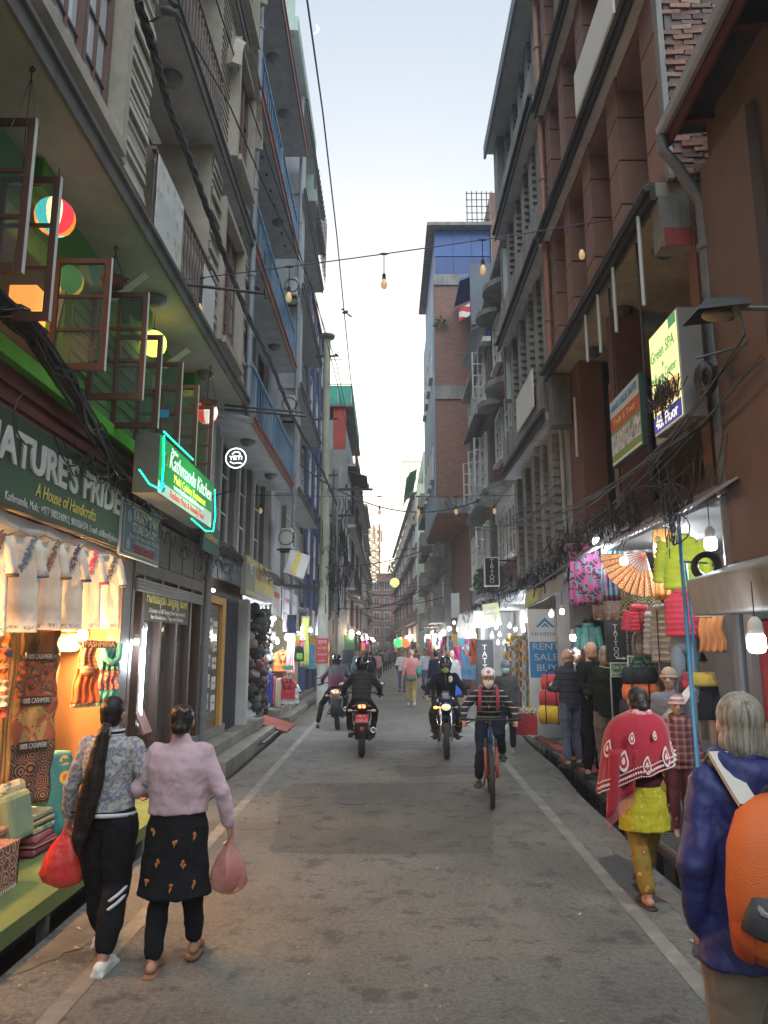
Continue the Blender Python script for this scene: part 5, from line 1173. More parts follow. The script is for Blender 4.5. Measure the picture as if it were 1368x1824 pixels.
# birds
def bird(label, p, rz=0):
    t = thing('bird', label, 'bird', p); bm = mat('dark_feathers',(.05,.05,.055)); g = MB(); M_ = rotm(R(20),0,0)
    g.ell(p,(.035,.075,.035),rotm(R(25),0,rz)); h_ = Vector(p)+rotm(0,0,rz)@Vector((0,-.06,.045)); g.ell(h_,(.022,.028,.022)); g.rings([(Vector(p)+rotm(0,0,rz)@Vector((0,.05,-.02)),(.02,0,0),(0,.0,.01)),(Vector(p)+rotm(0,0,rz)@Vector((0,.14,-.07)),(.028,0,0),(0,0,.005))],8)
    g.build('body', bm, t, smooth=True); g = MB(); g.lathe([(.006,0),(.001,.025)],h_+rotm(0,0,rz)@Vector((0,-.025,0)),6,rotm(R(90),0,rz)); g.build('beak', BLACKR, t); return t
p = P(615,556,y=22.8); g = bird('small dark bird perched on the sky cable', p, R(-60)); g.scale = (1.6,1.6,1.6); g.location = p*1.0
for c_ in g.children: pass
bird('dark bird perched on the far pole arm', Vector((-1.8,24.55,11.98)), R(60)); bird('pigeon sitting on the blue balcony cable bracket', P(300,20,y=5.0), R(80))
# rods sticking out from the left soffit
t = thing('iron_rods','pair of dark iron rods reaching out below the blue balcony','rod',(-2.4,12.4,4.9))
g = MB(); g.tube([P(400,722,y=12),P(540,735,y=12.2)],.018,6); g.tube([P(400,729,y=12),P(545,742,y=12.2)],.018,6); g.build('rod', IRON, t)
t = thing('iron_rod','dark iron rod with hook ends across the balcony posters','rod',(-2.4,8,6)); g = MB(); g.tube([P(185,490,y=7.5),P(470,523,y=9)],.02,6); g.tube([P(472,515,y=9),P(474,532,y=9)],.02,6); g.build('rod', IRON, t)
t = thing('blue_pole','leaning bright blue metal pole before the jackets','pole',(2.75,6.5,-.05)); BP = mat('blue_pole_paint',(.02,.14,.25),rough=.4,var=.2)
a_ = P(1209,930,y=6.9); b_ = P(1243,1370,y=6.2); g = MB(); d_ = (b_-a_); g.tube([a_+d_*-.02,b_,b_+d_*.55],.019,8); g.build('pole', BP, t)
a_ = P(1222,1005,y=7.0); b_ = P(1240,1190,y=6.9); g = MB(); g.tube([a_,b_],.012,6); g.build('side_rod', BP, t); g = MB(); g.tube([P(1210,1000,y=6.8),P(1260,1003,y=6.8)],.01,6); g.build('cross_rod', BP, t)
t = thing('cable_coil','black coiled cable hanging on the blue pole','cable coil',P(1258,1010,y=6.6)); c = P(1258,1008,y=6.6)
for k in range(5): g = MB(); g.torus(c,.085+.01*k,.011,rotm(R(90)+.1*k,.1*k-.2,0),26,6); g.build('loop', WIREM, t)
# ================================================================= goods kit (local coordinates: x across, -y towards the viewer side, z up; hung from z=0 downwards)
def LT(t, mb, name, m, smooth=True, stuff=False, bevel=0):
    o = mb.build(name, m, t, world=False, smooth=smooth, bevel=bevel)
    if stuff: o['kind'] = 'stuff'
    return o
HANG = mat('hanger_wood',(.35,.24,.14)); 
def hanger(t, w_=.4, z=0.0):
    g = MB(); g.tube([(-w_/2,0,z-.07),(-w_/4,0,z-.02),(0,0,z+.01),(w_/4,0,z-.02),(w_/2,0,z-.07)],.008,6); LT(t,g,'hanger',HANG)
    g = MB(); g.tube([(0,0,z+.01),(0,0,z+.05),(.02,0,z+.075),(.0,0,z+.1)],.003,5); LT(t,g,'hook',STEEL)
def fold_sheet(t, w0, w1, h, m, name='cloth', amp=.02, n=5, z0=0, y0=0, th=.008, wave=0.0, x0=0, nu=22, nv=12, sd=0):
    g = MB(); g.grid(lambda u,v: Vector((x0+(u-.5)*(w0+(w1-w0)*v)+.01*math.sin(v*9+sd), y0+amp*(.3+.7*v)*math.sin(u*n*6.28+sd+v*1.3)+.01*math.sin(v*7+u*5), z0-h*v-wave*abs(math.sin(u*n*3.1+sd))*v*.1)), nu, nv, th)
    return LT(t,g,name,m)
def kurta(label, p, rz, body, emb, H=.9, W=.46, group='white embroidered kurtas hung along the left shopfront', sleeve=.34):
    t = thing('kurta', label, 'kurta', p, rz, group); hanger(t, W*.85)
    # garment body: two lofted halves with a neckline
    rg = []
    for k in range(13):
        v = k/12; z = -.04-(H-.04)*v; wx = (W*.36+W*.14*min(1,v*6)) if v < .17 else W*.5+W*.10*v
        rg.append(((0,0,z),(wx,0,0),(0,.035+.012*math.sin(k*1.7),0)))
    g = MB(); V = []; F = []; seg = 26
    for (c,a,b) in rg:
        for s_ in range(seg):
            th = 6.283*s_/seg; z = c[2]-(.10 if abs(math.cos(th)) < .3 and math.sin(th) < 0 and c[2] > -.06 else 0)
            V.append((a[0]*math.cos(th), b[1]*math.sin(th)*(1+.35*math.sin(th*6+c[2]*5)), z))
    n = len(rg); F = [(i*seg+k,i*seg+(k+1)%seg,(i+1)*seg+(k+1)%seg,(i+1)*seg+k) for i in range(n-1) for k in range(seg)]
    g.add(V,[f[::-1] for f in F]); LT(t,g,'body',body)
    for s_ in (-1,1):
        g = MB(); g.tube([(s_*W*.38,0,-.07),(s_*W*.48,.01,-.16),(s_*W*.54,.015,-.16-sleeve*.5),(s_*W*.60,.015,-.14-sleeve)],[.04,.045,.048,.056],10); LT(t,g,'sleeve',body)
        g = MB(); g.tube([(s_*W*.597,.015,-.125-sleeve),(s_*W*.603,.015,-.145-sleeve)],[.0575,.058],10); LT(t,g,'cuff_trim',emb)
    # embroidered neckline: leaf shaped stitches around a V
    g = MB(); rnd = random.Random(int(p[1]*97)+5)
    for k in range(130):
        u = rnd.uniform(0,1); sd = rnd.choice((-1,1)); c = Vector((sd*(.085*(1-u)**.8+rnd.uniform(0,.04)+.004), -.056-rnd.uniform(0,.004), -.03-.27*u-rnd.uniform(0,.03))); a_ = rnd.uniform(0,3.1); k_ = rnd.uniform(.012,.022)
        m_ = rotm(0,a_,0); g.add([c+m_@Vector(w_) for w_ in ((-k_,0,0),(0,0,-k_*.45),(k_,0,0),(0,0,k_*.45))],[(0,1,2,3)])
    for k in range(60):
        x_ = rnd.uniform(-W*.52,W*.52); c = Vector((x_,-.036-.008*math.cos(x_*6),-H+.03+rnd.uniform(-.01,.02))); m_ = rotm(0,rnd.uniform(.8,2.2),0); k_=.008; g.add([c+m_@Vector(w_) for w_ in ((-k_,0,0),(0,0,-k_*.4),(k_,0,0),(0,0,k_*.4))],[(0,1,2,3)])
    LT(t,g,'embroidery',emb,stuff=True); return t
def puffer(label, p, rz, m, H=.6, W=.5, sleeves=True, group='padded jackets hung on the right', trim=None, n=8, cat='jacket'):
    t = thing('padded_jacket' if sleeves else 'padded_vest', label, cat, p, rz, group); hanger(t, W*.7); rg = []
    for k in range(n*3+1):
        v = k/(n*3); puff = abs(math.sin(v*n*math.pi))**.55; z = -.03-H*v; wx = W*.5*(.62+.38*min(1,v*5)); rg.append(((0,0,z),(wx*(.95+.05*puff),0,0),(0,.05+.028*puff,0)))
    g = MB(); g.rings(rg,26); LT(t,g,'body',m)
    if sleeves:
        for s_ in (-1,1):
            P_=[];R_=[]
            for k in range(25): v = k/24; P_.append((s_*(W*.42+W*.20*v**.7),-.01,-.08-H*.78*v)); R_.append((.055+.018*abs(math.sin(v*8*math.pi))**.6)*(1-.15*v))
            g = MB(); g.tube(P_,R_,12); LT(t,g,'sleeve',m)
    g = MB(); g.tube([(0,-.078,-.04),(0,-.08,-.03-H)],.006,5); LT(t,g,'zip',trim or BLACKR)
    g = MB(); g.torus((0,0,-.02),.075,.028,rotm(.2,0,0),18,8); LT(t,g,'collar',m)
    return t
def scarf(label, p, rz, m, w_=.28, h=1.1, group=None, fringe=None, name='scarf', cat='scarf', amp=.025, n=4):
    t = thing(name, label, cat, p, rz, group); g = MB(); g.tube([(-w_*.55,0,0),(w_*.55,0,0)],.009,6); LT(t,g,'rail',HANG)
    fold_sheet(t, w_*.9, w_, h, m, amp=amp, n=n, sd=p[1])
    if fringe:
        g = MB()
        for k in range(26): x_ = (k/25-.5)*w_; g.tube([(x_,amp*math.sin((x_/w_+.5)*n*6.28+p[1]+1.3),-h),(x_+.004,0,-h-.06)],.0025,4)
        LT(t,g,'fringe',fringe,stuff=True)
    return t
def board(name, label, p, w_, h, rz, mf, edge=None, th=.03, cat='sign', group=None, tilt=0):
    t = thing(name, label, cat, p, rz, group); g = MB(); g.box(-w_/2,w_/2,0,th,0,h); LT(t,g,'board',edge or mf,False); g = MB(); g.box(-w_/2+.012,w_/2-.012,-.004,-.0005,.012,h-.012); LT(t,g,'face',mf,False)
    if tilt: t.rotation_euler = (tilt,0,rz)
    return t
def ltext(t, s, x_, z, size, m, width=None, y=-.006, shear=0, rot=0):
    o = text(None, s, (0,0,0), size, m, width=width, shear=shear); o.parent = t; o.location = (x_,y,z); o.rotation_euler = (R(90),rot,0); return o
def lbox(t, name, m, *a, bevel=0): g = MB(); g.box(*a); return LT(t,g,name,m,False,bevel=bevel)
BULBW = glow('white_led',(.95,.97,1.0),12); BULBY = glow('warm_led',(1.0,.62,.25),14)
def shop_bulb(label, p, e=18, col=(.80,.90,1.0), m=None, r=.035, cord=.25, group='lit bulbs of the shops', big=1.0, light=True):
    t = thing('lit_bulb', label, 'light bulb', p, 0, group); k = big
    g = MB(); g.lathe([(.012*k,.075*k),(.03*k,.05*k),(.034*k,.0),(.032*k,-.005*k)],(0,0,0),14); LT(t,g,'base',WHITEF)
    g = MB(); g.lathe([(.033*k,-.006*k),(.040*k,-.02*k),(.040*k,-.065*k),(.03*k,-.085*k),(.001,-.09*k)],(0,0,0),14); LT(t,g,'globe',m or BULBW)
    g = MB(); g.tube([(0,0,.07*k),(0,0,.07*k+cord)],.004,5); LT(t,g,'cord',WIREM)
    if light:
        l = lamp(None,(0,0,0),e,col,.05); l.parent = t; l.location = (0,0,-.14*k)
    return t

# ================================================================= LEFT SHOP 1: textiles and kurtas
SH = thing('textile_shop','open textile shop with warm light and hung cloth, left foreground','shop',(-3.6,6,0))
g = MB(); g.box(-4.3,-4.25,1,8.62,0,3.5); g.box(-4.3,-3.06,8.56,8.615,.2,3.5); g.box(-4.3,-3.1,1,8.6,.0,.2); g.build('lining', mat('shop_lining',(.22,.12,.06),var=.2), SH)
g = MB(); g.box(-4.3,-3.08,1,8.6,2.9,2.95); g.build('ceiling', mat('shop_ceiling',(.5,.42,.3)), SH)
g = MB(); g.box(-3.16,-3.02,8.45,8.75,.0,3.4); g.build('door_post', DWOOD, SH); g = MB(); g.box(-3.5,-3.44,6.4,7.9,.6,2.0); g.build('wood_panel', mat('orange_wood',(.17,.09,.045),var=.25,scale=2), SH)
for k,(z,m_) in enumerate(((2.2,mat('roll_cream',(.5,.42,.28))),(2.08,mat('roll_maroon',(.25,.03,.03))),(1.98,mat('roll_olive',(.3,.24,.08))),(1.88,mat('roll_cream2',(.55,.48,.36))))): g = MB(); g.tube([(-3.42,6.9,z),(-3.42,8.4,z)],.055,10); solo(g,'fabric_roll',m_,['cream fabric roll uppermost in the stack above the wood panel','maroon fabric roll second from the top','olive fabric roll third from the top','pale fabric roll lowest in the stack'][k],'fabric roll',group='rolls of fabric stacked in the left shop',smooth=True)
g = MB(); g.grid(lambda u,v: Vector((-3.05-.25*v, 1.5+7.0*u, 2.93-.18*math.sin(v*3.1)-.02*math.sin(u*50))), 60, 6, .01); solo(g,'awning_sheet',mat('plastic_sheet',(.38,.40,.42),rough=.35),'grey plastic sheet sagging under the green shop sign','awning sheet',smooth=True)
SGN = mat('dark_green_board',(.030,.055,.030),var=.12,dirt=.2,dcol=(.06,.07,.05),rough=.5)
# big shop sign
x = XA+.10; t = signbox('shop_sign','long dark green handicraft shop signboard with white capital letters',x,2.2,8.28,2.95,3.72,.09,SGN,mat('sign_edge',(.12,.10,.07)),'L')
text(t,"NATURE'S PRIDE",(x+.012,6.55,3.42),.38,mat('brushed_white',(.55,.55,.52),var=.2),'+x',ext=.012,off=.010,width=2.85)
text(t,'A House of Handicrafts',(x+.012,6.7,3.175),.17,YT,'+x',width=1.3,shear=.2)
text(t,'Kathmandu, Mob.: +977 9803240912, 9810264374, E-mail: sahilktm@yahoo.com',(x+.012,6.85,3.03),.10,WT,'+x',width=2.55)
KG = cloth('kurta_white',(.66,.60,.50),fold=.8); rz45 = R(52)
em = [mat('emb_%d'%i,c,var=.2,bump=0) for i,c in enumerate([(.10,.07,.05),(.13,.18,.25),(.20,.12,.07),(.08,.06,.14),(.50,.05,.20),(.09,.10,.13)])]
for i,(px,lab) in enumerate([(-22,'white kurta with black embroidery cut by the left edge'),(36,'white kurta with slate blue leaf embroidery'),(80,'white kurta with brown embroidery'),(118,'white kurta with purple embroidery'),(152,'white kurta with bright pink embroidery'),(188,'rightmost white kurta with charcoal embroidery, nearest the carving sign')]):
    p = P(px,938+i*9,x=-2.98+.02*(i%2)); kurta(lab,p,R(26)-R(1)*i,KG,em[i],H=.80,W=.31,sleeve=.22)
t = thing('clothes_rail','thin metal rail carrying the kurtas','rail',(-3.0,6,2.88)); g = MB(); g.tube([(-3.0,4,2.98),(-3.0,8.4,2.93)],.012,6); g.build('rail', STEEL, t)
for i,(px,py,lab) in enumerate([(10,1118,'warm shop bulb at the left picture edge behind the kurta hems'),(75,1120,'warm bulb glowing behind the brown embroidered kurta'),(148,1122,'warm bulb glowing between the pink and charcoal kurtas')]):
    p = P(px,py,x=-3.3); shop_bulb(lab,p,48,(1.0,.50,.16),BULBY,group='warm bulbs of the textile shop',big=1.3)
lamp(SH,(-3.2,5.0,1.9),55,(1.0,.47,.15),.12,'shop_fill_light'); lamp(SH,(-3.25,7.4,1.95),26,(1.0,.5,.18),.12,'shop_fill_light')  # added lamps without fixtures, nearer the street than the bulbs, warm the platform
# hanging cashmere rugs facing the street
def panel(label, px0, px1, py0, py1, x_, m, rz=R(56), name='shawl', cat='shawl', lab=None, amp=.012):
    a_ = P(px0,(py0+py1)/2,x=x_); b_ = P(px1,(py0+py1)/2,x=x_); zt = P((px0+px1)/2,py0,x=x_).z; zb = P((px0+px1)/2,py1,x=x_).z
    c = P((px0+px1)/2,py0,x=x_); ppm = FPX/c.y*.96; w_ = (px1-px0)/ppm/max(.4,math.cos(rz)+.0)*1.0
    # width as seen obliquely
    ang = math.atan2(-c.x, c.y); w_ = (px1-px0)/ppm/max(.35,math.cos(rz-ang)/math.cos(ang))
    t = thing(name,label,cat,(c.x,c.y,zt),rz); fold_sheet(t,w_,w_,zt-zb,m,amp=amp,n=3,nu=14,nv=10)
    if lab: lbox(t,'label_strip',BT,-w_*.32,w_*.32,-.03,-.022,-.055,.02); ltext(t,lab,0,-.018,.06,WT,width=w_*.58,y=-.033)
    return t
PAI = cloth_print('dark_paisley','paisley',[(.03,.05,.05),(.30,.07,.03),(.05,.10,.09),(.45,.16,.04)],5)
PAI2 = cloth_print('brown_stripe_shawl','stripes',[(.04,.03,.02),(.30,.16,.04),(.05,.035,.02),(.12,.06,.02)],9,axis=(.2,1,1),rot=(0,R(90),0))
DIA = cloth_print('diamond_shawl','diamond',[(.42,.26,.09),(.38,.11,.05),(.16,.06,.03)],4.6,rot=(0,R(45),0))
VIN = cloth_print('vine_shawl','rosette',[(.04,.02,.02),(.06,.03,.025),(.28,.15,.09)],9)
GOLD = cloth_print('gold_brocade','rosette',[(.25,.15,.05),(.36,.22,.08),(.18,.10,.03)],14)
panel('brown shawl with gold borders hanging topmost in the column',36,106,1122,1168,-3.08,PAI2)
panel('teal bordered shawl with two red paisleys marked 100% cashmere',32,104,1166,1246,-3.07,PAI,lab='100% CASHMERE')
panel('shawl of orange and ochre diamonds marked 100% cashmere',22,100,1244,1326,-3.05,DIA,lab='100% CASHMERE')
panel('dark brown shawl with scrolling vines marked 100% cashmere',18,94,1324,1430,-3.02,VIN,lab='100% CASHMERE')
panel('narrow gold brocade strip beside the cashmere shawls',14,36,1125,1400,-3.12,GOLD)
panel('orange flowered cloth at the left picture edge',-30,22,1122,1170,-3.1,cloth_print('orange_blue_print','floral',[(.12,.14,.30),(.5,.14,.03),(.6,.3,.05)],7))
for i,(z,c_) in enumerate(((1165,(.55,.12,.03)),(1182,(.5,.2,.1)),(1200,(.55,.12,.03)),(1222,(.6,.5,.35)),(1250,(.62,.55,.42)),(1270,(.40,.08,.04)))):
    panel(['orange folded textile top of the left edge pile','coral folded textile in the left edge pile','second orange folded textile in the left edge pile','cream textile with a small mountain motif','white textile with yellow mountain motif','red folded textile lowest in the left edge pile'][i],-34,12,z-10,z+10,-3.06,cloth('stackcloth_%d'%i,c_),name='folded_textile',cat='textile')
ORS = cloth_print('orange_stripe_scarf','stripes',[(.55,.10,.03),(.45,.22,.08),(.30,.10,.12),(.55,.25,.06),(.25,.18,.2)],14)
OR2 = cloth('bright_orange',(.60,.11,.03)); TEAL = cloth('teal_scarf',(.06,.32,.30)); PINKPR = cloth_print('pink_paisley_print','paisley',[(.45,.05,.07),(.6,.3,.2),(.35,.03,.06),(.06,.3,.28)],9)
p = P(160,1140,x=-2.96); t = thing('scarf','orange striped scarf knotted on the rail under the pashmina label','scarf',p,R(50)); fold_sheet(t,.14,.20,.30,ORS,amp=.03,n=3); fold_sheet(t,.22,.30,.34,OR2,name='lower_cloth',z0=-.27,amp=.03,n=4); g = MB(); g.ell((-.02,-.03,-.30),(.07,.05,.05)); LT(t,g,'knot',ORS); fold_sheet(t,.26,.26,.05,cloth('cream_cloth',(.6,.5,.38)),name='underlayer',z0=-.60,y0=.03)
p = P(196,1145,x=-2.93); t = thing('scarf','teal scarf with red paisley band and draped cowl','scarf',p,R(50)); fold_sheet(t,.22,.24,.28,TEAL,amp=.03,n=4); fold_sheet(t,.25,.25,.2,PINKPR,name='printed_band',z0=-.28,amp=.028,n=4); fold_sheet(t,.25,.27,.16,TEAL,name='lower_cloth',z0=-.48,amp=.028,n=4)
g = MB(); g.tube([(-.10,-.03,-.02),(-.07,-.06,-.16),(0,-.07,-.21),(.07,-.06,-.16),(.10,-.03,-.02)],[.03,.035,.035,.035,.03],8); LT(t,g,'cowl',TEAL)
p = P(178,1148,x=-2.88); t = thing('pashmina_label','small maroon strip label reading pashmina in yellow','label',p,R(48)); lbox(t,'strip',mat('purple_strip',(.14,.03,.10)),-.17,.17,-.004,.004,-.035,.035); ltext(t,'PASHMINA',0,0,.075,YT,width=.31)
# cushions, stools and folded cloth on the green platform
FLOR = cloth_print('teal_flower_cloth','floral',[(.03,.16,.17),(.55,.10,.02),(.6,.35,.05),(.04,.20,.20)],6)
p = P(92,1440,x=-2.95); rnd = random.Random(14)
for k in range(34):
    st = k//6; sx,sy = [(-3.12,5.55),(-3.12,6.0),(-2.95,6.45),(-3.15,6.9),(-2.98,5.8),(-3.1,7.35)][st]; h_ = rnd.uniform(.035,.055); g = MB(); g.obox((sx+rnd.uniform(-.02,.02),sy+rnd.uniform(-.015,.015),.25+.055*(k%6)),(.26,.36,h_),rotm(0,rnd.uniform(-.03,.03),rnd.uniform(-.1,.1)))
    solo(g,'folded_cloth',cloth_print('fold_%d'%(k%9),['floral','stripes','rosette'][k%3],[[(.45,.1,.04),(.5,.35,.12),(.06,.15,.2)],[(.35,.04,.06),(.55,.4,.25),(.2,.05,.1)],[(.08,.2,.18),(.5,.2,.04),(.5,.42,.2)]][(k//3)%3],[14,26,30][k%3]),'%s folded printed cloth in a stack on the green platform'%['lowest','second','third','fourth','fifth','topmost'][k%6],'folded cloth',group='stacks of folded cloth on the green platform',bevel=.012)
t = thing('draped_stool','teal cloth with orange flowers draped over a high stool','draped cloth',(p.x,p.y,.22)); g = MB(); g.lathe([(.24,0),(.21,.2),(.17,.5),(.14,.7),(.12,.74),(.01,.75)],(0,0,0),24); LT(t,g,'cloth',FLOR)
p = P(20,1440,x=-3.0)
for i,(dx,dy,dz,m_,lab) in enumerate([(0,0,.42,cloth_print('kilim_print','floral',[(.5,.4,.28),(.45,.08,.05),(.1,.2,.12)],10),'cream kilim cushion with red and green flowers'),(-.05,-.35,.42,cloth_print('red_kilim','floral',[(.45,.10,.06),(.6,.45,.25),(.1,.15,.3)],9),'red patterned cushion by the left edge'),(.1,-.12,.36,cloth('sage_cloth',(.16,.22,.12)),'sage green cushion back on the platform')]):
    g = MB(); g.obox((p.x+dx,p.y+dy,.22+dz),(.10,.40,.36),rotm(0,R(-12),0)); solo(g,'cushion',m_,lab,'cushion',group='cushions on the green platform',bevel=.045)
t = thing('display_table','low table draped with a fringed red rug on the platform','table',(-2.85,4.95,.22)); RUG = cloth_print('rug_print','rosette',[(.22,.03,.03),(.05,.04,.03),(.42,.34,.22)],11)
g = MB(); g.box(-.22,.22,-.75,.62,.0,.30); LT(t,g,'table_body',DWOOD,False); g = MB(); g.box(-.235,.235,-.77,.64,.302,.315); g.box(.221,.235,-.77,.64,.03,.302); g.box(-.235,.235,.625,.64,.03,.302); LT(t,g,'rug',RUG,False)
g = MB()
for k in range(60): g.tube([(.232,-.76+k*.0233,.035),(.24,-.755+k*.0233,-.015)],.004,4)
LT(t,g,'fringe',cloth('cream_fringe',(.55,.47,.33)),stuff=True)
rnd = random.Random(4); FC = [(.5,.06,.04),(.6,.25,.05),(.12,.05,.2),(.45,.1,.12),(.05,.2,.25),(.6,.42,.1),(.3,.03,.1)]
for k in range(34):
    cx = -.14+.095*(k%4)+rnd.uniform(-.01,.01); cy = -.66+.148*(k//4)+rnd.uniform(-.02,.02); g = MB(); g.obox((-2.85+cx,4.95+cy,.22+.33+.012*(k%3)),(.08,.12,.025),rotm(rnd.uniform(-.1,.1),rnd.uniform(-.25,.05),rnd.uniform(-.25,.25)))
    o = solo(g,'folded_purse',cloth_print('purse_%d'%(k%7),'floral',[FC[k%7],FC[(k+2)%7],FC[(k+4)%7]],22) ,'small embroidered purse laid out on the rug covered table','purse',group='embroidered purses on the low table',bevel=.006)
# ================================================================= LEFT: stone carving sign + restaurant sign
x = XA+.13; t = signbox('carving_sign','purple blue stone carving signboard with yellow border',x,8.02,9.42,2.88,3.52,.03,mat('sign_violet',(.075,.085,.20),var=.1,rough=.45),WHITEB,'L')
BRD = flat('yellow_border',(.42,.38,.08)); 
for a_ in ((8.08,9.36,3.455,3.475),(8.08,9.36,2.92,2.94),(8.08,8.10,2.942,3.453),(9.34,9.36,2.942,3.453)): band(t,'L',x,*a_,BRD,'border')
text(t,'KALAPATTHAR',(x+.012,8.82,3.37),.17,WT,'+x',width=.92,off=.006); text(t,'STONE CARVING',(x+.012,8.82,3.23),.145,WT,'+x',width=.92,off=.005); text(t,'Mayur Galli, Thamel, Ph:01-4700206',(x+.012,8.78,3.13),.07,WT,'+x',width=1.05); text(t,'kalastonecarving@gmail.com',(x+.012,8.82,3.07),.06,WT,'+x',width=.7)
text(t,'Meditating Statue & Candle',(x+.012,8.80,3.01),.075,RT,'+x',width=.8); text(t,'of Buddhist Stone Carving',(x+.012,8.80,2.965),.065,RT,'+x',width=.7)
for yy,zz,rr in ((8.24,3.34,.075),(8.24,3.03,.07)): g = MB(); g.lathe([(rr,0),(rr,.004),(0,.005)],(x+.007,yy,zz),20,rotm(0,R(90),0)); g.build('emblem', mat('emblem_grey',(.25,.32,.32)), t)
x = -2.42; t = signbox('restaurant_sign','green lit restaurant signboard edged with glowing green tube',x,7.571,9.973,3.469,4.116,.26,mat('sign_green',(.02,.22,.05),var=.1,emit=(.02,.35,.08),es=.12),mat('grey_sign_case',(.06,.075,.07)),'L')
text(t,'Kathmandu Kitchen',(x+.012,8.91,3.913),.27,glow('sign_white',(.8,.85,.8),.3),'+x',width=1.95,shear=.25); text(t,'The Best',(x+.012,8.125,4.042),.07,MATS['sign_white'],'+x'); text(t,'Multi Cuisine Restaurant',(x+.012,8.864,3.746),.14,glow('sign_yellow',(.7,.65,.08),.45),'+x',width=1.45); text(t,'www.kathmandukitchen.com',(x+.012,8.818,3.654),.10,MATS['sign_white'],'+x',width=1.35)
band(t,'L',x,7.589,9.955,3.479,3.612,glow('sign_white_strip',(.6,.62,.6),.12)); text(t,'Realistic Price & Homely Food',(x+.013,8.772,3.548),.11,glow('sign_red',(.6,.03,.03),.3),'+x',width=1.5); band(t,'L',x,9.465,9.945,3.614,3.682,MATS['sign_white_strip'])
g = MB(); g.lathe([(.09,0),(.09,.004),(0,.005)],(x+.011,7.737,3.599),18,rotm(0,R(90),0)); g.build('emblem', flat('wifi_blue',(.03,.15,.5)), t); text(t,'WiFi',(x+.02,7.737,3.599),.06,WT,'+x'); g = MB(); g.torus((x+.012,7.802,3.885),.07,.006,rotm(0,R(90),0),20,5); g.build('leaf_emblem', YT, t)
GLG = glow('green_neon',(.0,1.0,.35),2.6); g = MB(); g.tube([(x+.03,7.617,4.144),(x+.03,8.818,4.144)],.008,6); g.build('light_tube', GLG, t)
for pts in ([(x+.03,10.001,4.024),(x+.05,10.019,3.654),(x+.04,9.973,3.432),(x+.03,9.557,3.377),(x+.02,8.91,3.423)],[(x+.02,7.663,4.116),(x+.02,7.709,3.793),(x+.02,7.663,3.515)],[(x+.0,7.016,3.58),(x+.03,7.247,3.488),(x+.03,7.524,3.506),(x+.03,7.755,3.58)]): g = MB(); g.tube(pts,.007,6); g.build('light_tube', GLG, t)
lamp(t,(x+.3,8.818,3.793),4,(.1,1,.4),.3,'tube_light')
t = signbox('far_sign','small dark green shop sign behind the lit green signboard',-2.75,10.9,12.0,3.3,3.75,.05,mat('sign_green2',(.03,.10,.07)),IRON,'L'); text(t,'Nakhon',(-2.738,11.4,3.55),.17,YT,'+x',width=.8)
c = P(421,817,y=11.4); t = thing('round_neon_sign','round black neon sign with white ring and lettering','sign',c); g = MB(); g.lathe([(.165,-.02),(.165,.03),(0,.031)],c,28,rotm(R(90),0,0)); g.build('disc', mat('neon_backing',(.02,.03,.03)), t)
NW = glow('white_neon',(.9,1.0,1.0),1.6); g = MB(); g.torus(c+Vector((0,-.035,0)),.16,.007,rotm(R(90),0,0),32,6); g.build('ring', NW, t); text(t,'YETI',c+Vector((0,-.04,.0)),.09,NW,width=.2)
g = MB(); g.tube([c+Vector((-.09,-.04,-.06)),c+Vector((-.03,-.04,-.09)),c+Vector((.04,-.04,-.075)),c+Vector((.1,-.04,-.09))],.006,5); g.tube([c+Vector((-.06,-.04,.06)),c+Vector((-.02,-.04,.1)),c+Vector((.04,-.04,.1)),c+Vector((.07,-.04,.06))],.008,5); g.build('neon_mark', NW, t); g = MB(); g.tube([c+Vector((.0,.0,-.165)),c+Vector((.0,0,-.5)),c+Vector((-.5,.2,-.6))],.012,5); g.build('bracket', IRON, t)

# ================================================================= LEFT SHOP 2: singing bowls; door with stickers
t = thing('bowl_shop','dark wooden shopfront with glass display of singing bowls','shop',(-3.4,10,0)); DW = DWOOD
g = MB(); g.box(-4.3,-4.2,8.9,12.1,0,3.3); g.box(-4.2,-3.1,8.9,12.1,0,.24); g.build('lining', mat('maroon_lining',(.12,.03,.03)), t)
for y in (8.78,9.15,9.9,10.65,11.4,12.05): g = MB(); g.box(-3.16,-3.02,y,y+.09,.24,2.75); g.build('post', DW, t)
g = MB(); g.box(-3.16,-3.0,8.78,12.14,2.75,2.9); g.box(-3.3,-3.06,8.78,12.14,2.9,3.5); g.build('header', mat('grey_timber',(.15,.13,.11),var=.3,dirt=.4), t)
for k in range(5): g = MB(); g.box(-3.06,-3.03,8.95+.65*k,9.55+.65*k,2.93,3.48); g.build('panel', mat('grey_timber_panel',(.13,.12,.10),var=.3,dirt=.5), t)
for k in range(4): g = MB(); g.tube([(-3.0,8.85,2.56-.04*k+.12),(-3.0,12.05,2.56-.04*k+.12)],.02,6); g.build('shutter_slat', STEEL, t)
g = MB(); g.box(-3.12,-3.1,9.24,11.4,.8,2.72); g.build('glass', CLEAR, t); g = MB(); g.box(-3.5,-3.12,9.2,10.6,.24,.8); g.build('counter', DW, t)
band(t,'L',-3.03,9.2,11.3,2.2,2.62,mat('lintel_board',(.09,.06,.03),var=.2),'name_board'); text(t,'Himalayan Singing Bowl',(-3.015,10.25,2.5),.22,YT,'+x',width=1.9); text(t,'A house of all Singing bowl instrument',(-3.015,10.25,2.34),.09,WT,'+x',width=1.7); text(t,'for Meditation, Yoga and Healing',(-3.015,10.25,2.26),.08,WT,'+x',width=1.5)
text(t,'DHANA TRADING',(-3.015,9.7,.5),.22,YT,'+x',width=1.1)
BRS = mat('bronze_bowl',(.33,.27,.16),rough=.3,metal=.8,var=.25); src = None
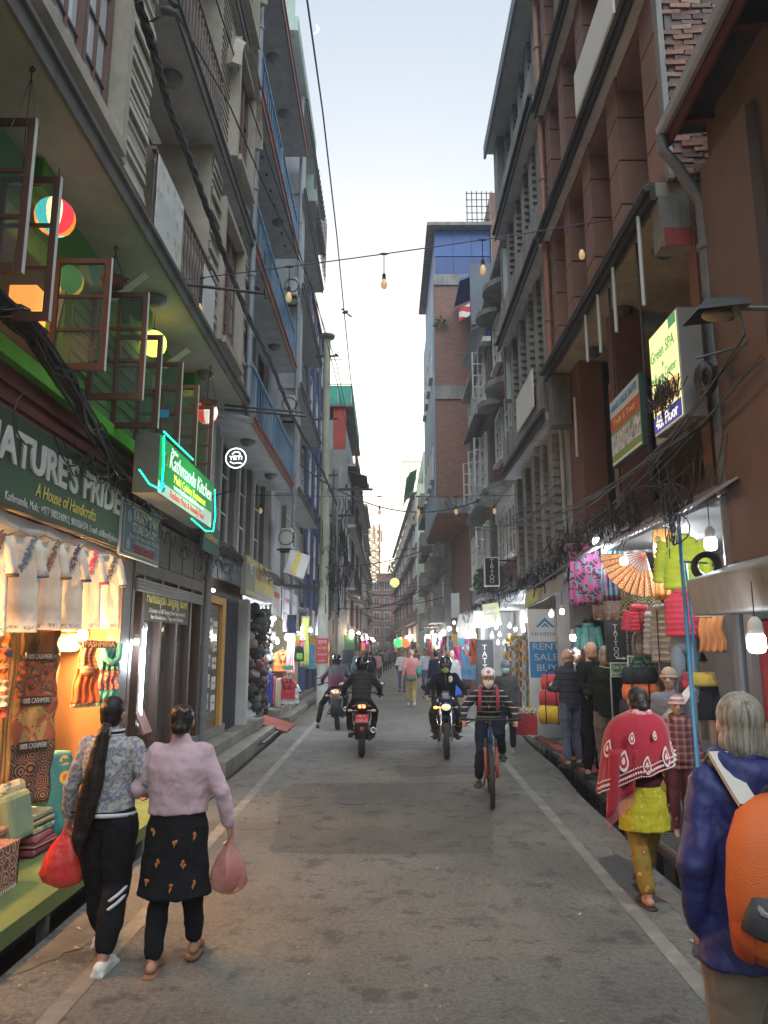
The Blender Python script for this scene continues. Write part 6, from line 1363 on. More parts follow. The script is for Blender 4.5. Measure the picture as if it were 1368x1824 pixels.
for i in range(5):
    for j in range(9):
        if src is None:
            g = MB(); g.lathe([(.03,0),(.065,.012),(.085,.05),(.082,.07),(.078,.055),(.055,.015),(.01,.01)],(0,0,0),14); me = g.mesh('singing_bowl',smooth=True); me.materials.append(BRS); o = bpy.data.objects.new('singing_bowl',me); C.objects.link(o); src = o
        else: o = src.copy(); C.objects.link(o)
        o.location = (-3.3-.01*(j%2),9.45+.22*i,.80+.073*j); tag(o,'stacked bronze singing bowl behind the shop glass','bowl','bronze singing bowls stacked in the display')
for z in (1.5,2.0): g = MB(); g.box(-3.6,-3.15,10.7,11.4,z,z+.02); g.build('shelf', DW, t)
l_ = thing('tube_light','vertical white fluorescent tube glowing beside the singing bowls','tube light',(-3.0,9.25,.8)); g = MB(); g.tube([(-3.02,9.3,.95),(-3.02,9.3,2.1)],.022,8); g.build('tube', glow('tube_white',(.93,.97,1.0),7), l_); g = MB(); g.box(-3.06,-3.045,9.26,9.34,.92,2.14); g.build('fitting', WHITEF, l_); lamp(l_,(-2.9,9.35,1.7),12,(.8,.9,1),.15,'tube_glow')
shop_bulb('bright white bulb at the top of the vertical fluorescent tube',P(243,1138,x=-3.0),5,big=.8)
g = MB(); g.obox((-2.98,9.3,.98),(.03,.30,.30),rotm(0,R(-25),0)); solo(g,'menu_board',mat('pink_menu',(.20,.10,.09)),'tilted menu board by the singing bowl counter','board',bevel=.005)
g = MB(); g.lathe([(.0,0),(.2,.0),(.2,.02),(.0,.03)],(-3.2,11.6,1.75),18,rotm(0,R(80),0)); solo(g,'gong',BRS,'brass gong hanging in the dark doorway','gong',smooth=True)
downpipe('drainpipe','grey drainpipe between the bowl shop and the yellow framed door',-2.98,12.3,.1,3.4,.06,mat('mid_grey_pipe',(.14,.15,.15)),3)
# tube under lintel
l_ = thing('tube_light','short white fluorescent tube glowing under the lintel','tube light',(-2.9,12.6,2.6)); a_ = P(346,1041,y=12.2); b_ = P(381,1052,y=12.9); g = MB(); g.tube([a_,b_],.025,8); g.build('tube', glow('tube_warm',(1.0,.97,.8),9), l_); lamp(l_,(a_+b_)/2-Vector((0,0,.1)),10,(1,.95,.8),.1,'tube_glow')
t = thing('sticker_door','wooden glass door with white stickers and a yellow frame','door',(-3.1,13,.5))
g = MB(); g.box(-4.2,-3.12,12.35,16,.2,3.1); g.build('lining', mat('door_lining',(.10,.07,.05)), t); g = MB(); g.box(-3.12,-3.04,12.45,13.5,.5,2.6); g.build('door_leaf', mat('brown_door',(.16,.08,.04)), t); g = MB(); g.box(-3.04,-3.03,12.55,13.4,.65,2.5); g.build('glass', glass('door_glass',(.10,.10,.06)), t)
YF = mat('yellow_frame',(.50,.26,.04),var=.12); g = MB(); g.box(-3.12,-2.98,13.5,13.75,.5,2.75); g.box(-3.12,-2.98,12.4,13.49,2.62,2.75); g.build('frame', YF, t)
for k,(z,h,w_,s_) in enumerate(((2.15,.22,.3,'OPEN'),(1.85,.18,.26,'Visa'),(1.55,.2,.26,'FedEx'),(1.2,.22,.28,'ex'),(.85,.26,.22,'DHL'))):
    g = MB(); g.box(-3.028,-3.024,12.58,12.58+w_,z,z+h); g.build('sticker', [WHITEB,YF,WHITEB,WHITEB,WHITEB][k], t); text(t,s_,(-3.02,12.58+w_/2,z+h/2),.1,[BT,RT,RT,RT,BT][k],'+x',width=w_*.7)
    g = MB(); g.box(-3.028,-3.024,13.0,13.3,z-.05,z+h-.05); g.build('sticker', WHITEB, t); text(t,['Money','Cargo','Kina Shop','Air','Trek'][k],(-3.02,13.15,z+h/2-.05),.07,RT,'+x',width=.22)
t = thing('closed_shutter','dark shop gate beside the yellow frame','shutter',(-3.05,14.6,.3)); 
for k in range(12): g = MB(); g.tube([(-3.06,13.85+.12*k,.35),(-3.06,13.85+.12*k,2.75)],.02,5); g.build('bar', mat('dark_blue_iron',(.02,.025,.04)), t)
g = MB(); g.box(-3.16,-3.08,13.8,15.4,.3,2.8); g.build('backing', mat('near_black',(.015,.015,.018)), t)
t = thing('white_pillar','fluted white painted pillar beside the hat stall','pillar',(-2.98,15.6,.1)); g = MB(); g.box(-3.12,-2.90,15.5,15.75,.3,2.85); g.box(-3.16,-2.86,15.46,15.79,.12,.3); g.build('shaft', WHITEF, t); g = MB(); 
for k in range(3): g.box(-2.90,-2.885,15.53+.07*k,15.56+.07*k,.4,2.8)
g.build('fluting', WHITEF, t)
x = -2.66; t = signbox('print_sign','tilted yellow banner sign tangled in red wires above the hat stall',x,13.9,17.2,2.85,3.6,.1,mat('mustard_sign',(.38,.31,.08),var=.12,dirt=.3,dcol=(.2,.17,.08)),CONC,'L'); band(t,'L',x,13.95,14.8,2.95,3.45,mat('grey_print',(.13,.14,.12))); band(t,'L',x,14.9,17.1,2.88,3.0,mat('grey_print2',(.22,.22,.22))); text(t,'RINTDCSU',(x+.012,15.9,3.33),.34,mat('faded_rust_letters',(.30,.15,.05)),'+x',width=1.9); text(t,'PS',(x+.014,14.35,3.35),.3,WHITEB,'+x')
for lab,y0,y1,z0,z1,tt,m_ in (('grey white vertical sign next to the yellow banner',17.3,18.8,2.6,3.4,'MAGNOLIA',mat('cream_sign',(.38,.37,.33),var=.1)),('pale sign with faded red print near the power pole',19.0,22.3,2.55,3.4,'HIMALAYA',mat('lilac_sign',(.40,.38,.42),var=.1))):
    t = signbox('shop_board',lab,-2.7,y0,y1,z0,z1,.06,m_,IRON,'L'); text(t,tt,(-2.688,(y0+y1)/2,(z0+z1)/2+.1),.2,RT,'+x',width=(y1-y0)*.6)
c = P(523,1018,y=19); t = board('hanging_sign','small tilted white sign with a yellow stripe above the street',(c.x,c.y,c.z-.1),.55,.62,R(20),WHITEB,th=.04); t.rotation_euler = (0,R(16),R(20)); lbox(t,'stripe',YT,-.1,.05,-.008,-.005,.02,.6)

# ================================================================= LEFT hat stall and clothes
t = thing('hat_shop','open shop with hats, scarves and clothes left of the power pole','shop',(-3.6,20,0)); g = MB(); g.box(-4.9,-4.8,15.8,26,0,3.3); g.box(-4.8,-3.1,15.8,15.9,0,3.2); g.box(-4.8,-3.1,15.9,26,0,.3); g.build('lining', mat('teal_dark_lining',(.10,.13,.14),var=.3), t)
g = MB(); g.box(-4.8,-2.7,15.8,26,3.05,3.1); g.build('ceiling', mat('shop_white_ceiling',(.25,.25,.26)), t); g = MB(); g.box(-3.2,-2.75,19.0,22.8,3.02,3.045); g.build('awning', WHITEF, t)
rnd = random.Random(11); HC = [(.03,.03,.035),(.06,.04,.04),(.12,.11,.10),(.05,.06,.09),(.14,.03,.03),(.20,.17,.12),(.03,.07,.05),(.3,.3,.28)]
hm = [cloth_print('hat_%d'%i,'stripes',[c_,HC[(i+3)%8],c_],30) if i % 3 == 0 else cloth('hat_%d'%i,c_) for i,c_ in enumerate(HC)]
hsrc = []
for i in range(8):
    g = MB(); g.lathe([(.105,0),(.11,.03),(.10,.08),(.07,.125),(.02,.145),(.001,.147)],(0,0,0),12); me = g.mesh('body',smooth=True); me.materials.append(hm[i])
    r0 = bpy.data.objects.new('knit_hat',me); hsrc.append(me)
    bpy.data.objects.remove(r0)
gh = MB(); gh.ell((0,0,.165),(.028,.028,.028),seg=8,rows=5); pm = gh.mesh('pompom',smooth=True); pm.materials.append(hm[7])
ge = MB(); ge.box(-.11,-.085,-.04,.04,-.09,.02); ge.box(.085,.11,-.04,.04,-.09,.02); ef = ge.mesh('ear_flap'); ef.materials.append(hm[1])
def hats(n, x0, x1, y0, y1, z0, z1, glab, lab, sc=1.0):
    for k in range(n):
        hi_ = rnd.randrange(8); f_ = (k+.5)/n
        lb = ['black','dark brown','grey brown','navy blue','dark red','tan','dark green','pale grey'][hi_]+' '+lab+(' near the bottom',' at knee height',' at waist height',' at shoulder height',' at the top')[min(4,int(f_*5))]
        o = bpy.data.objects.new('knit_hat', hsrc[hi_]); C.objects.link(o); o.location = (rnd.uniform(x0,x1),rnd.uniform(y0,y1),z0+(z1-z0)*(k+rnd.random())/n); o.rotation_euler = (rnd.uniform(-.5,.5),rnd.uniform(-.5,.5),rnd.uniform(0,6)); s_ = rnd.uniform(.85,1.25)*sc; o.scale = (s_,s_,s_*rnd.uniform(.8,1.3)); tag(o,lb,'hat',glab)
        for me in (pm,ef):
            if rnd.random() < .6: q = bpy.data.objects.new(me.name.split('.')[0],me); C.objects.link(q); q.parent = o
hats(95,-3.05,-2.66,15.9,16.8,.55,2.6,'knitted hats hung on the outer hat stand','knitted hat on the tall stand by the white pillar')
hats(45,-3.1,-2.8,17.3,18.4,1.25,2.35,'knitted hats hung on the inner hat stand','knitted hat inside beside the long scarves')
def gscarf(lab,px,py0,py1,wpx,m_,y,rz=R(25),**k): a_ = P(px,py0,y=y); b_ = P(px,py1,y=y); return scarf(lab,a_,rz,m_,wpx*y/FPX*1.1,a_.z-b_.z,**k)
gscarf('long maroon cloth hanging at the foot of the hat stand',469,1200,1262,10,cloth('deep_maroon',(.13,.02,.05)),17.2); gscarf('long royal blue cloth hanging by the hats',480,1200,1260,14,cloth('royal_blue',(.03,.04,.30)),17.3); gscarf('narrow orange cloth beside the blue one',488,1205,1258,6,OR2,17.4); gscarf('cream fringed scarf hanging low by the hats',495,1208,1262,11,cloth('cream_scarf',(.45,.42,.33)),17.5,fringe=MATS['cream_scarf'])
gscarf('pale pink shiny scarf hanging under a bulb',519,1128,1202,13,cloth('pink_scarf',(.60,.30,.32)),18.3); gscarf('dark navy cloth panel hanging high',517,1095,1130,22,cloth('navy_cloth',(.02,.03,.06)),18.9,name='hanging_cloth',cat='cloth')
gscarf('long lime yellow dress hanging near the power pole',544,1098,1188,14,cloth('lime_yellow',(.42,.45,.12)),20.5,name='dress',cat='dress'); gscarf('white patterned cloth hanging high in the shop',508,1092,1125,6,cloth('white_print_cloth',(.5,.4,.4)),18.2)
for lab,px,py,c_,y in (('red t-shirt hung below a green price tag',510,1206,(.42,.02,.03),17.8),('hot pink top hung high in the hat shop',527,1125,(.55,.05,.12),19.6),('orange top hung behind the pink scarf',503,1158,(.6,.15,.03),18.4),('white flared top hung by the red t-shirt',518,1215,(.6,.58,.55),18.3)):
    p = P(px,py,y=y); kurta(lab,p,R(22),cloth('top_%d'%int(px),c_),BT,H=.5,W=.38,group='tops hanging in the hat shop',sleeve=.1)
def backpack(label, p, rz, m1, m2, s=1.0, group='backpacks and bags for sale', cat='backpack'):
    t = thing('backpack', label, cat, p, rz, group); g = MB(); g.torso([(0,0,0,.13*s,.09*s),(0,0,.03*s,.16*s,.11*s),(0,0,.25*s,.165*s,.115*s),(0,0,.4*s,.14*s,.10*s),(0,0,.48*s,.09*s,.06*s),(0,0,.5*s,.03*s,.02*s)],18); LT(t,g,'body',m1)
    g = MB(); g.torso([(0,-.09*s,.05*s,.10*s,.04*s),(0,-.095*s,.1*s,.12*s,.05*s),(0,-.095*s,.2*s,.12*s,.05*s),(0,-.09*s,.25*s,.08*s,.03*s)],14); LT(t,g,'front_pocket',m2)
    g = MB(); g.tube([(-.04*s,0,.48*s),(-.03*s,0,.54*s),(.03*s,0,.54*s),(.04*s,0,.48*s)],.01*s,6); LT(t,g,'handle',BLACKR)
    for s_ in (-1,1): g = MB(); g.tube([(s_*.09*s,-.1*s,.42*s),(s_*.11*s,-.13*s,.25*s),(s_*.09*s,-.11*s,.05*s)],.01*s,5); LT(t,g,'strap',BLACKR)
    return t
backpack('black and green backpack hanging before the lime dress',P(532,1178,y=19.5),R(20),cloth('black_nylon',(.03,.035,.04)),cloth('green_nylon',(.15,.40,.06)),.85); backpack('green daypack hanging under the pink top',P(529,1150,y=19.3),R(20),cloth('lime_nylon',(.30,.50,.04)),cloth('orange_nylon',(.6,.2,.03)),.55)
p = P(513,1193,y=17.7); t = board('price_tag','small green tag above the red t-shirt',p,.26,.1,R(20),GT,th=.01)
t = thing('counter','dark red counter in the hat shop doorway','counter',(-3.0,20.5,.33)); g = MB(); g.box(-3.1,-2.8,20.3,20.9,.33,1.25); g.build('body', mat('oxblood',(.12,.02,.02)), t, bevel=.01); g = MB(); g.box(-3.14,-2.76,20.26,20.94,1.25,1.29); g.build('top', mat('oxblood_top',(.2,.04,.04),rough=.35), t)
for i,(px,py,y,e) in enumerate([(488,1098,16.6,28),(487,1132,17.6,9),(494,1140,18,7),(510,1133,18.1,12),(538,1117,19.6,22),(553,1120,21,14)]): shop_bulb(['dazzling bulb above the hat stand','small bulb left inside the hat shop','second small bulb inside the hat shop','bulb at the top of the pink scarf','bulb at the lime dress','last bulb before the power pole'][i],P(px,py,y=y),e,(.85,.93,1),group='white bulbs of the hat shop')

for y in (17.5,20,23): lamp(t if 0 else SH,(-3.7,y,2.7),26,(.85,.93,1),.2,'shop_fill_light')  # added lamps without fixtures, brighten the hat shop from inside
for y in (18,21,25): lamp(SH,(4.0,y,2.7),30,(.9,.95,1),.2,'shop_fill_light')  # more added lamps, brighten the middle right stalls from inside
# ================================================================= RIGHT SHOP: jackets, bags, mannequins
t = thing('outdoor_gear_shop','open outdoor clothing shop crowded with jackets and bags, right side','shop',(4,10,0)); g = MB(); g.box(4.85,4.9,6.6,14.6,0,3.4); g.box(3.3,4.85,14.55,14.65,0,3.3); g.box(3.2,4.85,6.6,14.5,0,.16); g.build('lining', mat('gear_lining',(.22,.20,.19),var=.3), t); g = MB(); g.box(3.05,4.85,6.6,14.6,3.2,3.245); g.build('ceiling', mat('gear_ceiling',(.16,.16,.16)), t)
g = MB(); g.box(3.18,4.85,6.52,6.6,0,3.3); g.build('side_wall', mat('gear_side',(.16,.13,.12)), t)
g = MB(); K=40; V=[]
for k in range(K+1): y = 6.2+2.6*k/K; dz = .02*(k%2); V += [(2.62,y,3.05+dz),(3.2,y,3.42+dz)]
g.add(V,[(2*k,2*k+1,2*k+3,2*k+2) for k in range(K)]); g.add([(a_,b_,c_+.006) for a_,b_,c_ in V],[(2*k,2*k+2,2*k+3,2*k+1) for k in range(K)]); solo(g,'corrugated_awning',mat('faded_tin',(.38,.36,.36),rough=.4,var=.25,scale=1.5,dirt=.5,dcol=(.28,.12,.10),metal=.2),'faded corrugated tin awning lit from below over the jackets','awning')
g = MB(); g.add([(2.66,9.0,3.2),(3.2,9.0,3.45),(3.2,14.4,3.3),(2.72,14.4,2.95),(2.66,9.0,3.17),(3.2,9.0,3.42),(3.2,14.4,3.27),(2.72,14.4,2.92)],[(0,1,2,3),(7,6,5,4),(0,4,5,1),(1,5,6,2),(2,6,7,3),(3,7,4,0)]); solo(g,'sheet_awning',DCONC,'long dark grey awning running along the right shops','awning')
def at(px,py,y): return P(px,py,y=y)
def rb(label,px,py,y,**k): return shop_bulb(label,at(px,py,y),k.pop('e',26),(.80,.90,1.0),**k)
rb('bare bulb above the mandala cloth',1062,958,10.2,big=1.2,e=12); rb('bulb in front of the orange fan',1111,993,9.2,big=1.1,e=8,light=False); rb('bulb left of the orange scarf',1172,968,8.3,big=1.2,e=9); rb('large bulb right of the lime jacket',1265,957,6.9,big=1.4,e=15); rb('huge bulb hanging over the bead stall, nearest on the right',1346,1128,5.1,big=1.5,e=16); rb('bulb low by the white poles of the gear shop',1020,1130,11.5,big=1.1,e=8); rb('bulb just right of the blue and white banner',1001,1085,13.2,e=7); rb('smaller bulb at the banner top',982,1090,13.6,e=5)
lamp(t,(3.6,9.0,3.0),16,(.9,.95,1),.15,'shop_fill_light'); lamp(t,(3.7,12.2,3.0),14,(.9,.95,1),.15,'shop_fill_light')
def hungcloth(label,px0,px1,py0,py1,y,m_,rz=R(-22),name='hanging_cloth',cat='cloth',**k): a_ = at((px0+px1)/2,py0,y); b_ = at((px0+px1)/2,py1,y); return scarf(label,a_,rz,m_,(px1-px0)*y/FPX*1.06,a_.z-b_.z,name=name,cat=cat,**k)
hungcloth('black cloth printed with pink, teal and orange swirls',1012,1066,968,1078,10.6,cloth_print('swirl_print','paisley',[(.015,.02,.025),(.32,.05,.16),(.03,.20,.19),(.015,.02,.025)],3.0),amp=.015)
hungcloth('tartan scarf of blue, teal and pink checks',1068,1100,930,1070,10.3,cloth_print('tartan','plaid',[(.10,.14,.24),(.35,.10,.15),(.06,.32,.32),(.2,.22,.3),(.08,.1,.2)],3.5),amp=.03)
hungcloth('large mottled brown tapestry behind the tartan scarf',1052,1112,960,1104,11.0,cloth_print('brown_tapestry','floral',[(.24,.17,.14),(.12,.07,.06),(.34,.27,.22)],16))
hungcloth('dark green medallion tapestry below the orange fan',1105,1172,1040,1110,9.9,cloth_print('olive_medallion','rosette',[(.05,.06,.03),(.14,.14,.07),(.34,.3,.18)],6))
hungcloth('plain orange cloth hanging beside the lime jacket',1162,1206,933,1068,8.4,cloth('plain_orange',(.60,.26,.05)),amp=.035)
hungcloth('grey shiny plastic wrapped garment behind the fan',1100,1165,905,985,10.2,mat('silver_plastic',(.34,.36,.40),rough=.3,bump=.8,bscale=6))
hungcloth('orange crochet panel hung behind the mannequin',1244,1286,1098,1162,7.6,cloth_print('crochet','rosette',[(.45,.16,.05),(.6,.28,.10),(.3,.1,.03)],22))
c = at(1150,985,9.5); t = thing('fan_hanging','large orange half fan with white ribs and round medallions','wall hanging',c,R(-20)); FO = cloth_print('fan_print','rosette',[(.62,.16,.02),(.7,.32,.04),(.6,.5,.35)],9); FW = cloth_print('fan_white','rosette',[(.55,.55,.52),(.35,.38,.42),(.6,.6,.58)],16)
for k in range(11):
    a0 = R(180+k*9.5); a1 = R(180+(k+1)*9.5-1.2); V=[(math.cos(a_)*r_,-.02+.012*(i%2),math.sin(a_)*r_) for r_ in (.24,.56) for i,a_ in enumerate((a0,a1))]; g = MB(); g.add(V,[(0,1,3,2)]); g.add([(x_,y_+.006,z_) for x_,y_,z_ in V],[(0,2,3,1)]); LT(t,g,'leaf',FO,False)
    V=[(math.cos(a_)*r_,-.02+.012*(i%2),math.sin(a_)*r_) for r_ in (.04,.235) for i,a_ in enumerate((a0,a1))]; g = MB(); g.add(V,[(0,1,3,2)]); g.add([(x_,y_+.006,z_) for x_,y_,z_ in V],[(0,2,3,1)]); LT(t,g,'leaf',FW,False); g = MB(); g.tube([(0,-.035,0),(math.cos(a0)*.58,-.03,math.sin(a0)*.58)],.006,5); LT(t,g,'rib',mat('fan_rib',(.25,.08,.04)))
puffer('bright lime yellow padded jacket hung high',at(1212,952,7.9),R(-15),cloth('lime_puffer',(.32,.37,.02)),H=.56,W=.42)
puffer('red padded vest hung beneath the lime jacket',at(1218,1050,7.8),R(-15),cloth('red_puffer',(.42,.03,.05)),H=.46,W=.42,sleeves=False)
puffer('small red child jacket with white chest mark',at(1138,1078,8.9),R(-15),MATS['red_puffer'],H=.28,W=.27,n=6); puffer('grey padded jacket hung side on beside the red vest',at(1177,1078,8.6),R(-60),cloth('silver_puffer',(.33,.34,.35)),H=.62,W=.34,n=9); puffer('green padded vest hung side on behind the grey jacket',at(1194,1085,8.8),R(-60),cloth('green_puffer',(.06,.24,.06)),H=.6,W=.3,sleeves=False,n=9)
puffer('dark teal fleece hung deep in the gear shop',at(1048,1108,12),R(-20),cloth('teal_fleece',(.03,.09,.08)),H=.42,W=.32,n=3,group='fleeces deep in the gear shop')
t = thing('trousers','grey blue trousers hung below the red vest','trousers',at(1218,1128,7.9),R(-15)); g = MB(); g.torso([(0,0,-.02,.15,.06),(0,0,-.2,.165,.07)],16); g.limb([(-.075,0,-.18),(-.08,0,-.7)],[.075,.055]); g.limb([(.075,0,-.18),(.08,0,-.7)],[.075,.055]); LT(t,g,'legs',cloth('grey_trousers',(.17,.20,.23)))
backpack('grey brown backpack hung above the green spa sign',at(1142,1170,9.0)-Vector((0,0,.0)),R(-15),cloth('taupe_nylon',(.17,.15,.13)),cloth('taupe2',(.22,.2,.18)),.62)
backpack('grey trekking backpack beside the hanging jacket',at(1190,1212,8.6),R(-20),cloth('grey_nylon',(.16,.16,.16)),MATS['black_nylon'],.6); backpack('small red bag under the backpacks',at(1222,1228,7.8),R(-20),cloth('wine_nylon',(.25,.04,.05)),MATS['red_puffer'],.35)
def duffel(label,p,rz,m1,L=.5,r=.14): 
    t = thing('duffel_bag',label,'duffel bag',p,rz,'duffel bags for sale on the right'); g = MB(); g.rings([((x_,0,r),(0,r*k_,0),(0,0,r*k_)) for x_,k_ in ((-L/2,.3),(-L/2+.02,.85),(-L/2+.06,1),(L/2-.06,1),(L/2-.02,.85),(L/2,.3))],18); LT(t,g,'body',m1)
    for x_ in (-L*.22,L*.22): g = MB(); g.torus((x_,0,r),r*1.03,.012,rotm(0,R(90),0),22,6); LT(t,g,'strap',BLACKR)
    g = MB(); g.tube([(-L*.22,0,2*r),(-L*.12,0,2*r+.08),(L*.12,0,2*r+.08),(L*.22,0,2*r)],.012,6); LT(t,g,'handle',BLACKR); return t
CO = cloth('orange_duffel',(.60,.14,.03)); CYL = cloth('yellow_duffel',(.55,.38,.03)); CRD = cloth('red_duffel',(.38,.03,.04)); CBK = MATS['black_nylon']
duffel('orange duffel bag on the gear stack',at(1143,1252,8.8)-Vector((0,0,0)),R(-20),CO,.42,.12); duffel('black duffel bag with lime trim on top of the orange one',at(1140,1222,8.8),R(-15),CBK,.40,.11); duffel('black duffel lowest in the gear stack',at(1145,1285,8.8),R(-20),CBK,.5,.13); duffel('yellow and black duffel at the banner foot',at(984,1290,14.0),R(-10),CYL,.5,.17); duffel('red duffel stacked on the yellow one',at(982,1262,14.1),R(-12),CRD,.44,.17); duffel('upper red duffel with white roundel by the banner',at(984,1232,14.2),R(-12),cloth('red_duffel2',(.45,.04,.04)),.42,.16)
for i in range(5): duffel('black luggage bag piled deep in the gear shop',(3.6+.25*i%1.0,9.6+.55*i,.17+.0*i),R(-30+20*i),CBK,.5,.16)
t = thing('gear_counter','low grey counter with merchandise in the gear shop','counter',(3.7,8.6,.16)); g = MB(); g.box(3.35,4.3,8.2,9.3,.16,.78); g.build('body', mat('counter_grey',(.10,.10,.11)), t, bevel=.01)
tattoo_z = at(1100,1180,9.3).z; a_ = at(1083,1180,9.3); b_ = at(1118,1105,9.3); t = tattoo('black tattoo board with white arrow beside the green spa signs',a_.x,b_.x,9.3,a_.z,b_.z,'TATTOO',.085,BLACKR,off=.03); g = MB(); g.prism([(-.06,-.008),(.03,-.008),(.03,-.022),(.07,0),(.03,.022),(.03,.008),(-.06,.008)],0,.004,Matrix(((1,0,0,(a_.x+b_.x)/2+.02),(0,0,1,9.284),(0,1,0,a_.z+.05),(0,0,0,1)))); g.build('arrow', WT, t); text(t,'GREEN SPA & BODY ART',(b_.x-.025,9.287,(a_.z+b_.z)/2),.03,WT,rotm4=(R(90),R(90),0),width=.45)
GS = mat('spa_green',(.02,.16,.08),rough=.4)
for lab,px0,px1,py0,py1,y in (('green spa and beauty parlour sign, fully visible one',1119,1168,1168,1196,9.0),('second green spa sign partly hidden by the tattoo board',1088,1119,1180,1206,9.25)):
    a_ = at(px0,py1,y); b_ = at(px1,py0,y); t = board('spa_sign',lab,((a_.x+b_.x)/2,y,a_.z),b_.x-a_.x,b_.z-a_.z,0,GS,WHITEF,.02); ltext(t,'Green Spa &',0,(b_.z-a_.z)*.68,.08,WT,width=(b_.x-a_.x)*.8,y=-.01); ltext(t,'Beauty Parlour',0,(b_.z-a_.z)*.28,.08,WT,width=(b_.x-a_.x)*.86,y=-.01)
    for s_ in (-1,1): g = MB(); w_ = (b_.x-a_.x)/2; g.box(s_*w_-.008,s_*w_+.008,0,.02,-a_.z+.16,0); LT(t,g,'post',STEEL,False)
# banner
a_ = at(948,1314,15.4); b_ = at(999,1085,15.4); W_ = b_.x-a_.x; H_ = b_.z-a_.z; t = thing('rental_banner','tall white and blue rental shop banner reading rent sale buy','sign',((a_.x+b_.x)/2,15.4,a_.z)); lbox(t,'panel',WHITEB,-W_/2,W_/2,0,.12,0,H_); BB = mat('banner_blue',(.03,.22,.45),var=.08); lbox(t,'blue_field',BB,-W_/2+.01,W_/2,-.006,-.001,H_*.46,H_*.74)
for i,s_ in enumerate(('RENT','SALE','BUY')): ltext(t,s_,0,H_*(.70-.083*i),.19,WT,width=W_*[.8,.72,.6][i],y=-.012)
ltext(t,'HI-HIMAL',0,H_*.80,.12,BB,width=W_*.82,y=-.008)
g = MB(); g.prism([(-.2,0),(-.14,0),(0,.13),(.14,0),(.2,0),(0,.2)],0,.004,Matrix(((1,0,0,0),(0,0,1,-.008),(0,1,0,H_*.855),(0,0,0,1)))); g.prism([(-.09,0),(-.04,0),(0,.035),(.04,0),(.09,0),(0,.09)],0,.004,Matrix(((1,0,0,0),(0,0,1,-.008),(0,1,0,H_*.855),(0,0,0,1)))); LT(t,g,'mountain_logo',BB,False,stuff=True)
t = thing('white_awning','grey white vinyl awning above the banner with yellow print','awning',(2.9,13.5,3)); g = MB(); g.add([(2.78,11.9,2.75),(2.84,11.9,3.12),(2.84,15.2,2.98),(2.78,15.2,2.62),(2.79,11.9,2.75),(2.85,11.9,3.12),(2.85,15.2,2.98),(2.79,15.2,2.62)],[(0,1,2,3),(7,6,5,4),(0,4,5,1),(1,5,6,2),(2,6,7,3),(3,7,4,0)]); g.build('vinyl', mat('vinyl_white',(.40,.40,.36),var=.1,dirt=.3), t); g = MB(); g.add([(2.77,13.6,2.72),(2.815,13.6,2.98),(2.815,14.9,2.92),(2.77,14.9,2.66)],[(0,1,2,3)]); g.build('yellow_print', flat('yellow_print',(.48,.48,.10)), t)
# bead stall
t = thing('bead_stall','red backed stall board hung with necklaces at the right edge','stall',(3.7,7,.2)); g = MB(); g.box(3.2,4.6,6.44,6.5,.3,2.1); g.build('back_board', mat('stall_red',(.30,.03,.03),var=.2), t)
BC = [mat('bead_%d'%i,c_,rough=.3,bump=0) for i,c_ in enumerate([(.5,.46,.38),(.04,.04,.04),(.45,.15,.05),(.12,.3,.28),(.4,.36,.3)])]
for k in range(26):
    for r_ in range(2):
        x_ = 3.24+.042*k; z_ = 1.62-.62*r_; L_ = random.uniform(.34,.5); q = MB()
        for s_ in (-1,1): q.tube([(x_+s_*.012,6.425,z_),(x_+s_*.014,6.42,z_-L_*.6),(x_+s_*.004,6.42,z_-L_)],[.005,.006,.008],5)
        solo(q,'necklace',BC[(k*3+r_)%5],'string of beads hung on the red stall board','necklace',group='necklaces on the red stall board')
g = MB(); g.box(3.15,4.4,5.6,6.3,.0,.55); solo(g,'stall_crate',DWOOD,'dark crate under the necklace board','crate')
# metal hand rail / sloped display edge
t = thing('sloping_rail','shiny sloping metal rail before the mannequins','rail',at(1200,1262,7.6)); g = MB(); g.bar(at(1168,1302,7.8),at(1236,1224,7.3),.02,.09); g.build('rail', mat('bright_steel',(.6,.6,.6),rough=.25,metal=.7), t); g = MB(); g.tube([at(1168,1300,7.8),Vector((at(1168,1300,7.8).x,7.8,.1))],.02,6); g.tube([at(1236,1226,7.3),Vector((at(1236,1226,7.3).x,7.3,.1))],.02,6); g.build('leg', STEEL, t)

# ================================================================= RIGHT MIDDLE SHOPS
t = thing('garment_stall','bright stall of dresses, scarves and curios in the middle right','shop',(4,20,0)); g = MB(); g.box(4.5,4.6,16,30,0,3.3); g.box(3.3,4.5,16,30,0,.12); g.build('lining', mat('stall_lining',(.25,.22,.2),var=.3), t); g = MB(); g.box(3.0,4.5,16,30,3.1,3.15); g.build('ceiling', MATS['gear_ceiling'], t)
for i,(px,py,y,e) in enumerate([(809,1107,24,26),(818,1123,23,10),(835,1132,21,9),(845,1128,20.6,7),(876,1130,18.6,22),(890,1128,18.2,16),(884,1115,18.4,9),(908,1112,17.4,22),(918,1118,17,10),(887,1142,18,9)]): shop_bulb('bright bulb %s'%['by the white kurta','below the white kurta left','at the kurta hem','at the kurta hem right','above the tall tattoo board','right above the tattoo board','high over the tattoo board','over the curio shelf','over the shelf by the banner','inside the curio shelf'][i],P(px,py,y=y),e,(.95,.93,.9) if i in (2,3) else (.8,.9,1),group='bulbs of the middle right stalls',big=.85)
def gk(lab,px,py,y,c_,H=.9,W=.5,**k): kurta(lab,P(px,py,y=y),R(-15),cloth('gk_%d_%d'%(px,py),c_),k.get('emb',BT),H=H,W=W,group='dresses hung in the middle right stalls',sleeve=k.get('sl',.3))
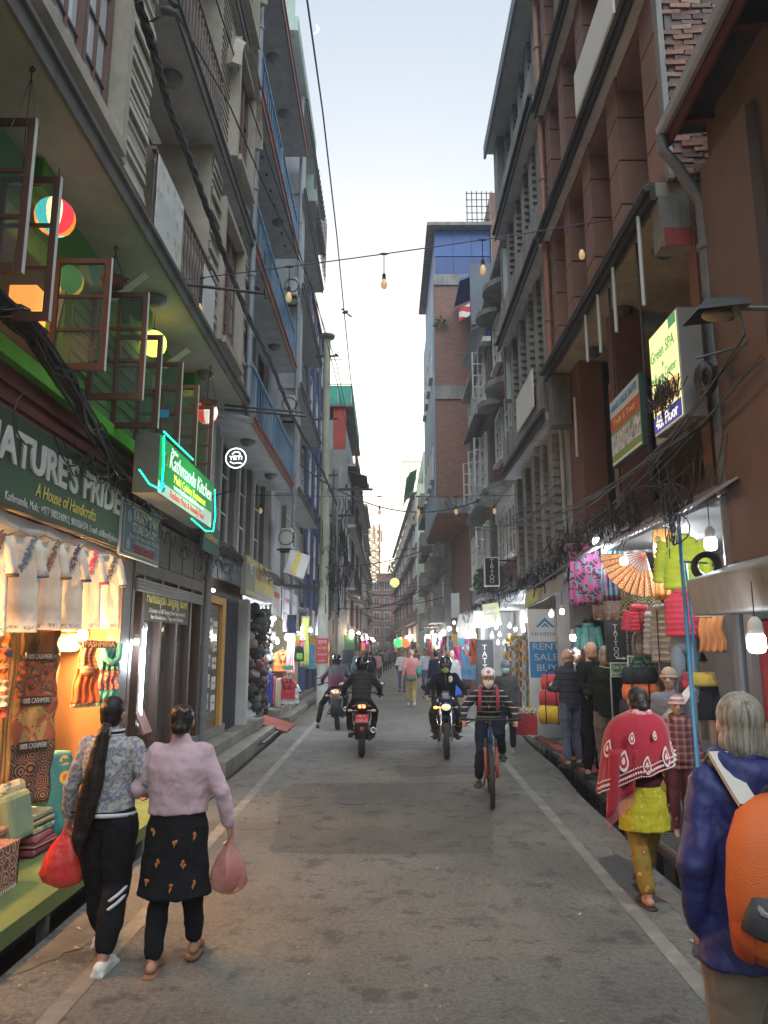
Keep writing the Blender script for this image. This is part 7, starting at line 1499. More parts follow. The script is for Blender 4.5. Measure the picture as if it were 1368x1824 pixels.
gk('white embroidered top hung high in the middle right',831,1090,21.5,(.36,.36,.34),.75,.45,emb=em[5]); gk('hot pink dress hanging in the lit stall',817,1150,22,(.60,.03,.22),.9,.26,sl=.2); gk('blue dress with orange trim in the lit stall',834,1148,21,(.08,.22,.38),.95,.36,emb=OR2); gk('orange red shawl top in the lit stall',848,1138,20.5,(.6,.12,.03),.7,.3)
for i,(px,py0,py1,w_,c_,y) in enumerate([(852,1150,1200,7,(.35,.05,.25),20.3),(858,1165,1235,8,(.30,.28,.30),20),(779,1128,1150,4,(.1,.35,.5),28),(797,1135,1165,4,(.4,.45,.4),26.5),(790,1150,1175,5,(.5,.15,.08),27),(804,1140,1200,8,(.05,.06,.1),25)]): a_ = P(px,py0,y=y); scarf(['violet scarf beside the tattoo board','grey fringed scarf beside the tattoo board','sky blue scarf far in the right row','pale green scarf far in the right row','rust scarf far in the right row','dark navy cloth by the far stalls'][i],a_,R(-15),cloth('mid_%d'%i,c_),w_*y/FPX,a_.z-P(px,py1,y=y).z)
a_ = P(849,1228,y=19.8); b_ = P(878,1140,y=19.8); tattoo('tall black tattoo board standing at the curio stall',a_.x,b_.x,19.8,a_.z,b_.z,'TATTOO',.2,BLACKR)
t = board('cloth_notice','crumpled beige notice cloth above the tattoo board',P(879,1115,y=18.5),.4,.56,R(-10),cloth('beige_notice',(.42,.38,.22),fold=1.0),th=.01); t.rotation_euler = (0,R(-8),R(-10)); 
for i,s_ in enumerate(('THANGKA','PAINTING','SCHOOL')): ltext(t,s_,0,.42-.13*i,.08,BLT,width=.28,y=-.012)
t = board('small_board','white notice with red side strip behind the beige cloth',P(857,1118,y=19),.36,.42,R(-8),WHITEB,th=.02); lbox(t,'strip',RT,.08,.17,-.01,-.006,.02,.4)
board('hung_board','grey white sign hanging edge on near the white top',P(811,1100,y=23),.3,.75,R(-40),mat('hung_white',(.42,.42,.42)),th=.02)
# curio shelf poles: coloured vertical strips
rnd = random.Random(6)
for k in range(13):
    px = 899+k*3.8; y = 17.6-.17*k; a_ = P(px,1135+rnd.uniform(-10,8),y=y); b_ = P(px,1290,y=y); c_ = [(.4,.42,.44),(.12,.14,.2),(.45,.33,.1),(.3,.05,.05),(.5,.5,.48)][k%5]; g = MB(); g.tube([a_,b_],.035,7); solo(g,'display_rod',mat('rod_%d'%(k%5),c_),'upright rod hung with small curios beside the tall banner','display rod',group='upright display rods beside the banner')
    for j in range(9):
        z_ = b_.z+(a_.z-b_.z)*(j+.5)/9; g = MB(); s_ = rnd.uniform(.035,.06); (g.ell((a_.x-.03,y-.05,z_),(s_,s_*.5,s_*1.2),seg=8,rows=5) if rnd.random() < .6 else g.obox((a_.x-.02,y-.05,z_),(s_*2,.03,s_*1.6))); solo(g,'souvenir',mat('curio_%d'%rnd.randrange(7),[(.5,.3,.05),(.45,.05,.05),(.5,.48,.42),(.08,.2,.3),(.4,.2,.1),(.06,.06,.06),(.25,.3,.1)][rnd.randrange(7)]) ,'small souvenir hung on an upright rod','souvenir',group='souvenirs on the display rods')
t = thing('trinket_crate','red crate heaped with small cream trinkets at the kerb','crate',(3.0,14.4,.18)); a_ = P(935,1308,y=14.2); g = MB(); g.box(a_.x-.22,a_.x+.22,14.1,14.5,a_.z,a_.z+.34); g.build('crate', mat('crate_red',(.35,.03,.03)), t, bevel=.01); g = MB()
for k in range(60): g.ell((a_.x+rnd.uniform(-.2,.2),14.3+rnd.uniform(-.18,.18),a_.z+.36+rnd.uniform(0,.09)),(.035,.03,.025),rotm(rnd.random()*3,0,rnd.random()*3),6,4)
tag(g.build('trinkets', mat('cream_trinket',(.5,.4,.28)), t),kind='stuff')
g = MB(); g.box(3.05,3.3,16.6,16.9,.1,2.4); solo(g,'stall_post',WHITEF,'white stall post behind the banner','post')
t = thing('folding_chair','blue and yellow folded umbrella cloth beside the stall','cloth',P(812,1215,y=21)); 
c = P(812,1222,y=21); g = MB(); g.lathe([(.28,0),(.16,.35),(.02,.6)],c-Vector((0,0,.25)),6); g.build('cloth', cloth('cobalt',(.02,.07,.38)), t)
# far shop glow and goods, both sides
rnd = random.Random(21); CC = [(.55,.1,.05),(.6,.3,.05),(.1,.3,.4),(.5,.5,.48),(.3,.05,.2),(.08,.2,.1),(.6,.45,.1),(.05,.05,.07)]
cm = [cloth('farcloth_%d'%i,c_) for i,c_ in enumerate(CC)]
fs = {}
for side,xs,x0_ in (('L',-1,2.95),('R',1,3.15)):
    y = 26.8 if side == 'L' else 27.5
    while y < 100:
        x0 = (2.4-(y-61)*.03 if side == 'R' and y > 60 else 2.0 if side == 'L' and y > 34 else x0_)
        k = rnd.randrange(8); h = rnd.uniform(.6,1.2); z = rnd.uniform(1.5,2.6); w_ = rnd.uniform(.25,.6); g = MB(); g.grid(lambda u,v: Vector((xs*(x0-.15-.1*rnd.random())+(u-.5)*w_,y,z-h*v)),3,2,.04); solo(g,'hung_garment',cm[k],'small garment hung outside a distant %s shop' % ('left' if side == 'L' else 'right'),'garment',group='garments hung along the distant %s shops' % ('left' if side == 'L' else 'right'))
        if rnd.random() < .55:
            t = thing('lit_bulb','tiny glowing bulb of a distant %s shop' % ('left' if side == 'L' else 'right'),'light bulb',(xs*(x0-.3),y,2.5+rnd.uniform(-.2,.3)),0,'glowing bulbs of the distant %s shops' % ('left' if side == 'L' else 'right')); g = MB(); g.ell((0,0,0),(.09,.09,.1),seg=8,rows=6); LT(t,g,'globe',BULBY if rnd.random() < .35 else BULBW)
            if rnd.random() < .5: l = lamp(None,(0,0,0),26,(1,.8,.55) if rnd.random() < .4 else (.85,.92,1),.1); l.parent = t; l.location = (0,0,-.2)
        y += rnd.uniform(.5,1.3)*(1+y/60)
for lab,px,py,c_ in (('round green paper lantern far down the right side',710,1145,(.03,.35,.08)),('round red paper lantern far down the right side',722,1145,(.7,.08,.02))): p = P(px,py,y=62); g = MB(); g.ell(p,(.42,.42,.38)); solo(g,'paper_lantern',glow('lant_%d'%px,c_,1.2),lab,'lantern',smooth=True)
p = P(703,1038,y=80); g = MB(); g.lathe([(.5,0),(.5,.06),(0,.07)],p,20,rotm(R(90),0,0)); solo(g,'round_sign',glow('yellow_green_disc',(.5,.6,.15),.8),'round yellow green glowing sign high in the distance','sign')
p = P(608,1135,y=36); t = thing('garland','tall glowing orange garland on a distant left shopfront','garland',p); g = MB(); g.box(p.x-.1,p.x+.1,35.9,36.1,p.z-.9,p.z+.75); g.build('strand', glow('garland_orange',(.9,.32,.06),1.6), t)
p = P(596,1160,y=33); gscarf('tall orange cloth on the distant left stall',596,1160,1205,9,OR2,33)
# ================================================================= people kit
SKIN = mat('skin_tan',(.36,.19,.12),rough=.55,var=.1,bump=.1); SKINL = mat('skin_light',(.50,.29,.21),rough=.55,var=.1,bump=.1)
def hairmat(name, c1, c2):
    m, t, b = _nt(name); h = N(t); n = h.n('TexNoise', h.co(scale=(70,70,3.5)), Scale=1.4, Detail=4); n2 = h.n('TexNoise', h.co(scale=(9,9,2)), Scale=1.5, Detail=2)
    t.links.new(h.mix(h.ramp(n2.outputs[0],[(.4,(0,0,0)),(.62,(.7,.7,.7))]), h.ramp(n.outputs[0],[(.35,c1),(.65,c2)]), c2), b.inputs['Base Color']); b.inputs['Roughness'].default_value = .42; b.inputs['Specular IOR Level'].default_value = .3
    h.bump(b, n.outputs[0], .7, .008); MATS[name] = m; return m
HAIRB = hairmat('black_hair',(.004,.003,.003),(.022,.016,.014)); HAIRG = hairmat('grey_hair',(.09,.075,.055),(.34,.30,.24))
FT = bpy.data.textures.new('fold_clouds','CLOUDS'); FT.noise_scale = .11; FT.noise_depth = 3
def remesh(o, vox, smooth=4, fold=0.0):
    r_ = o.modifiers.new('remesh','REMESH'); r_.mode = 'VOXEL'; r_.voxel_size = vox; r_.use_smooth_shade = True
    s_ = o.modifiers.new('smooth','SMOOTH'); s_.factor = .6; s_.iterations = smooth
    if fold: d = o.modifiers.new('folds','DISPLACE'); d.texture = FT; d.strength = fold; d.mid_level = .5; d.texture_coords = 'LOCAL'
def V3(a): return Vector(a)
def srings(mb, pts, rxs, rys, right=(1,0,0), seg=20):
    pts = [V3(p) for p in pts]; rg = []; rt = V3(right).normalized()
    for i, p in enumerate(pts):
        t = (pts[min(i+1,len(pts)-1)]-pts[max(i-1,0)]).normalized(); b = t.cross(rt).normalized(); rg.append((p, rt*rxs[i], b*rys[i]))
    mb.rings(rg, seg)
def hand(mb, w_, d, side, n=None, curl=.5, s=1.0):
    """palm, four bent fingers of different length and a thumb leaving the palm's side"""
    d = V3(d).normalized(); n = V3(n or (side,0,0)); n = (n-d*n.dot(d)).normalized(); th = d.cross(n).normalized()*(1 if (d.cross(n)).y > 0 else -1)
    w_ = V3(w_); m = Matrix((th, n, d)).transposed()
    mb.ell(w_+d*.05*s, (.038*s,.016*s,.052*s), m, 12, 8); mb.limb([w_-d*.02, w_+d*.03*s],[.024*s,.026*s],8)
    for i,(o_,L) in enumerate(((.029,.066),(.010,.074),(-.010,.070),(-.028,.055))):
        p = w_+d*.088*s+th*o_*s; a = d; pts = [p-d*.02*s,p]
        for k in range(3): a = (a-n*curl*(.5+.25*k)).normalized(); p = p+a*L*s/2.6; pts.append(p)
        mb.limb(pts,[.0092*s,.0092*s,.0085*s,.008*s,.007*s],7)
    p = w_+d*.03*s+th*.03*s; q = p+(d*.6+th*.7-n*.2).normalized()*.035*s; mb.limb([w_+d*.02*s+th*.01,p,q,q+(d*.9-n*.4).normalized()*.03*s],[.014*s,.012*s,.0105*s,.009*s],7)
DEF = dict(pel=(0,0,.94),wai=(0,0,1.09),che=(0,-.01,1.30),nek=(0,-.01,1.465),hed=(0,.015,1.59),
 shl=(-.150,-.01,1.385),shr=(.150,-.01,1.385),ell=(-.205,-.03,1.12),elr=(.205,-.03,1.12),wrl=(-.235,.05,.89),wrr=(.235,.05,.89),
 hpl=(-.088,0,.92),hpr=(.088,0,.92),knl=(-.10,.02,.50),knr=(.10,.02,.50),anl=(-.10,-.03,.09),anr=(.10,-.03,.09))
WALK = dict(knl=(-.09,.12,.51),anl=(-.09,.20,.10),knr=(.09,.02,.49),anr=(.09,-.26,.14),wrl=(-.25,-.06,.90),ell=(-.23,-.10,1.14),wrr=(.25,.16,.92),elr=(.23,.03,1.13))
WALK2 = {k.replace('l','#').replace('r','l').replace('#','r') if k[:2] in ('kn','an','wr') else k: v for k, v in {}.items()}
def mirror(J):
    out_ = {}
    for k, v in J.items():
        if k in ('pel','wai','che','nek','hed'): out_[k] = (-v[0],v[1],v[2])
        else: out_[k[:-1]+('r' if k[-1] == 'l' else 'l')] = (-v[0],v[1],v[2])
    return out_
def face(t, hm, c, s, skin, beard=None):
    for sx in (-1,1): g = MB(); g.ell(c+hm@V3((sx*.031*s,.083*s,.012*s)),(.011*s,.006*s,.007*s),hm,8,6); g.build('eye', mat('eye_dark',(.02,.015,.012),rough=.2), t, False, True)
    g = MB(); g.ell(c+hm@V3((0,.086*s,-.055*s)),(.022*s,.006*s,.006*s),hm,8,6); g.build('lips', mat('lips',(.30,.10,.08)), t, False, True)
    for sx in (-1,1): g = MB(); g.ell(c+hm@V3((sx*.032*s,.088*s,.032*s)),(.017*s,.005*s,.004*s),hm,8,5); g.build('eyebrow', beard or HAIRB, t, False, True)
def person(label, loc, rz, J=None, H=1.7, top=None, hem=.90, toprx=1.0, bottom=None, legw=1.0, shoes=None, skin=None, hair='short', hairm=None, vox=.012, look=0, nod=0, girth=1.0, cuffz=None, sleeve=True, hands=('d','d'), flare=0, underhem=None, fold=.034, extra=None, faceon=False, beard=False, group=None, curl=.5, coll=.0):
    skin = skin or SKIN; hairm = hairm or HAIRB; s = H/1.70; j = dict(DEF); j.update(J or {}); j = {k: V3(v)*s for k, v in j.items()}
    t = thing('person', label, 'person', loc, rz, group); G = girth
    hm = rotm(nod,0,look); c = j['hed']; rt = (j['shr']-j['shl']).normalized(); fw = V3((0,1,0))
    # ---- body
    b = MB(); srings(b,[j['pel']-V3((0,0,.05*s)),j['pel'],j['wai'],j['che'],j['che'].lerp(j['nek'],.7),j['nek']],[.12*s,.145*s*G,.115*s*G,.14*s*G,.10*s,.05*s],[.08*s,.095*s*G,.08*s*G,.09*s*G,.07*s,.05*s],rt,16)
    b.limb([j['nek']-V3((0,0,.05*s)),c-hm@V3((0,.01*s,.03*s))],[.055*s,.052*s],12)
    b.ell(c+hm@V3((0,-.012*s,.022*s)),(.074*s,.092*s,.095*s),hm,18,14); b.ell(c+hm@V3((0,.022*s,-.045*s)),(.057*s,.062*s,.068*s),hm,16,12); b.ell(c+hm@V3((0,.05*s,.0)),(.055*s,.038*s,.06*s),hm,14,10)
    b.limb([c+hm@V3((0,.085*s,.01*s)),c+hm@V3((0,.104*s,-.022*s))],[.009*s,.014*s],8)
    for sx in (-1,1): b.ell(c+hm@V3((sx*.076*s,-.005*s,-.005*s)),(.012*s,.02*s,.032*s),hm,8,8)
    for k, sx in (('l',-1),('r',1)):
        b.limb([j['sh'+k],j['el'+k],j['wr'+k]],[.043*s,.036*s,.026*s]); b.limb([j['hp'+k],j['kn'+k],j['an'+k]],[.075*s*G,.052*s,.038*s])
        a = j['an'+k]; b.limb([a+V3((0,-.04*s,-.045*s)),a+V3((0,.06*s,-.05*s)),a+V3((0,.14*s,-.065*s))],[.036*s,.036*s,.024*s])
        hd = hands[0 if k == 'l' else 1]; d = {'d':(j['wr'+k]-j['el'+k]).normalized()*.6+V3((0,0,-.5)),'f':V3((0,1,-.15)),'g':V3((-sx*.15,1,-.25)),'u':V3((-sx*.5,.4,.5))}[hd]
        hand(b,j['wr'+k],d,sx,(0,0,1) if hd in 'gf' else (sx,0,0),1.0 if hd == 'g' else curl,s)
    o = b.build('body', skin, t, False, True); remesh(o, min(vox,.008) if vox < .011 else vox, 3)
    if faceon: face(t, hm, c, s, skin)
    # ---- trousers
    if bottom:
        b = MB(); srings(b,[j['pel']-V3((0,0,.08*s)),j['pel'],j['pel'].lerp(j['wai'],.6)],[.145*s*G,.168*s*G,.15*s*G],[.10*s*G,.115*s*G,.105*s*G],rt,16)
        for k in 'lr':
            a = j['an'+k]; kn = j['kn'+k]; e = kn.lerp(a,.86 if cuffz is None else cuffz); b.limb([j['hp'+k],j['hp'+k].lerp(kn,.5),kn,kn.lerp(a,.5),e],[.092*s*G*legw,.088*s*G*legw,.068*s*legw,.064*s*legw,.054*s*legw])
        o = b.build('trousers', bottom, t, False, True); remesh(o, vox, 3, fold*s)
    # ---- upper garment
    if top:
        b = MB(); pe = j['pel']; hz = hem*s; pts = []; rx = []; ry = []
        if hz < pe.z-.02: pts.append(V3((pe.x,pe.y+.0,hz))); rx.append((.165+flare)*s*G); ry.append((.12+flare*.8)*s*G)
        pts += [pe+V3((0,0,max(0,hz-pe.z))), j['wai'], j['che'], j['che'].lerp(j['nek'],.5), j['che'].lerp(j['nek'],.82), j['nek']+V3((0,0,-.005*s))]; rx += [.178*s*G,.16*s*G*toprx,.176*s*G*toprx,.172*s*G**.6*toprx,.118*s*G**.5,.066*s]; ry += [.128*s*G,.12*s*G*toprx,.125*s*G*toprx,.112*s*G**.7*toprx,.086*s*G**.5,.062*s]
        srings(b,pts,rx,ry,rt,20)
        for k in 'lr': b.ell(j['sh'+k]+(j['che']-j['sh'+k])*.06+V3((0,0,-.008*s)),(.060*s*toprx,.062*s,.058*s)); b.ell(j['el'+k],(.056*s*toprx,.056*s*toprx,.056*s*toprx))
        if sleeve:
            for k in 'lr': w_ = j['wr'+k]; el = j['el'+k]; b.limb([j['sh'+k],j['sh'+k].lerp(el,.5),el,el.lerp(w_,.55),el.lerp(w_,.97)],[.068*s*toprx,.060*s*toprx,.055*s*toprx,.047*s*toprx,.040*s*toprx])
        if coll: b.limb([j['nek']+V3((0,0,-.02*s)),j['nek']+V3((0,0,coll*s))],[.078*s,.066*s],14)
        o = b.build('jacket', top, t, False, True); remesh(o, vox, 3, fold*s)
    if underhem:
        um, uz, uf = underhem; b = MB(); pe = j['pel']; srings(b,[V3((pe.x,pe.y,uz*s)),V3((pe.x,pe.y,(uz+.12)*s)),pe,pe+V3((0,0,.12*s))],[(.19+uf)*s*G,(.185+uf*.6)*s*G,.172*s*G,.15*s*G],[(.13+uf)*s*G,(.13+uf*.5)*s*G,.122*s*G,.11*s*G],rt,20); o = b.build('tunic', um, t, False, True); remesh(o, vox, 3, fold*s)
    if shoes:
        for k in 'lr':
            a = j['an'+k]; b = MB(); b.limb([a+V3((0,-.045*s,-.05*s)),a+V3((0,.05*s,-.048*s)),a+V3((0,.15*s,-.062*s))],[.044*s,.043*s,.031*s]); b.box(a.x-.042*s,a.x+.042*s,a.y-.085*s,a.y+.18*s,a.z-.092*s,a.z-.068*s); o = b.build('shoe', shoes, t, False, True); remesh(o, max(vox*.6,.008), 2)
    # ---- hair
    if hair != 'bald' and hair != 'none':
        b = MB(); b.ell(c+hm@V3((0,-.022*s,.034*s)),(.084*s,.092*s,.094*s),hm,20,14)
        if hair in ('bun','pony','mid'): b.ell(c+hm@V3((0,-.04*s,-.02*s)),(.074*s,.068*s,.075*s),hm,18,12)
        if hair == 'bun': b.ell(c+hm@V3((0,-.115*s,-.035*s)),(.05*s,.045*s,.045*s),hm,14,10)
        if hair == 'mid': b.ell(c+hm@V3((0,-.03*s,-.055*s)),(.092*s,.075*s,.09*s),hm,18,12)
        if hair == 'short': b.ell(c+hm@V3((0,-.045*s,-.03*s)),(.066*s,.05*s,.05*s),hm,14,10)
        o = b.build('hair', hairm, t, False, True); remesh(o, max(.009,vox*.8), 3)
    if hair == 'bald': 
        b = MB(); b.ell(c+hm@V3((0,-.045*s,-.015*s)),(.072*s,.056*s,.045*s),hm,16,10); o = b.build('hair', hairm, t, False, True)
    if beard: b = MB(); b.ell(c+hm@V3((0,.04*s,-.075*s)),(.055*s,.055*s,.045*s),hm,14,10); b.build('beard', HAIRB if beard is True else beard, t, False, True)
    if extra: extra(t, j, s, hm, c)
    return t
def helmet(t, c, hm, s, m, visor=True):
    g = MB(); g.ell(c+hm@V3((0,-.005,.02)),(.125*s,.148*s,.138*s),hm,24,16); g.ell(c+hm@V3((0,.03,-.075)),(.10*s,.115*s,.07*s),hm,20,10); o = g.build('helmet', m, t, False, True); remesh(o,.014,3)
    if visor:
        g = MB(); rg = []
        for k in range(9):
            a_ = R(-62+124*k/8); rg.append((c+hm@V3((.128*s*math.sin(a_),.153*s*math.cos(a_)-.004,.018)), hm@V3((.004*math.sin(a_),.004*math.cos(a_),0)), hm@V3((0,-.01,.045*s))))
        g.rings(rg,8); g.build('visor', mat('smoke_visor',(.03,.035,.04),rough=.08,bump=0,var=.05), t, False, True)
HELB = mat('glossy_black',(.015,.015,.017),rough=.15,var=.1,bump=0)
# ================================================================= vehicles
def wheel(t, c, r, tr, rim, spokes=5, name='wheel', rw=.03, M=None, disc=False):
    M = M or rotm(0,R(90),0); o = MB(); o.torus(c,r-tr,tr,M,36,10); wo = o.build(name, BLACKR, t, False, True)
    g = MB(); g.torus(c,r-tr*2.0,tr*.38,M,30,6); g.lathe([(.0,-rw),(.035,-rw),(.035,rw),(0,rw)],c,12,M)
    for k in range(spokes): a_ = 6.283*k/spokes; g.tube([V3(c)+M@V3((.03*math.cos(a_),.03*math.sin(a_),0)),V3(c)+M@V3(((r-tr*2)*math.cos(a_),(r-tr*2)*math.sin(a_),0))],.012 if spokes < 10 else .002,5)
    q = g.build('rim', rim, t, False); q.parent = wo
    if disc: g = MB(); g.torus(V3(c)+V3((.06,0,0)),r*.34,.018,M,24,4); q = g.build('brake_disc', STEEL, t, False); q.parent = wo
    return wo
RIMB = mat('black_rim',(.03,.03,.03),rough=.4,metal=.5); CHR = mat('chrome',(.5,.5,.5),rough=.15,metal=.9,var=.1,bump=0); ENG = mat('engine_metal',(.13,.13,.13),rough=.4,metal=.7,var=.3,bump=.4)
def motorbike(label, loc, rz, paint, accent, plate=None, lit_tail=True, lit_head=False, cat='motorcycle', lean=0):
    t = thing('motorcycle', label, cat, loc, rz); t.rotation_euler = (0,lean,rz); B = lambda g,n,m,sm=True,bv=0: g.build(n,m,t,False,sm,bv)
    wheel(t,(0,-.62,.30),.30,.062,RIMB); wheel(t,(0,.68,.30),.30,.052,RIMB,disc=True)
    g = MB(); g.rings([((0,y,z),(w_,0,0),(0,0,h)) for y,z,w_,h in ((-.18,.84,.08,.04),(-.10,.86,.15,.10),(.08,.90,.17,.12),(.25,.90,.16,.12),(.36,.87,.10,.07))],18); B(g,'fuel_tank',paint)
    g = MB(); g.rings([((0,y,z),(w_,0,0),(0,0,h)) for y,z,w_,h in ((-.82,.93,.06,.02),(-.75,.91,.11,.035),(-.5,.85,.13,.04),(-.2,.80,.12,.045),(-.08,.82,.08,.03))],16); B(g,'seat',BLACKR)
    g = MB(); g.rings([((0,y,z),(w_,0,0),(0,0,h)) for y,z,w_,h in ((-.9,.88,.05,.03),(-.84,.86,.12,.07),(-.6,.76,.14,.09),(-.25,.70,.13,.09))],16); B(g,'tail_cowl',paint)
    for sx in (-1,1):
        g = MB(); g.rings([((sx*.13,y,z),(.03,0,0),(0,0,h)) for y,z,h in ((.0,.62,.05),(.15,.62,.11),(.34,.66,.13),(.45,.74,.05))],12); B(g,'side_fairing',accent)
        g = MB(); g.tube([(sx*.09,.68,.30),(sx*.09,.44,.95)],.024,10); B(g,'fork',CHR)
        g = MB(); g.tube([(sx*.03,.40,1.0),(sx*.2,.40,1.03),(sx*.36,.28,1.0)],.014,8); B(g,'handlebar',IRON); g = MB(); g.tube([(sx*.28,.33,1.01),(sx*.40,.25,.995)],.02,8); B(g,'grip',BLACKR)
        g = MB(); g.tube([(sx*.24,.38,1.03),(sx*.34,.40,1.15)],.006,6); g.ell((sx*.38,.40,1.18),(.065,.012,.038)); B(g,'mirror',BLACKR); g = MB(); g.ell((sx*.38,.389,1.18),(.055,.004,.03)); B(g,'mirror_glass',CHR)
        g = MB(); g.tube([(sx*.08,-.84,.80),(sx*.17,-.86,.80)],.008,6); g.ell((sx*.2,-.87,.80),(.045,.03,.026)); B(g,'rear_indicator',mat('indicator_lens',(.45,.32,.2),rough=.3))
        g = MB(); g.tube([(sx*.06,.50,.84),(sx*.15,.50,.84)],.008,6); g.ell((sx*.18,.52,.84),(.035,.03,.022)); B(g,'front_indicator',glow('amber_on',(1,.35,.05),4) if lit_head and sx > 0 else MATS['indicator_lens'])
        g = MB(); g.tube([(sx*.05,.02,.33),(sx*.22,.0,.33)],.014,6); g.tube([(sx*.12,-.33,.42),(sx*.2,-.33,.42)],.012,6); B(g,'foot_peg',BLACKR)
        g = MB(); g.tube([(sx*.10,-.62,.30),(sx*.10,-.42,.76)],.022,8); g.tube([(sx*.08,-.62,.30),(sx*.08,-.05,.38)],.02,6); B(g,'swingarm',IRON)
    g = MB(); g.obox((0,.12,.44),(.24,.32,.24)); g.rings([((0,.24+.02*k,.58+.035*k),(.10,0,0),(0,.10,0)) for k in range(4)],14); g.lathe([(0,-.16),(.09,-.16),(.09,.16),(0,.16)],(0,.03,.38),16,rotm(0,R(90),0)); B(g,'engine',ENG,False,.01)
    g = MB(); g.tube([(.08,.3,.5),(.12,.34,.32),(.14,.0,.22),(.17,-.3,.28),(.19,-.5,.36),(.20,-.82,.47)],[.02,.02,.025,.03,.055,.06],12); B(g,'exhaust',ENG); g = MB(); g.torus((.20,-.825,.472),.042,.012,rotm(R(75),0,0),16,6); B(g,'exhaust_tip',CHR)
    g = MB(); g.torus((0,-.62,.30),.33,.02,rotm(0,R(90),0),14,8,R(20),R(150)); g.rings([((0,-.78,.68),(.07,0,0),(0,.01,0)),((0,-.93,.36),(.075,0,0),(0,.012,0))],10); B(g,'rear_mudguard',BLACKR); g = MB(); g.torus((0,.68,.31),.335,.035,rotm(0,R(90),0),14,8,R(200),R(330)); B(g,'front_mudguard',paint)
    g = MB(); g.ell((0,.50,.86),(.11,.07,.085)); B(g,'headlight_shell',paint); g = MB(); g.ell((0,.54,.85),(.085,.045,.06)); B(g,'headlight',mat('head_lens',(.5,.52,.35),rough=.1,bump=0,emit=(.9,.9,.6),es=.25))
    g = MB(); g.rings([((0,.50,.93),(.11,0,0),(0,.01,0)),((0,.45,1.02),(.10,0,0),(0,.01,0)),((0,.38,1.12),(.06,0,0),(0,.008,0))],12); B(g,'windscreen',mat('dark_screen',(.04,.045,.05),rough=.1,bump=0))
    for sx in (-1,1): g = MB(); g.ell((sx*.035,-.895,.87),(.030,.02,.030)); B(g,'tail_light',glow('tail_red',(1.0,.06,.02),6.0) if lit_tail else RT)
    g = MB(); g.tube([(-.16,-.80,.86),(-.10,-.90,.90),(.10,-.90,.90),(.16,-.80,.86)],.01,6); B(g,'grab_rail',CHR)
    if plate:
        g = MB(); g.box(-.11,.11,-.925,-.915,.60,.74); B(g,'number_plate',mat('plate_red',(.55,.03,.04),rough=.4),False)
        for i,s_ in enumerate(plate): o = text(None,s_,(0,0,0),[.05,.085][i],WT,width=[.13,.19][i],off=.001); o.parent = t; o.location = (0,-.928,[.71,.64][i]); o.rotation_euler = (R(90),0,0)
        g = MB(); g.lathe([(.035,0),(.035,.004),(0,.005)],(0,-.925,.50),16,rotm(R(90),0,0)); B(g,'round_sticker',RT)
    if lit_head is True:
        for sx in (-1,1):
            for k in range(3): g = MB(); g.tube([(sx*.12,.3-.02*k,.32+.09*k),(sx*.24,.26,.32+.09*k),(sx*.28,.20,.32+.09*k)],.013,6); B(g,'crash_guard_bar',IRON)
    return t
BLUEP = mat('metallic_blue',(.02,.03,.14),rough=.2,metal=.4,bump=0); BLKP = mat('black_paint',(.02,.02,.022),rough=.25,bump=0); WHP = mat('white_paint_gloss',(.6,.58,.55),rough=.25,bump=0)
RIDE = dict(pel=(0,-.22,.93),wai=(0,-.18,1.07),che=(0,-.08,1.28),nek=(0,-.02,1.44),hed=(0,.03,1.565),shl=(-.158,-.04,1.36),shr=(.158,-.04,1.36),ell=(-.32,.06,1.16),elr=(.32,.06,1.16),wrl=(-.33,.24,1.04),wrr=(.33,.24,1.04),hpl=(-.10,-.2,.92),hpr=(.10,-.2,.92),knl=(-.24,.14,.72),knr=(.24,.14,.72),anl=(-.20,.0,.38),anr=(.20,.0,.38))
p = P(641,1352,z=0); motorbike('black motorcycle seen from behind with glowing tail lights and red number plate',(p.x,p.y+.85,0),R(2),BLKP,BLKP,('मप्र ९२','৮७५२'.replace('৮','८')))
BLKQ = cloth_print('black_quilt','stripes',[(.018,.02,.022)]*5+[(.006,.006,.007)],12,axis=(1,1,1)); BLACKC = cloth('black_cloth',(.013,.013,.015)); NAVYC = cloth('navy_cotton',(.014,.018,.032))
person('motorcyclist in black quilted jacket and black helmet riding away',(p.x,p.y+.85,-.03),0,RIDE,1.72,BLKQ,.92,1.06,BLACKC,shoes=BLACKR,hair='none',vox=.014,hands=('g','g'),coll=.03,extra=lambda t,j,s,hm,c: helmet(t,c,hm,s,HELB))
p = P(600,1302,z=0); t = motorbike('white and blue scooter like motorcycle partly hidden behind the black one',(p.x-.05,p.y+.8,0),R(5),WHP,BLUEP,lit_tail=True,lean=R(-4))
person('rider in maroon and grey fleece with one foot down',(p.x-.08,p.y+.8,-.03),R(5),dict(RIDE,knl=(-.34,.0,.55),anl=(-.42,-.10,.12)),1.72,cloth_print('maroon_fleece','stripes',[(.075,.015,.035),(.075,.015,.035),(.05,.05,.06)],1.35),.92,1.1,BLACKC,shoes=BLACKR,hair='none',vox=.016,hands=('g','g'),coll=.04,extra=lambda t,j,s,hm,c: helmet(t,c,hm,s,HELB))
p = P(835,1358,z=0); p = P(803,1356,z=0); motorbike('dark blue motorcycle with headlight and crash bars riding towards the camera',(p.x,p.y+.9,0),R(176),BLUEP,BLUEP,lit_head=True,lit_tail=False)
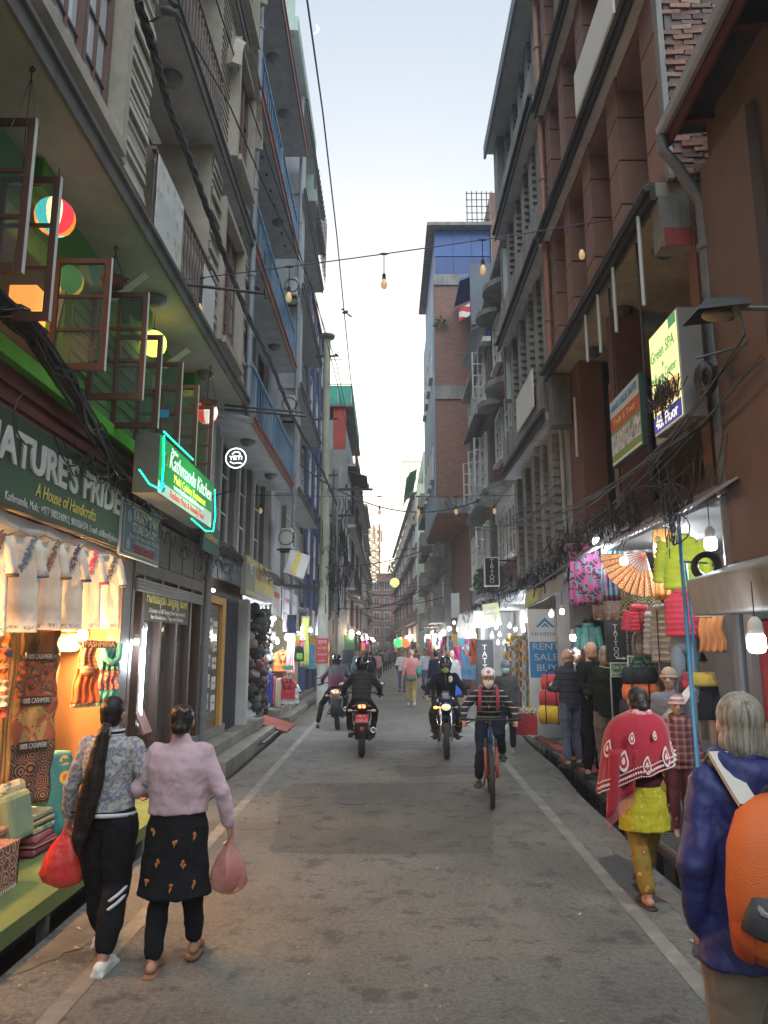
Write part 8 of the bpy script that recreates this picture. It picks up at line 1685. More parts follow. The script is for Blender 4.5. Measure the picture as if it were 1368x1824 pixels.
def rider2(t,j,s,hm,c):
    helmet(t,c,hm,s,mat('helmet_chrome',(.06,.08,.09),rough=.1,metal=.5,bump=0),False); g = MB(); g.ell(c+V3((0,.10,-.09)),(.07,.05,.05)); g.build('chin_guard',cloth_print('teal_chin','camo',[(.02,.25,.25),(.35,.5,.05),(.02,.05,.2)],12),t,False,True)
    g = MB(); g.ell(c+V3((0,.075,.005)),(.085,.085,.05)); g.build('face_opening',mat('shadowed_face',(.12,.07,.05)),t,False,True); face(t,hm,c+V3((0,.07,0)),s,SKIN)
    g = MB(); g.tube([j['nek']+V3((0,.10,-.06)),j['che']+V3((0,.135,0)),j['wai']+V3((0,.14,0))],.006,5); g.build('zip',STEEL,t,False); g = MB(); g.ell(j['che']+V3((-.09,.13,.04)),(.04,.012,.06),None,10,8); g.build('chest_badge',WHITEF,t,False)
person('motorcyclist in navy hooded jacket and shiny helmet riding towards the camera',(p.x,p.y+.9,-.03),R(176),RIDE,1.72,NAVYC,.92,1.08,cloth('olive_dark',(.035,.033,.022)),1.1,BLACKR,hair='none',vox=.013,hands=('g','g'),coll=.05,extra=rider2)
p = P(697,1192,z=0); motorbike('motorcycle parked far down on the right side',(1.0,p.y-2,0),R(200),BLKP,WHP,lit_tail=False)
# bicycle
def bicycle(label, loc, rz):
    t = thing('bicycle',label,'bicycle',loc,rz); B = lambda g,n,m,sm=True: g.build(n,m,t,False,sm)
    for y in (-.52,.56): wheel(t,(0,y,.345),.345,.028,RIMB,24,rw=.04)
    FRM = mat('bike_blue',(.012,.05,.15),rough=.3,bump=0); FRO = mat('bike_orange',(.20,.04,.02),rough=.35,bump=0)
    g = MB(); g.tube([(0,.36,.82),(0,-.08,.66)],.022,8); g.tube([(0,.38,.74),(0,.02,.33)],.028,8); g.tube([(0,.02,.33),(0,-.14,.80)],.019,8); g.tube([(0,.34,.88),(0,.40,.72)],.03,8)
    for sx in (-1,1): g.tube([(0,-.09,.66),(sx*.06,-.52,.345)],.011,6); g.tube([(0,.02,.33),(sx*.06,-.52,.345)],.011,6)
    B(g,'frame',FRM)
    for sx in (-1,1): g = MB(); g.tube([(sx*.065,.56,.345),(sx*.065,.44,.68)],.019,8); B(g,'fork_leg',FRO if sx > 0 else FRO); g = MB(); g.tube([(sx*.065,.47,.60),(sx*.06,.40,.78)],.016,8); B(g,'stanchion',BLACKR)
    g = MB(); g.tube([(0,.36,.88),(0,.40,.98)],.018,8); g.tube([(-.36,.33,1.0),(-.2,.37,.995),(.2,.37,.995),(.36,.33,1.0)],.014,8); B(g,'handlebar',BLACKR)
    for sx in (-1,1): g = MB(); g.tube([(sx*.27,.35,.997),(sx*.38,.325,1.0)],.019,8); B(g,'grip',BLACKR); g = MB(); g.tube([(sx*.2,.38,.985),(sx*.3,.43,.95)],.008,5); B(g,'brake_lever',IRON)
    g = MB(); g.tube([(0,-.14,.80),(0,-.155,.90)],.013,8); g.rings([((0,-.30,.93),(.07,0,0),(0,0,.02)),((0,-.2,.93),(.075,0,0),(0,0,.025)),((0,-.02,.925),(.02,0,0),(0,0,.015))],10); B(g,'saddle',BLACKR)
    g = MB(); g.torus((.04,.02,.33),.09,.006,rotm(0,R(90),0),24,5); g.tube([(.05,.02,.33),(.09,.02,.16),(.16,.02,.16)],.011,6); g.tube([(-.05,.02,.33),(-.09,.02,.50),(-.16,.02,.50)],.011,6); B(g,'crank',IRON)
    for sx,z in ((1,.16),(-1,.50)): g = MB(); g.obox((sx*.17,.02,z),(.09,.09,.02)); B(g,'pedal',BLACKR,False)
    g = MB(); g.torus((0,.56,.345),.37,.012,rotm(0,R(90),0),10,6,R(150),R(215)); B(g,'mudguard',BLACKR); g = MB(); g.obox((0,.415,.85),(.045,.02,.12)); B(g,'head_badge',FRM,False); return t
p = P(877,1440,z=0); bicycle('blue mountain bike with orange fork ridden towards the camera',(p.x+.06,p.y+.55,0),R(174))
def cyc(t,j,s,hm,c):
    g = MB(); g.ell(c+hm@V3((0,-.01,.075)),(.093,.108,.075),hm,20,12); g.ell(c+hm@V3((0,.12,.055)),(.075,.065,.012),hm,16,6); o = g.build('cap',cloth('white_cap',(.58,.56,.55)),t,False,True); remesh(o,.009,2)
    g = MB(); q = [];
    for k in range(11): a_ = 6.283*k/11; r_ = .034 if k % 2 else .016; q.append((r_*math.cos(a_),r_*math.sin(a_)))
    g.prism(q,0,.004,Matrix.Translation(c+V3((0,.105,.092)))@Matrix.Rotation(R(105),4,'X')); g.build('leaf_badge',RT,t,False)
    g = MB(); g.rings([(c+V3((0,.05,-.01)),(.064,0,0),(0,.045,0)),(c+V3((0,.065,-.04)),(.066,0,0),(0,.058,0)),(c+V3((0,.055,-.085)),(.05,0,0),(0,.05,0)),(c+V3((0,.04,-.12)),(.012,0,0),(0,.02,0))][::-1],14); g.build('face_mask',WHITEF,t,False,True)
    for sx in (-1,1): g = MB(); g.tube([j['che']+V3((sx*.11,.12,-.14)),j['che']+V3((sx*.115,.15,.0)),j['che']+V3((sx*.105,.10,.12)),j['che']+V3((sx*.09,.0,.155))],.021,8); g.build('backpack_strap',cloth('strap_red',(.30,.03,.05)),t,False,True)
    g = MB(); g.tube([j['nek']+V3((-.07,.07,-.04)),j['che']+V3((0,.15,-.09)),j['nek']+V3((.07,.07,-.04))],.003,4); g.ell(j['che']+V3((0,.152,-.1)),(.013,.005,.018)); g.build('pendant',BRS,t,False)
STRP = cloth_print('striped_sweater','stripes',[(.010,.010,.013)]*4+[(.28,.28,.30)],15)
CYC = dict(pel=(0,-.17,.97),wai=(0,-.13,1.10),che=(0,-.02,1.29),nek=(0,.05,1.42),hed=(0,.09,1.545),shl=(-.155,.0,1.345),shr=(.155,.0,1.345),ell=(-.33,.06,1.17),elr=(.33,.06,1.17),wrl=(-.34,.27,1.045),wrr=(.34,.27,1.045),hpl=(-.09,-.14,.95),hpr=(.09,-.14,.95),knl=(-.13,.20,.83),knr=(.12,.10,.62),anl=(-.16,.04,.59),anr=(.16,.0,.25))
person('cyclist with white cap, white mask, striped sweater and red backpack straps',(p.x+.06,p.y+.55,0),R(174),CYC,1.62,STRP,1.0,1.0,NAVYC,1.05,mat('brown_shoe',(.04,.03,.025)),hair='short',vox=.010,hands=('g','g'),coll=.04,faceon=True,extra=cyc)
# ================================================================= foreground walkers
def bag(label, p, m, w_=.13, h=.34, rz=0, sd=1, depth=.6):
    t = thing('plastic_bag',label,'plastic bag',p,rz); rnd = random.Random(sd); g = MB(); seg = 22; rg = []
    prof = [(0,.02),(-.05,.03),(-.12,.09),(-.2,.125),(-.28,.14),(-.33,.11),(-.36,.05),(-.365,.005)]
    V = []
    for z,r_ in prof:
        for k in range(seg): a_ = 6.283*k/seg; q = 1+.16*math.sin(a_*5+z*9+sd)+rnd.uniform(-.05,.05); V.append((r_*q*w_/.15*math.cos(a_),r_*q*depth*math.sin(a_),z*h/.365))
    g.add(V,[(i*seg+k,i*seg+(k+1)%seg,(i+1)*seg+(k+1)%seg,(i+1)*seg+k)[::-1] for i in range(len(prof)-1) for k in range(seg)]); LT(t,g,'bag',m)
    g = MB(); g.tube([(-.01,0,0),(-.02,0,.05),(0,0,.075),(.02,0,.05),(.01,0,0)],.006,5); LT(t,g,'handle',m)
    g = MB()
    for k in range(7): g.ell((rnd.uniform(-.05,.05)*w_/.15,rnd.uniform(-.03,.03),-.27*h/.365+rnd.uniform(-.04,.07)),(.04,.035,.035),None,8,6)
    tag(LT(t,g,'contents',mat('bag_goods',(.35,.08,.03),var=.4)),kind='stuff'); return t
def thin(name, col, a): 
    m, tt, b = _nt(name); b.inputs['Base Color'].default_value = rgb(col); b.inputs['Alpha'].default_value = a; b.inputs['Roughness'].default_value = .3; h = N(tt); h.bump(b,h.n('TexNoise',h.co(),Scale=14,Detail=3).outputs[0],.8,.02); return m
# woman with ponytail
def pony(t,j,s,hm,c):
    g = MB(); a = c+V3((0,-.09,-.05)); pts = [a,a+V3((0,-.045,-.05)),a+V3((-.02,-.06,-.18)),a+V3((-.04,-.075,-.36)),a+V3((-.07,-.085,-.52)),a+V3((-.09,-.085,-.66)),a+V3((-.10,-.07,-.76))]; srings(g,pts,[.03,.036,.055,.066,.066,.05,.012],[.025,.03,.04,.042,.038,.03,.01],(1,0,0),14); o = g.build('ponytail',HAIRB,t,False,True); remesh(o,.009,2,.02)
    g = MB(); g.torus(a+V3((0,-.04,-.045)),.034,.011,rotm(R(60),0,0),16,6); g.build('hair_tie',cloth('grey_tie',(.2,.18,.18)),t,False,True)
    WB = cloth('rib_white',(.5,.5,.52)); DK = BLACKC
    for z,m_ in ((-.005,WB),(.008,DK),(.02,WB)): g = MB(); g.torus(j['nek']+V3((0,.0,z)),.072,.008,None,24,6); g.build('collar_rib',m_,t,False,True)
    g = MB(); g.rings([(V3((0,0,z))+V3((0,j['pel'].y,0)),(.186*s*1.06,0,0),(0,.136*s*1.06,0)) for z in (1.0*s-.055,1.0*s-.035)],24); g.build('hem_rib',WB,t,False,True)
    k1 = j['knr']; a1 = j['anr']
    for f in (.15,.27):
        q = k1.lerp(a1,f); g = MB(); g.torus(q,.087*s,.010,rotm(R(12),R(-32),0),24,6); g.build('trouser_stripe',WB,t,False,True)
    for k in 'l': g = MB(); g.torus(j['wr'+k]+V3((0,0,.02)),.038,.01,None,16,6); g.build('cuff_rib',DK,t,False,True)
CAMO = cloth_print('bomber_print','camo',[(.40,.36,.31),(.36,.34,.31),(.17,.18,.24),(.26,.26,.30)],15)
p = P(155,1742,z=0); WJ = dict(pel=(0,0,.94),knl=(-.09,.11,.50),anl=(-.10,.26,.12),knr=(.08,.03,.50),anr=(.075,-.10,.09),ell=(-.25,-.02,1.13),wrl=(-.29,.05,.92),elr=(.27,-.02,1.16),wrr=(.22,.14,1.10))
t1 = (p.x-.0,p.y+.16,0); person('woman with very long black ponytail, patterned bomber jacket and black trousers',t1,R(-4),WJ,1.56,CAMO,.97,1.03,BLACKC,1.28,WHITEF,hair='pony',vox=.009,extra=pony,cuffz=.84,coll=.02,look=R(-14),girth=1.02,curl=.9)
bag('bright red and pink plastic bag held by the woman with the ponytail',V3(t1)+V3((-.275,.09,.79)),thin('red_film',(.75,.05,.05),.82),.15,.38,R(10),2)
def bunw(t,j,s,hm,c):
    g = MB(); g.tube([c+V3((-.045,-.09,.085)),c+V3((-.02,-.115,.07)),c+V3((0,-.115,.095)),c+V3((.03,-.115,.07)),c+V3((.05,-.09,.085))],.009,6); g.build('hair_clip',mat('shell_clip',(.20,.10,.05),rough=.3),t,False,True)
    FW_ = [mat('emb_orange',(.45,.12,.03)),mat('emb_leaf',(.30,.28,.05))]; rnd = random.Random(3)
    for x_,z_ in ((-.13,.89),(.02,.83),(.14,.86),(-.09,.70),(.085,.69),(-.16,.58),(.01,.55),(.15,.56)):
        fz = min(1,max(0,(z_-.46)/.45)); rx_ = .212+(.178-.212)*fz; ry_ = .168+(.134-.168)*fz; yy = -math.sqrt(max(.001,1-(x_*s/rx_)**2))*ry_-.006; q = MB()
        for k in range(4): q.ell((x_*s+rnd.uniform(-.012,.012),yy+.004,z_*s+rnd.uniform(-.012,.012)),(.009,.006,.011),None,6,4)
        q.build('embroidered_flower',FW_[0],t,False,True); q = MB(); q.ell((x_*s,yy+.002,z_*s-.02),(.005,.005,.012),None,6,4); q.build('embroidered_leaf',FW_[1],t,False,True)
p = P(265,1752,z=0); t2 = (p.x+.06,p.y+.22,0); LIL = cloth('lilac_sweater',(.47,.33,.36),var=.05)
person('woman in a pale pink sweater and black tunic with orange flower motifs',t2,R(3),dict(pel=(0,0,.93),knl=(-.10,.03,.48),anl=(-.10,-.10,.09),knr=(.10,.10,.50),anr=(.12,.16,.11),elr=(.30,-.03,1.12),wrr=(.35,.03,.90),ell=(-.27,.0,1.15),wrl=(-.24,.15,1.10)),1.51,LIL,.99,1.12,BLACKC,1.12,None,hair='bun',vox=.009,extra=bunw,girth=1.16,underhem=(BLACKC,.46,.03),cuffz=.9,curl=.9,coll=.03)
def slippers(t, j_an, s, m, rz=0):
    for a in j_an: a = V3(a)*s; g = MB(); g.rings([(a+V3((0,y,-.078)),(w_,0,0),(0,0,.014)) for y,w_ in ((-.09,.025),(-.06,.043),(.05,.048),(.13,.046),(.19,.02))],12); g.ell(a+V3((0,.09,-.052)),(.05,.05,.032)); g.build('slipper',m,t,False,True)
pw = [o for o in bpy.data.objects if o.name.startswith('person')]
slippers([o for o in pw if o.get('label','').startswith('woman in a pale pink')][0],[(-.10,-.10,.09),(.12,.16,.11)],1.51/1.7,mat('tan_slipper',(.20,.09,.045)))
bag('translucent pinkish plastic bag held by the woman in the pink sweater',V3(t2)+V3((.32,.05,.72)),thin('pink_film',(.50,.20,.18),.6),.115,.33,0,5)
# red shawl woman
SHW = cloth_print('red_shawl_print','dots',[(.42,.012,.03),(.55,.35,.33)],4.2)
def shawl(t,j,s,hm,c):
    RS = cloth('red_shawl_cloth',(.25,.004,.014),var=.08); CR = mat('cream_print',(.58,.46,.42),bump=.1)
    g = MB(); rg = []
    prof = [(1.52,.065,.065,0),(1.495,.13,.11,0),(1.46,.215,.15,0),(1.32,.265,.175,-.005),(1.18,.26,.18,-.01),(1.08,.27,.185,-.015),(1.0,.275,.19,-.02)]
    seg = 34; Vv = []
    for i,(z,rx,ry,sh) in enumerate(prof):
        f = i/(len(prof)-1)
        for k in range(seg): a_ = 6.283*k/seg; drop = f**2*(.16*max(0,-math.cos(a_+.2))-.10*max(0,math.cos(a_))); q = 1+f*.06*math.sin(a_*7+1); Vv.append((rx*(1+.12*f+(.22*f if math.cos(a_) < 0 else 0))*q*math.cos(a_)*s-.03*f,(ry*q*math.sin(a_)+sh)*s,(z-drop)*s))
    n = len(prof); g.add(Vv,[(i*seg+k,(i+1)*seg+k,(i+1)*seg+(k+1)%seg,i*seg+(k+1)%seg) for i in range(n-1) for k in range(seg)]); o = g.build('shawl',RS,t,False,True)
    so = o.modifiers.new('solid','SOLIDIFY'); so.thickness = .008; sb = o.modifiers.new('sub','SUBSURF'); sb.levels = sb.render_levels = 1
    # hanging corner at her left with fringe
    g = MB(); g.grid(lambda u,v: V3((-.30-.05*v+.20*u,-.12-.03*math.sin(u*7)-.05*u,1.12-.50*v*(1-.4*u))), 12,10,.006); g.build('shawl_corner',RS,t,False,True)
    g = MB()
    for k in range(24): u = k/23; x_ = -.35+.20*u; z_ = 1.12-.50*(1-.4*u); g.tube([(x_,-.12-.03*math.sin(u*7)-.05*u,z_),(x_+.01,-.13-.05*u,z_-.07)],.003,4)
    tag(g.build('fringe',cloth('fringe_pink',(.5,.12,.13)),t,False),kind='stuff')
    # printed paisleys and border dots
    def onback(th,z): 
        import bisect
        zz = z/s
        for i in range(n-1):
            if prof[i+1][0] <= zz <= prof[i][0]: f = (prof[i][0]-zz)/(prof[i][0]-prof[i+1][0]); rx = (prof[i][1]+(prof[i+1][1]-prof[i][1])*f)*(1+.12*(i+f)/(n-1)); ry = prof[i][2]+(prof[i+1][2]-prof[i][2])*f; return V3((rx*(1.12 if math.cos(th) < 0 else 1)*math.cos(th)*s-.02,(ry*math.sin(th)-.012)*s*1.07-.006,z))
        return V3((prof[-1][1]*math.cos(th)*s-.03,prof[-1][2]*math.sin(th)*s*1.07-.01,z))
    for th,z,k_ in ((-1.0,1.16,1.35),(-1.65,1.10,1.2),(-.45,1.20,1.25),(-2.25,1.13,1.4),(-2.8,1.22,1.2),(-1.35,1.33,.6),(-2.0,1.31,.8)):
        c0 = onback(th,z*s); q = []; nrm = V3((math.cos(th)*.6,math.sin(th),.15)).normalized(); M_ = nrm.to_track_quat('Z','Y').to_matrix().to_4x4(); M_ = Matrix.Translation(c0)@M_
        def tear(rr): return [(rr*(.62*math.cos(a_)*(1 if math.sin(a_) < 0 else 1-.55*math.sin(a_))+.25*max(0,math.sin(a_))**2), rr*1.25*math.sin(a_)) for a_ in [6.283*i/18 for i in range(18)]]
        g = MB(); g.prism(tear(.045*k_),0,.004,M_); g.build('paisley_print',CR,t,False); g = MB(); g.prism(tear(.031*k_),.003,.006,M_); g.build('paisley_inner',RS,t,False); g = MB(); g.prism(tear(.016*k_),.005,.008,M_); g.build('paisley_core',CR,t,False)
    for row in (.035,.075,.0): 
        g = MB()
        for k in range(60):
            a_ = -math.pi*k/59; f = 1; drop = (.16*max(0,-math.cos(a_+.2))-.10*max(0,math.cos(a_))); q = 1+.06*math.sin(a_*7+1); g.ell((.308*(1.2 if math.cos(a_) < 0 else 1)*q*math.cos(a_)*s*1.02-.03,(.19*q*math.sin(a_)-.02)*s*1.03-.004,(1.0-drop+.015+row)*s),(.008,.004,.006 if row != .035 else .011),None,6,4)
        tag(g.build('border_print',CR,t,False),kind='stuff')
    g = MB(); g.torus(j['nek']+V3((0,0,.02)),.075,.03,rotm(R(-14),0,0),22,8); g.build('shawl_collar',cloth_print('collar_print','camo',[(.42,.02,.03),(.5,.3,.28),(.42,.02,.03)],26),t,False,True)
p = P(1152,1612,z=0); person('woman wrapped in a red paisley shawl with yellow tunic and ochre trousers',(p.x+.04,p.y+.06,0),R(6),dict(pel=(0,0,.94),knl=(-.07,.0,.50),anl=(-.06,-.12,.09),knr=(.10,.12,.52),anr=(.11,.30,.14),elr=(.20,.06,1.15),wrr=(.12,.18,1.10),ell=(-.20,.06,1.15),wrl=(-.12,.18,1.10)),1.56,cloth('dark_red_top',(.06,.01,.015)),.86,1.0,cloth_print('ochre_floral','floral',[(.24,.15,.02),(.35,.30,.12),(.30,.08,.02),(.22,.16,.02)],13),1.15,None,hair='bun',vox=.010,extra=shawl,underhem=(cloth_print('yellow_tunic','dots',[(.40,.34,.01),(.5,.45,.1)],26),.56,.03),cuffz=.88)
slippers([o for o in bpy.data.objects if o.get('label','').startswith('woman wrapped in a red')][0],[(-.06,-.12,.09),(.11,.30,.14)],1.56/1.7,mat('dark_sandal',(.03,.018,.015)))
# blue coat woman with orange backpack
def bluew(t,j,s,hm,c):
    g = MB(); g.ell(c+V3((.05,-.01,-.05)),(.055,.08,.11)); g.build('loose_hair',hairmat('sandy_hair',(.20,.14,.08),(.48,.40,.28)),t,False,True)
    g = MB(); g.torus(j['nek']+V3((0,-.02,.0)),.10,.045,rotm(R(14),0,0),24,10); g.ell(j['nek']+V3((0,-.10,-.06)),(.13,.055,.08)); o = g.build('hood',MATS['blue_coat'],t,False,True); remesh(o,.01,2,.02)
    # backpack
    OR_ = mat('orange_ripstop',(.62,.12,.02),rough=.6,var=.1,bump=.4,bscale=200); GY = mat('grey_webbing',(.25,.25,.24),rough=.8); b0 = j['che']+V3((-.04,-.22,-.15))
    g = MB(); srings(g,[b0+V3((0,0,-.24)),b0+V3((0,-.03,-.20)),b0+V3((0,-.05,-.05)),b0+V3((0,-.045,.10)),b0+V3((0,-.02,.20)),b0+V3((0,.01,.23))],[.13,.185,.20,.185,.135,.06],[.07,.10,.115,.10,.07,.03],(1,0,0),22); o = g.build('backpack',OR_,t,False,True)
    g = MB(); srings(g,[b0+V3((.0,-.06,-.16)),b0+V3((.0,-.105,-.13)),b0+V3((.0,-.115,-.04)),b0+V3((.0,-.09,.0))],[.15,.195,.16,.03],[.06,.065,.04,.01],(1,0,0),18); g.build('dark_panel',mat('charcoal_panel',(.05,.05,.055),rough=.7),t,False,True)
    g = MB(); srings(g,[b0+V3((0,-.04,-.245)),b0+V3((0,-.085,-.20)),b0+V3((0,-.10,-.08)),b0+V3((0,-.09,-.02))],[.08,.12,.12,.03],[.04,.07,.075,.03],(1,0,0),18); q = g.build('backpack_pocket',mat('black_ripstop',(.02,.02,.02),rough=.7),t,False,True)
    for sx in (-1,1): g = MB(); srings(g,[b0+V3((sx*.15,-.03,-.235)),b0+V3((sx*.16,-.05,-.15)),b0+V3((sx*.155,-.04,-.06))],[.03,.035,.01],[.05,.06,.02],(1,0,0),12); g.build('side_pocket',mat('dark_orange',(.50,.08,.015)),t,False,True); g = MB(); g.tube([b0+V3((sx*.17,-.02,.06)),b0+V3((sx*.14,-.14,-.08)),b0+V3((sx*.04,-.175,-.12))],.010,6); g.build('compression_strap',GY,t,False); g = MB(); 
    for sx in (-1,1):
        g = MB(); w_ = .034; a1 = j['shl' if sx < 0 else 'shr']*.6+j['nek']*.4; pts = [b0+V3((sx*.07,.02,.20)),V3((sx*.11,-.165,1.38*s)),V3((sx*.115,-.03,1.495*s)),V3((sx*.12,.08,1.40*s)),V3((sx*.13,.14,1.22*s))]
        V_ = []; 
        for q_ in pts: V_ += [q_+V3((-w_,0,0)),q_+V3((w_,0,0)),q_+V3((w_,-.012,.012)),q_+V3((-w_,-.012,.012))]
        g.add(V_,[(4*i+a,4*i+(a+1)%4,4*i+4+(a+1)%4,4*i+4+a) for i in range(4) for a in range(4)]); g.build('shoulder_strap',mat('pale_strap',(.50,.48,.42)),t,False)
    g = MB(); g.torus(b0+V3((0,.0,.235)),.03,.009,rotm(R(90),0,0),14,6); g.build('haul_loop',BLACKR,t,False)
cloth('blue_coat',(.017,.022,.115),rough=.6,fold=.8)
p = P(1300,1240,y=2.95); person('grey haired woman in blue coat with orange backpack, closest on the right',(1.31,2.85,0),R(4),dict(ell=(-.235,-.05,1.13),wrl=(-.20,.02,.90),knl=(-.09,.05,.50)),1.70,MATS['blue_coat'],.80,1.08,cloth('khaki_trousers',(.17,.13,.095)),1.1,BLACKR,skin=SKINL,hair='mid',hairm=HAIRG,vox=.009,extra=bluew,girth=1.08,flare=.05,coll=.05)
# ================================================================= other people
def by(label,px,py,rz,**k): p = P(px,py,z=k.pop('gz',0)); J = k.pop('J',None); return person(label,(p.x,p.y,k.pop('z0',0)),rz,J,**k)
def maskf(t,j,s,hm,c):
    g = MB(); g.rings([(c+hm@V3((0,.05,.0)),hm@V3((.066,0,0)),hm@V3((0,.05,0))),(c+hm@V3((0,.06,-.04)),hm@V3((.066,0,0)),hm@V3((0,.054,0))),(c+hm@V3((0,.045,-.1)),hm@V3((.052,0,0)),hm@V3((0,.045,0)))][::-1],14); g.build('face_mask',mat('teal_mask',(.25,.50,.50)),t,False,True)
    g = MB(); g.ell(c+V3((0,-.01,.05)),(.092,.105,.10)); g.build('knit_cap',cloth_print('striped_cap','stripes',[(.3,.3,.33),(.12,.13,.16)],40),t,False,True)
ARMF = dict(ell=(-.22,.05,1.13),wrl=(-.14,.28,1.12),elr=(.22,.05,1.13),wrr=(.14,.28,1.12))
by('man in grey jacket with teal mask and striped knit cap facing the camera',905,1342,R(170),H=1.60,top=cloth('grey_jacket',(.06,.065,.068)),hem=.86,bottom=NAVYC,shoes=mat('worn_shoe',(.2,.19,.18)),hair='short',vox=.014,faceon=True,extra=maskf,coll=.05,toprx=1.08,J=dict(knr=(.1,.1,.5),anr=(.1,.12,.1)))
def tealbag(t,j,s,hm,c):
    g = MB(); g.torso([(.24,-.03,.98,.06,.04),(.24,-.03,1.03,.09,.06),(.24,-.03,1.15,.09,.06),(.24,-.03,1.24,.03,.02)],12); g.build('shoulder_bag',cloth('teal_bag',(.02,.25,.24)),t,False,True); g = MB(); g.tube([(.24,-.03,1.24),(.14,-.02,1.45),(.22,.08,1.24)],.01,5); g.build('bag_strap',MATS['teal_bag'],t,False)
    g = MB(); g.torso([(0,0,.80,.185,.13),(0,0,.95,.175,.125)],16); g.build('shirt_tail',cloth('grey_print',(.30,.27,.24)),t,False,True)
by('man in salmon tunic and mustard trousers with teal shoulder bag walking away',733,1258,0,H=1.78,top=cloth('salmon_top',(.50,.20,.19)),hem=.92,bottom=cloth('mustard_trousers',(.38,.27,.09)),shoes=WHITEF,hair='bald',hairm=HAIRG,skin=SKINL,vox=.018,extra=tealbag,J=WALK,toprx=1.08)
by('man in white t-shirt looking at his phone left of the salmon tunic',716,1232,R(170),H=1.70,top=cloth('white_tee',(.50,.50,.50)),hem=.86,bottom=cloth('denim',(.07,.09,.14)),shoes=BLACKR,vox=.022,J=dict(ARMF),faceon=True)
by('man in white shirt with blue sling bag right of the salmon tunic',758,1232,R(175),H=1.74,top=cloth('pale_shirt',(.46,.48,.52)),hem=.86,bottom=MATS['denim'],shoes=BLACKR,vox=.022,J=WALK,faceon=True)
by('dark haired man in black shirt with back turned near the stalls',778,1262,R(-10),H=1.76,top=MATS['navy_cotton'],hem=.88,bottom=BLACKC,shoes=BLACKR,vox=.022)
by('bearded man in grey hoodie standing behind the motorcyclist',806,1275,R(165),H=1.78,top=cloth('grey_hoodie',(.36,.37,.38)),hem=.86,bottom=cloth('tan_trouser',(.2,.17,.13)),shoes=BLACKR,skin=SKINL,hair='none',vox=.02,beard=mat('ginger_beard',(.22,.12,.07)),faceon=True,toprx=1.1,coll=.05)
by('smiling dark haired man in navy shirt beside the hung scarves',791,1252,R(185),H=1.74,top=NAVYC,hem=.88,bottom=BLACKC,shoes=BLACKR,vox=.024,faceon=True)
by('man in grey blue shirt on the left shop step',637,1228,R(160),H=1.72,top=cloth('slate_shirt',(.16,.21,.22)),hem=.88,bottom=cloth('dark_trouser',(.04,.04,.045)),shoes=BLACKR,vox=.022,faceon=True,J=WALK)
def bkp(t,j,s,hm,c): g = MB(); g.torso([(0,-.17,1.02,.10,.05),(0,-.19,1.1,.13,.08),(0,-.19,1.3,.12,.08),(0,-.16,1.42,.06,.04)],12); g.build('backpack',cloth('charcoal_pack',(.03,.03,.035)),t,False,True); g = MB(); g.ell((0,-.27,1.2),(.05,.01,.06)); g.build('pack_emblem',mat('grey_emblem',(.2,.2,.2)),t,False)
by('person in black with small backpack walking away in mid distance',660,1225,0,H=1.66,top=BLACKC,hem=.86,bottom=BLACKC,shoes=BLACKR,vox=.024,J=WALK,extra=bkp)
by('woman in dusty pink shawl walking away in mid distance',672,1214,0,H=1.60,top=cloth('dusty_pink_shawl',(.40,.20,.20)),hem=.75,bottom=MATS['dark_trouser'],shoes=BLACKR,vox=.026,toprx=1.25,hair='bun')
rnd = random.Random(9); FCc = [(.02,.02,.025),(.08,.09,.12),(.05,.05,.05),(.25,.05,.05),(.2,.2,.22),(.03,.06,.05)]
for i,(px,py,rz,lab) in enumerate([(676,1207,0,'person in dark coat walking away in the far crowd'),(686,1200,0,'person in black jacket near the far left shops'),(694,1196,3.1,'person facing the camera in the far crowd'),(712,1197,0,'person in grey in the far right crowd'),(722,1203,3.1,'person by the round paper lanterns'),(702,1190,0,'tiny person at the far street centre'),(650,1199,3.0,'person by the far left shopfront'),(664,1192,0,'tiny person beyond the two walkers'),(742,1212,0,'person in dark clothes behind the salmon tunic'),(735,1198,3.1,'tiny person near the far right stalls'),(681,1190,0,'tiny person furthest along the left row')]):
    by(lab,px,py,rz,H=1.62+.15*rnd.random(),top=cloth('far_%d'%(i%6),FCc[i%6]),hem=.86,bottom=BLACKC,shoes=BLACKR,vox=.032,J=WALK if i % 2 else mirror(WALK))
# three shoppers on the right
PUF = cloth_print('slate_puffer','stripes',[(.035,.04,.05)]*5+[(.012,.014,.018)],11)
def phone(t,j,s,hm,c): g = MB(); g.obox(V3((-.02,.40,1.17)),(.07,.012,.14),rotm(R(-50),0,0)); g.build('phone',BLACKR,t,False)
by('bald man in dark padded jacket and jeans looking at his phone',1020,1368,R(28),gz=.14,z0=.14,H=1.70,top=PUF,hem=.84,bottom=MATS['denim'],shoes=BLACKR,skin=SKINL,hair='bald',hairm=HAIRG,vox=.012,J=dict(ARMF),nod=R(-22),toprx=1.1,extra=phone,coll=.03,hands=('u','u'))
by('bearded bald man in black looking down in the middle of the shoppers',1062,1388,R(-150),gz=.14,z0=.14,H=1.80,top=BLACKC,hem=.86,bottom=BLACKC,shoes=BLACKR,skin=SKINL,hair='none',vox=.012,J=dict(ARMF),nod=R(-25),beard=mat('brown_beard',(.06,.035,.02)),toprx=1.08,faceon=True)
def neck(t,j,s,hm,c): g = MB(); g.torus(j['nek']+V3((0,-.01,-.01)),.085,.006,rotm(R(12),0,0),22,6); g.build('neck_cord',mat('lime_cord',(.45,.5,.1)),t,False)
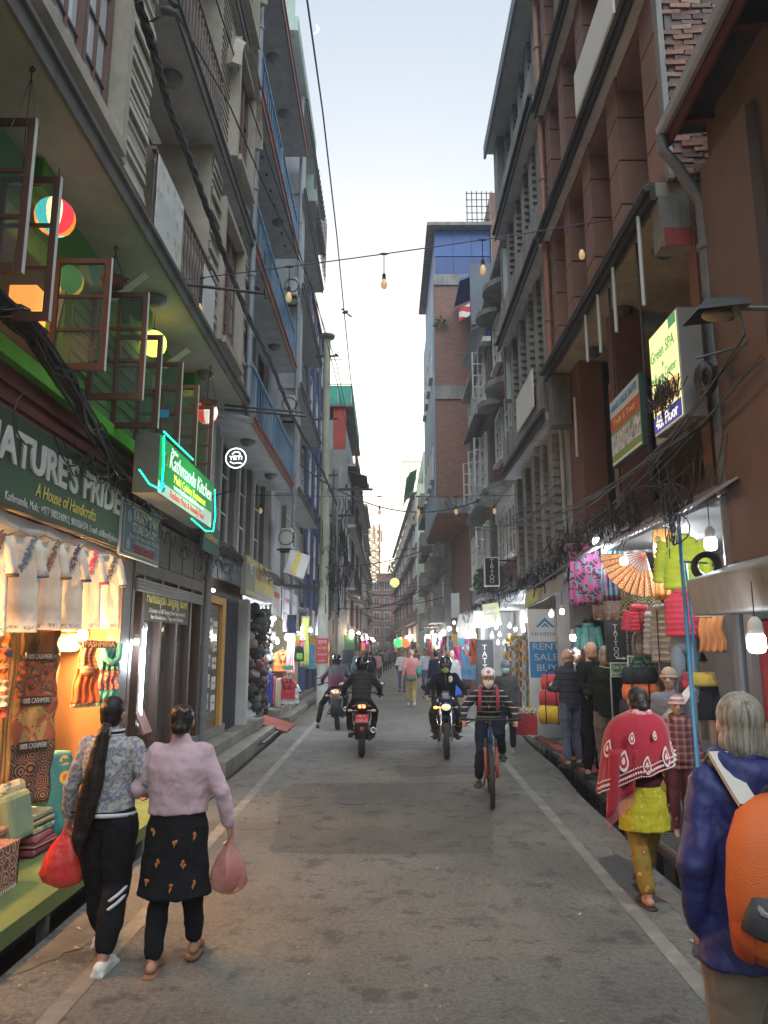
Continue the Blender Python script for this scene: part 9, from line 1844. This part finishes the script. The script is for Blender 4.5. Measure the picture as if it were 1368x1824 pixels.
by('grey haired person in dark green hooded sweatshirt with back turned',1090,1400,R(12),gz=.14,z0=.14,H=1.74,top=cloth('green_black_hoodie',(.012,.018,.014)),hem=.84,bottom=cloth('taupe_trouser',(.10,.085,.07)),shoes=BLACKR,skin=SKINL,hair='mid',hairm=HAIRG,vox=.011,J=dict(ARMF),toprx=1.1,extra=neck,girth=1.08)
by('dark haired customer mostly hidden behind the three shoppers',1036,1362,R(-160),gz=.14,z0=.14,H=1.72,top=NAVYC,hem=.86,bottom=BLACKC,shoes=BLACKR,vox=.018,faceon=True)
# mannequins
def mann(label, p, rz, H, top, cap, scarfm, legs=True):
    o = person(label,p,rz,None,H,top,.84,1.0,cloth('mann_wine',(.09,.015,.02)) if legs else None,.9,None,mat('mannequin_skin',(.38,.24,.16),rough=.35),'none',vox=.012,faceon=True); o.name = 'mannequin'; o['category'] = 'mannequin'; s = H/1.7
    g = MB(); g.ell((0,-.01*s,1.655*s),(.093*s,.11*s,.085*s)); g.torus((0,0,1.625*s),.09*s,.02*s,None,22,8); g.build('knit_cap',cap,o,False,True)
    if scarfm: g = MB(); g.torus((0,.0,1.47*s),.085*s,.035*s,rotm(R(-10),0,0),20,8); g.grid(lambda u,v: V3(((u-.5)*.16*s,.13*s,1.46*s-.55*s*v)),6,8,.02); g.build('scarf',scarfm,o,False,True)
    return o
KN = cloth_print('beige_knit','dots',[(.36,.27,.19),(.28,.2,.14)],40); p = at(1214,1475,7.3)
mann('child mannequin in knitted hat and maroon checked coat',(at(1216,1400,7.3).x,7.3,.12),R(165),1.28,cloth_print('maroon_check','plaid',[(.16,.04,.04),(.30,.18,.16),(.10,.02,.03)],16),cloth_print('pink_cream_knit','stripes',[(.5,.42,.36),(.4,.16,.18)],26),MATS['maroon_check'] if 'maroon_check' in MATS else None)
mann('adult mannequin in beige knitted hat and grey shawl',(at(1205,1400,7.9).x,7.9,.12),R(150),1.52,cloth('grey_knit_shawl',(.14,.16,.19)),KN,None)
t = mann('mannequin bust wearing a yellow bib with black cap',(at(1262,1400,7.9).x,7.9,.50),R(175),1.30,cloth('mann_black',(.03,.03,.035)),cloth('black_cap',(.02,.02,.02)),None,False)
g = MB(); g.torso([(0,0,.98,.175,.13),(0,0,1.02,.17,.125),(0,0,1.12,.14,.118)],18); g.build('yellow_bib',cloth('bib_yellow',(.55,.38,.06)),t,False,True)
# ================================================================= thin evening haze: a closed box round the street
g = MB(); g.box(-65,65,-24,255,-3.4,26.2)
hz = g.build('haze', None); hz['kind'] = 'stuff'
m = bpy.data.materials.new('haze'); m.use_nodes = True; t_ = m.node_tree; t_.nodes.clear(); o_ = t_.nodes.new('ShaderNodeOutputMaterial'); v_ = t_.nodes.new('ShaderNodeVolumePrincipled')
v_.inputs['Density'].default_value = .0019; v_.inputs['Color'].default_value = (.85,.9,1,1); v_.inputs['Anisotropy'].default_value = .3; t_.links.new(v_.outputs[0], o_.inputs['Volume']); hz.data.materials.append(m)
# ================================================================= finish: lettering to meshes
bpy.context.view_layer.update(); dg = bpy.context.evaluated_depsgraph_get()
for o in [o for o in bpy.data.objects if o.type == 'FONT']:
    me = bpy.data.meshes.new_from_object(o.evaluated_get(dg)); n = bpy.data.objects.new(o.name, me); C.objects.link(n)
    n.parent = o.parent; n.location = o.location; n.rotation_euler = o.rotation_euler; xs = [v.co.x for v in me.vertices]
    w_ = o.get('fit'); s_ = (w_/(max(xs)-min(xs)) if w_ and xs else 1.0)
    n.scale = (s_,1,1)
    nm = o.name; bpy.data.objects.remove(o); n.name = nm
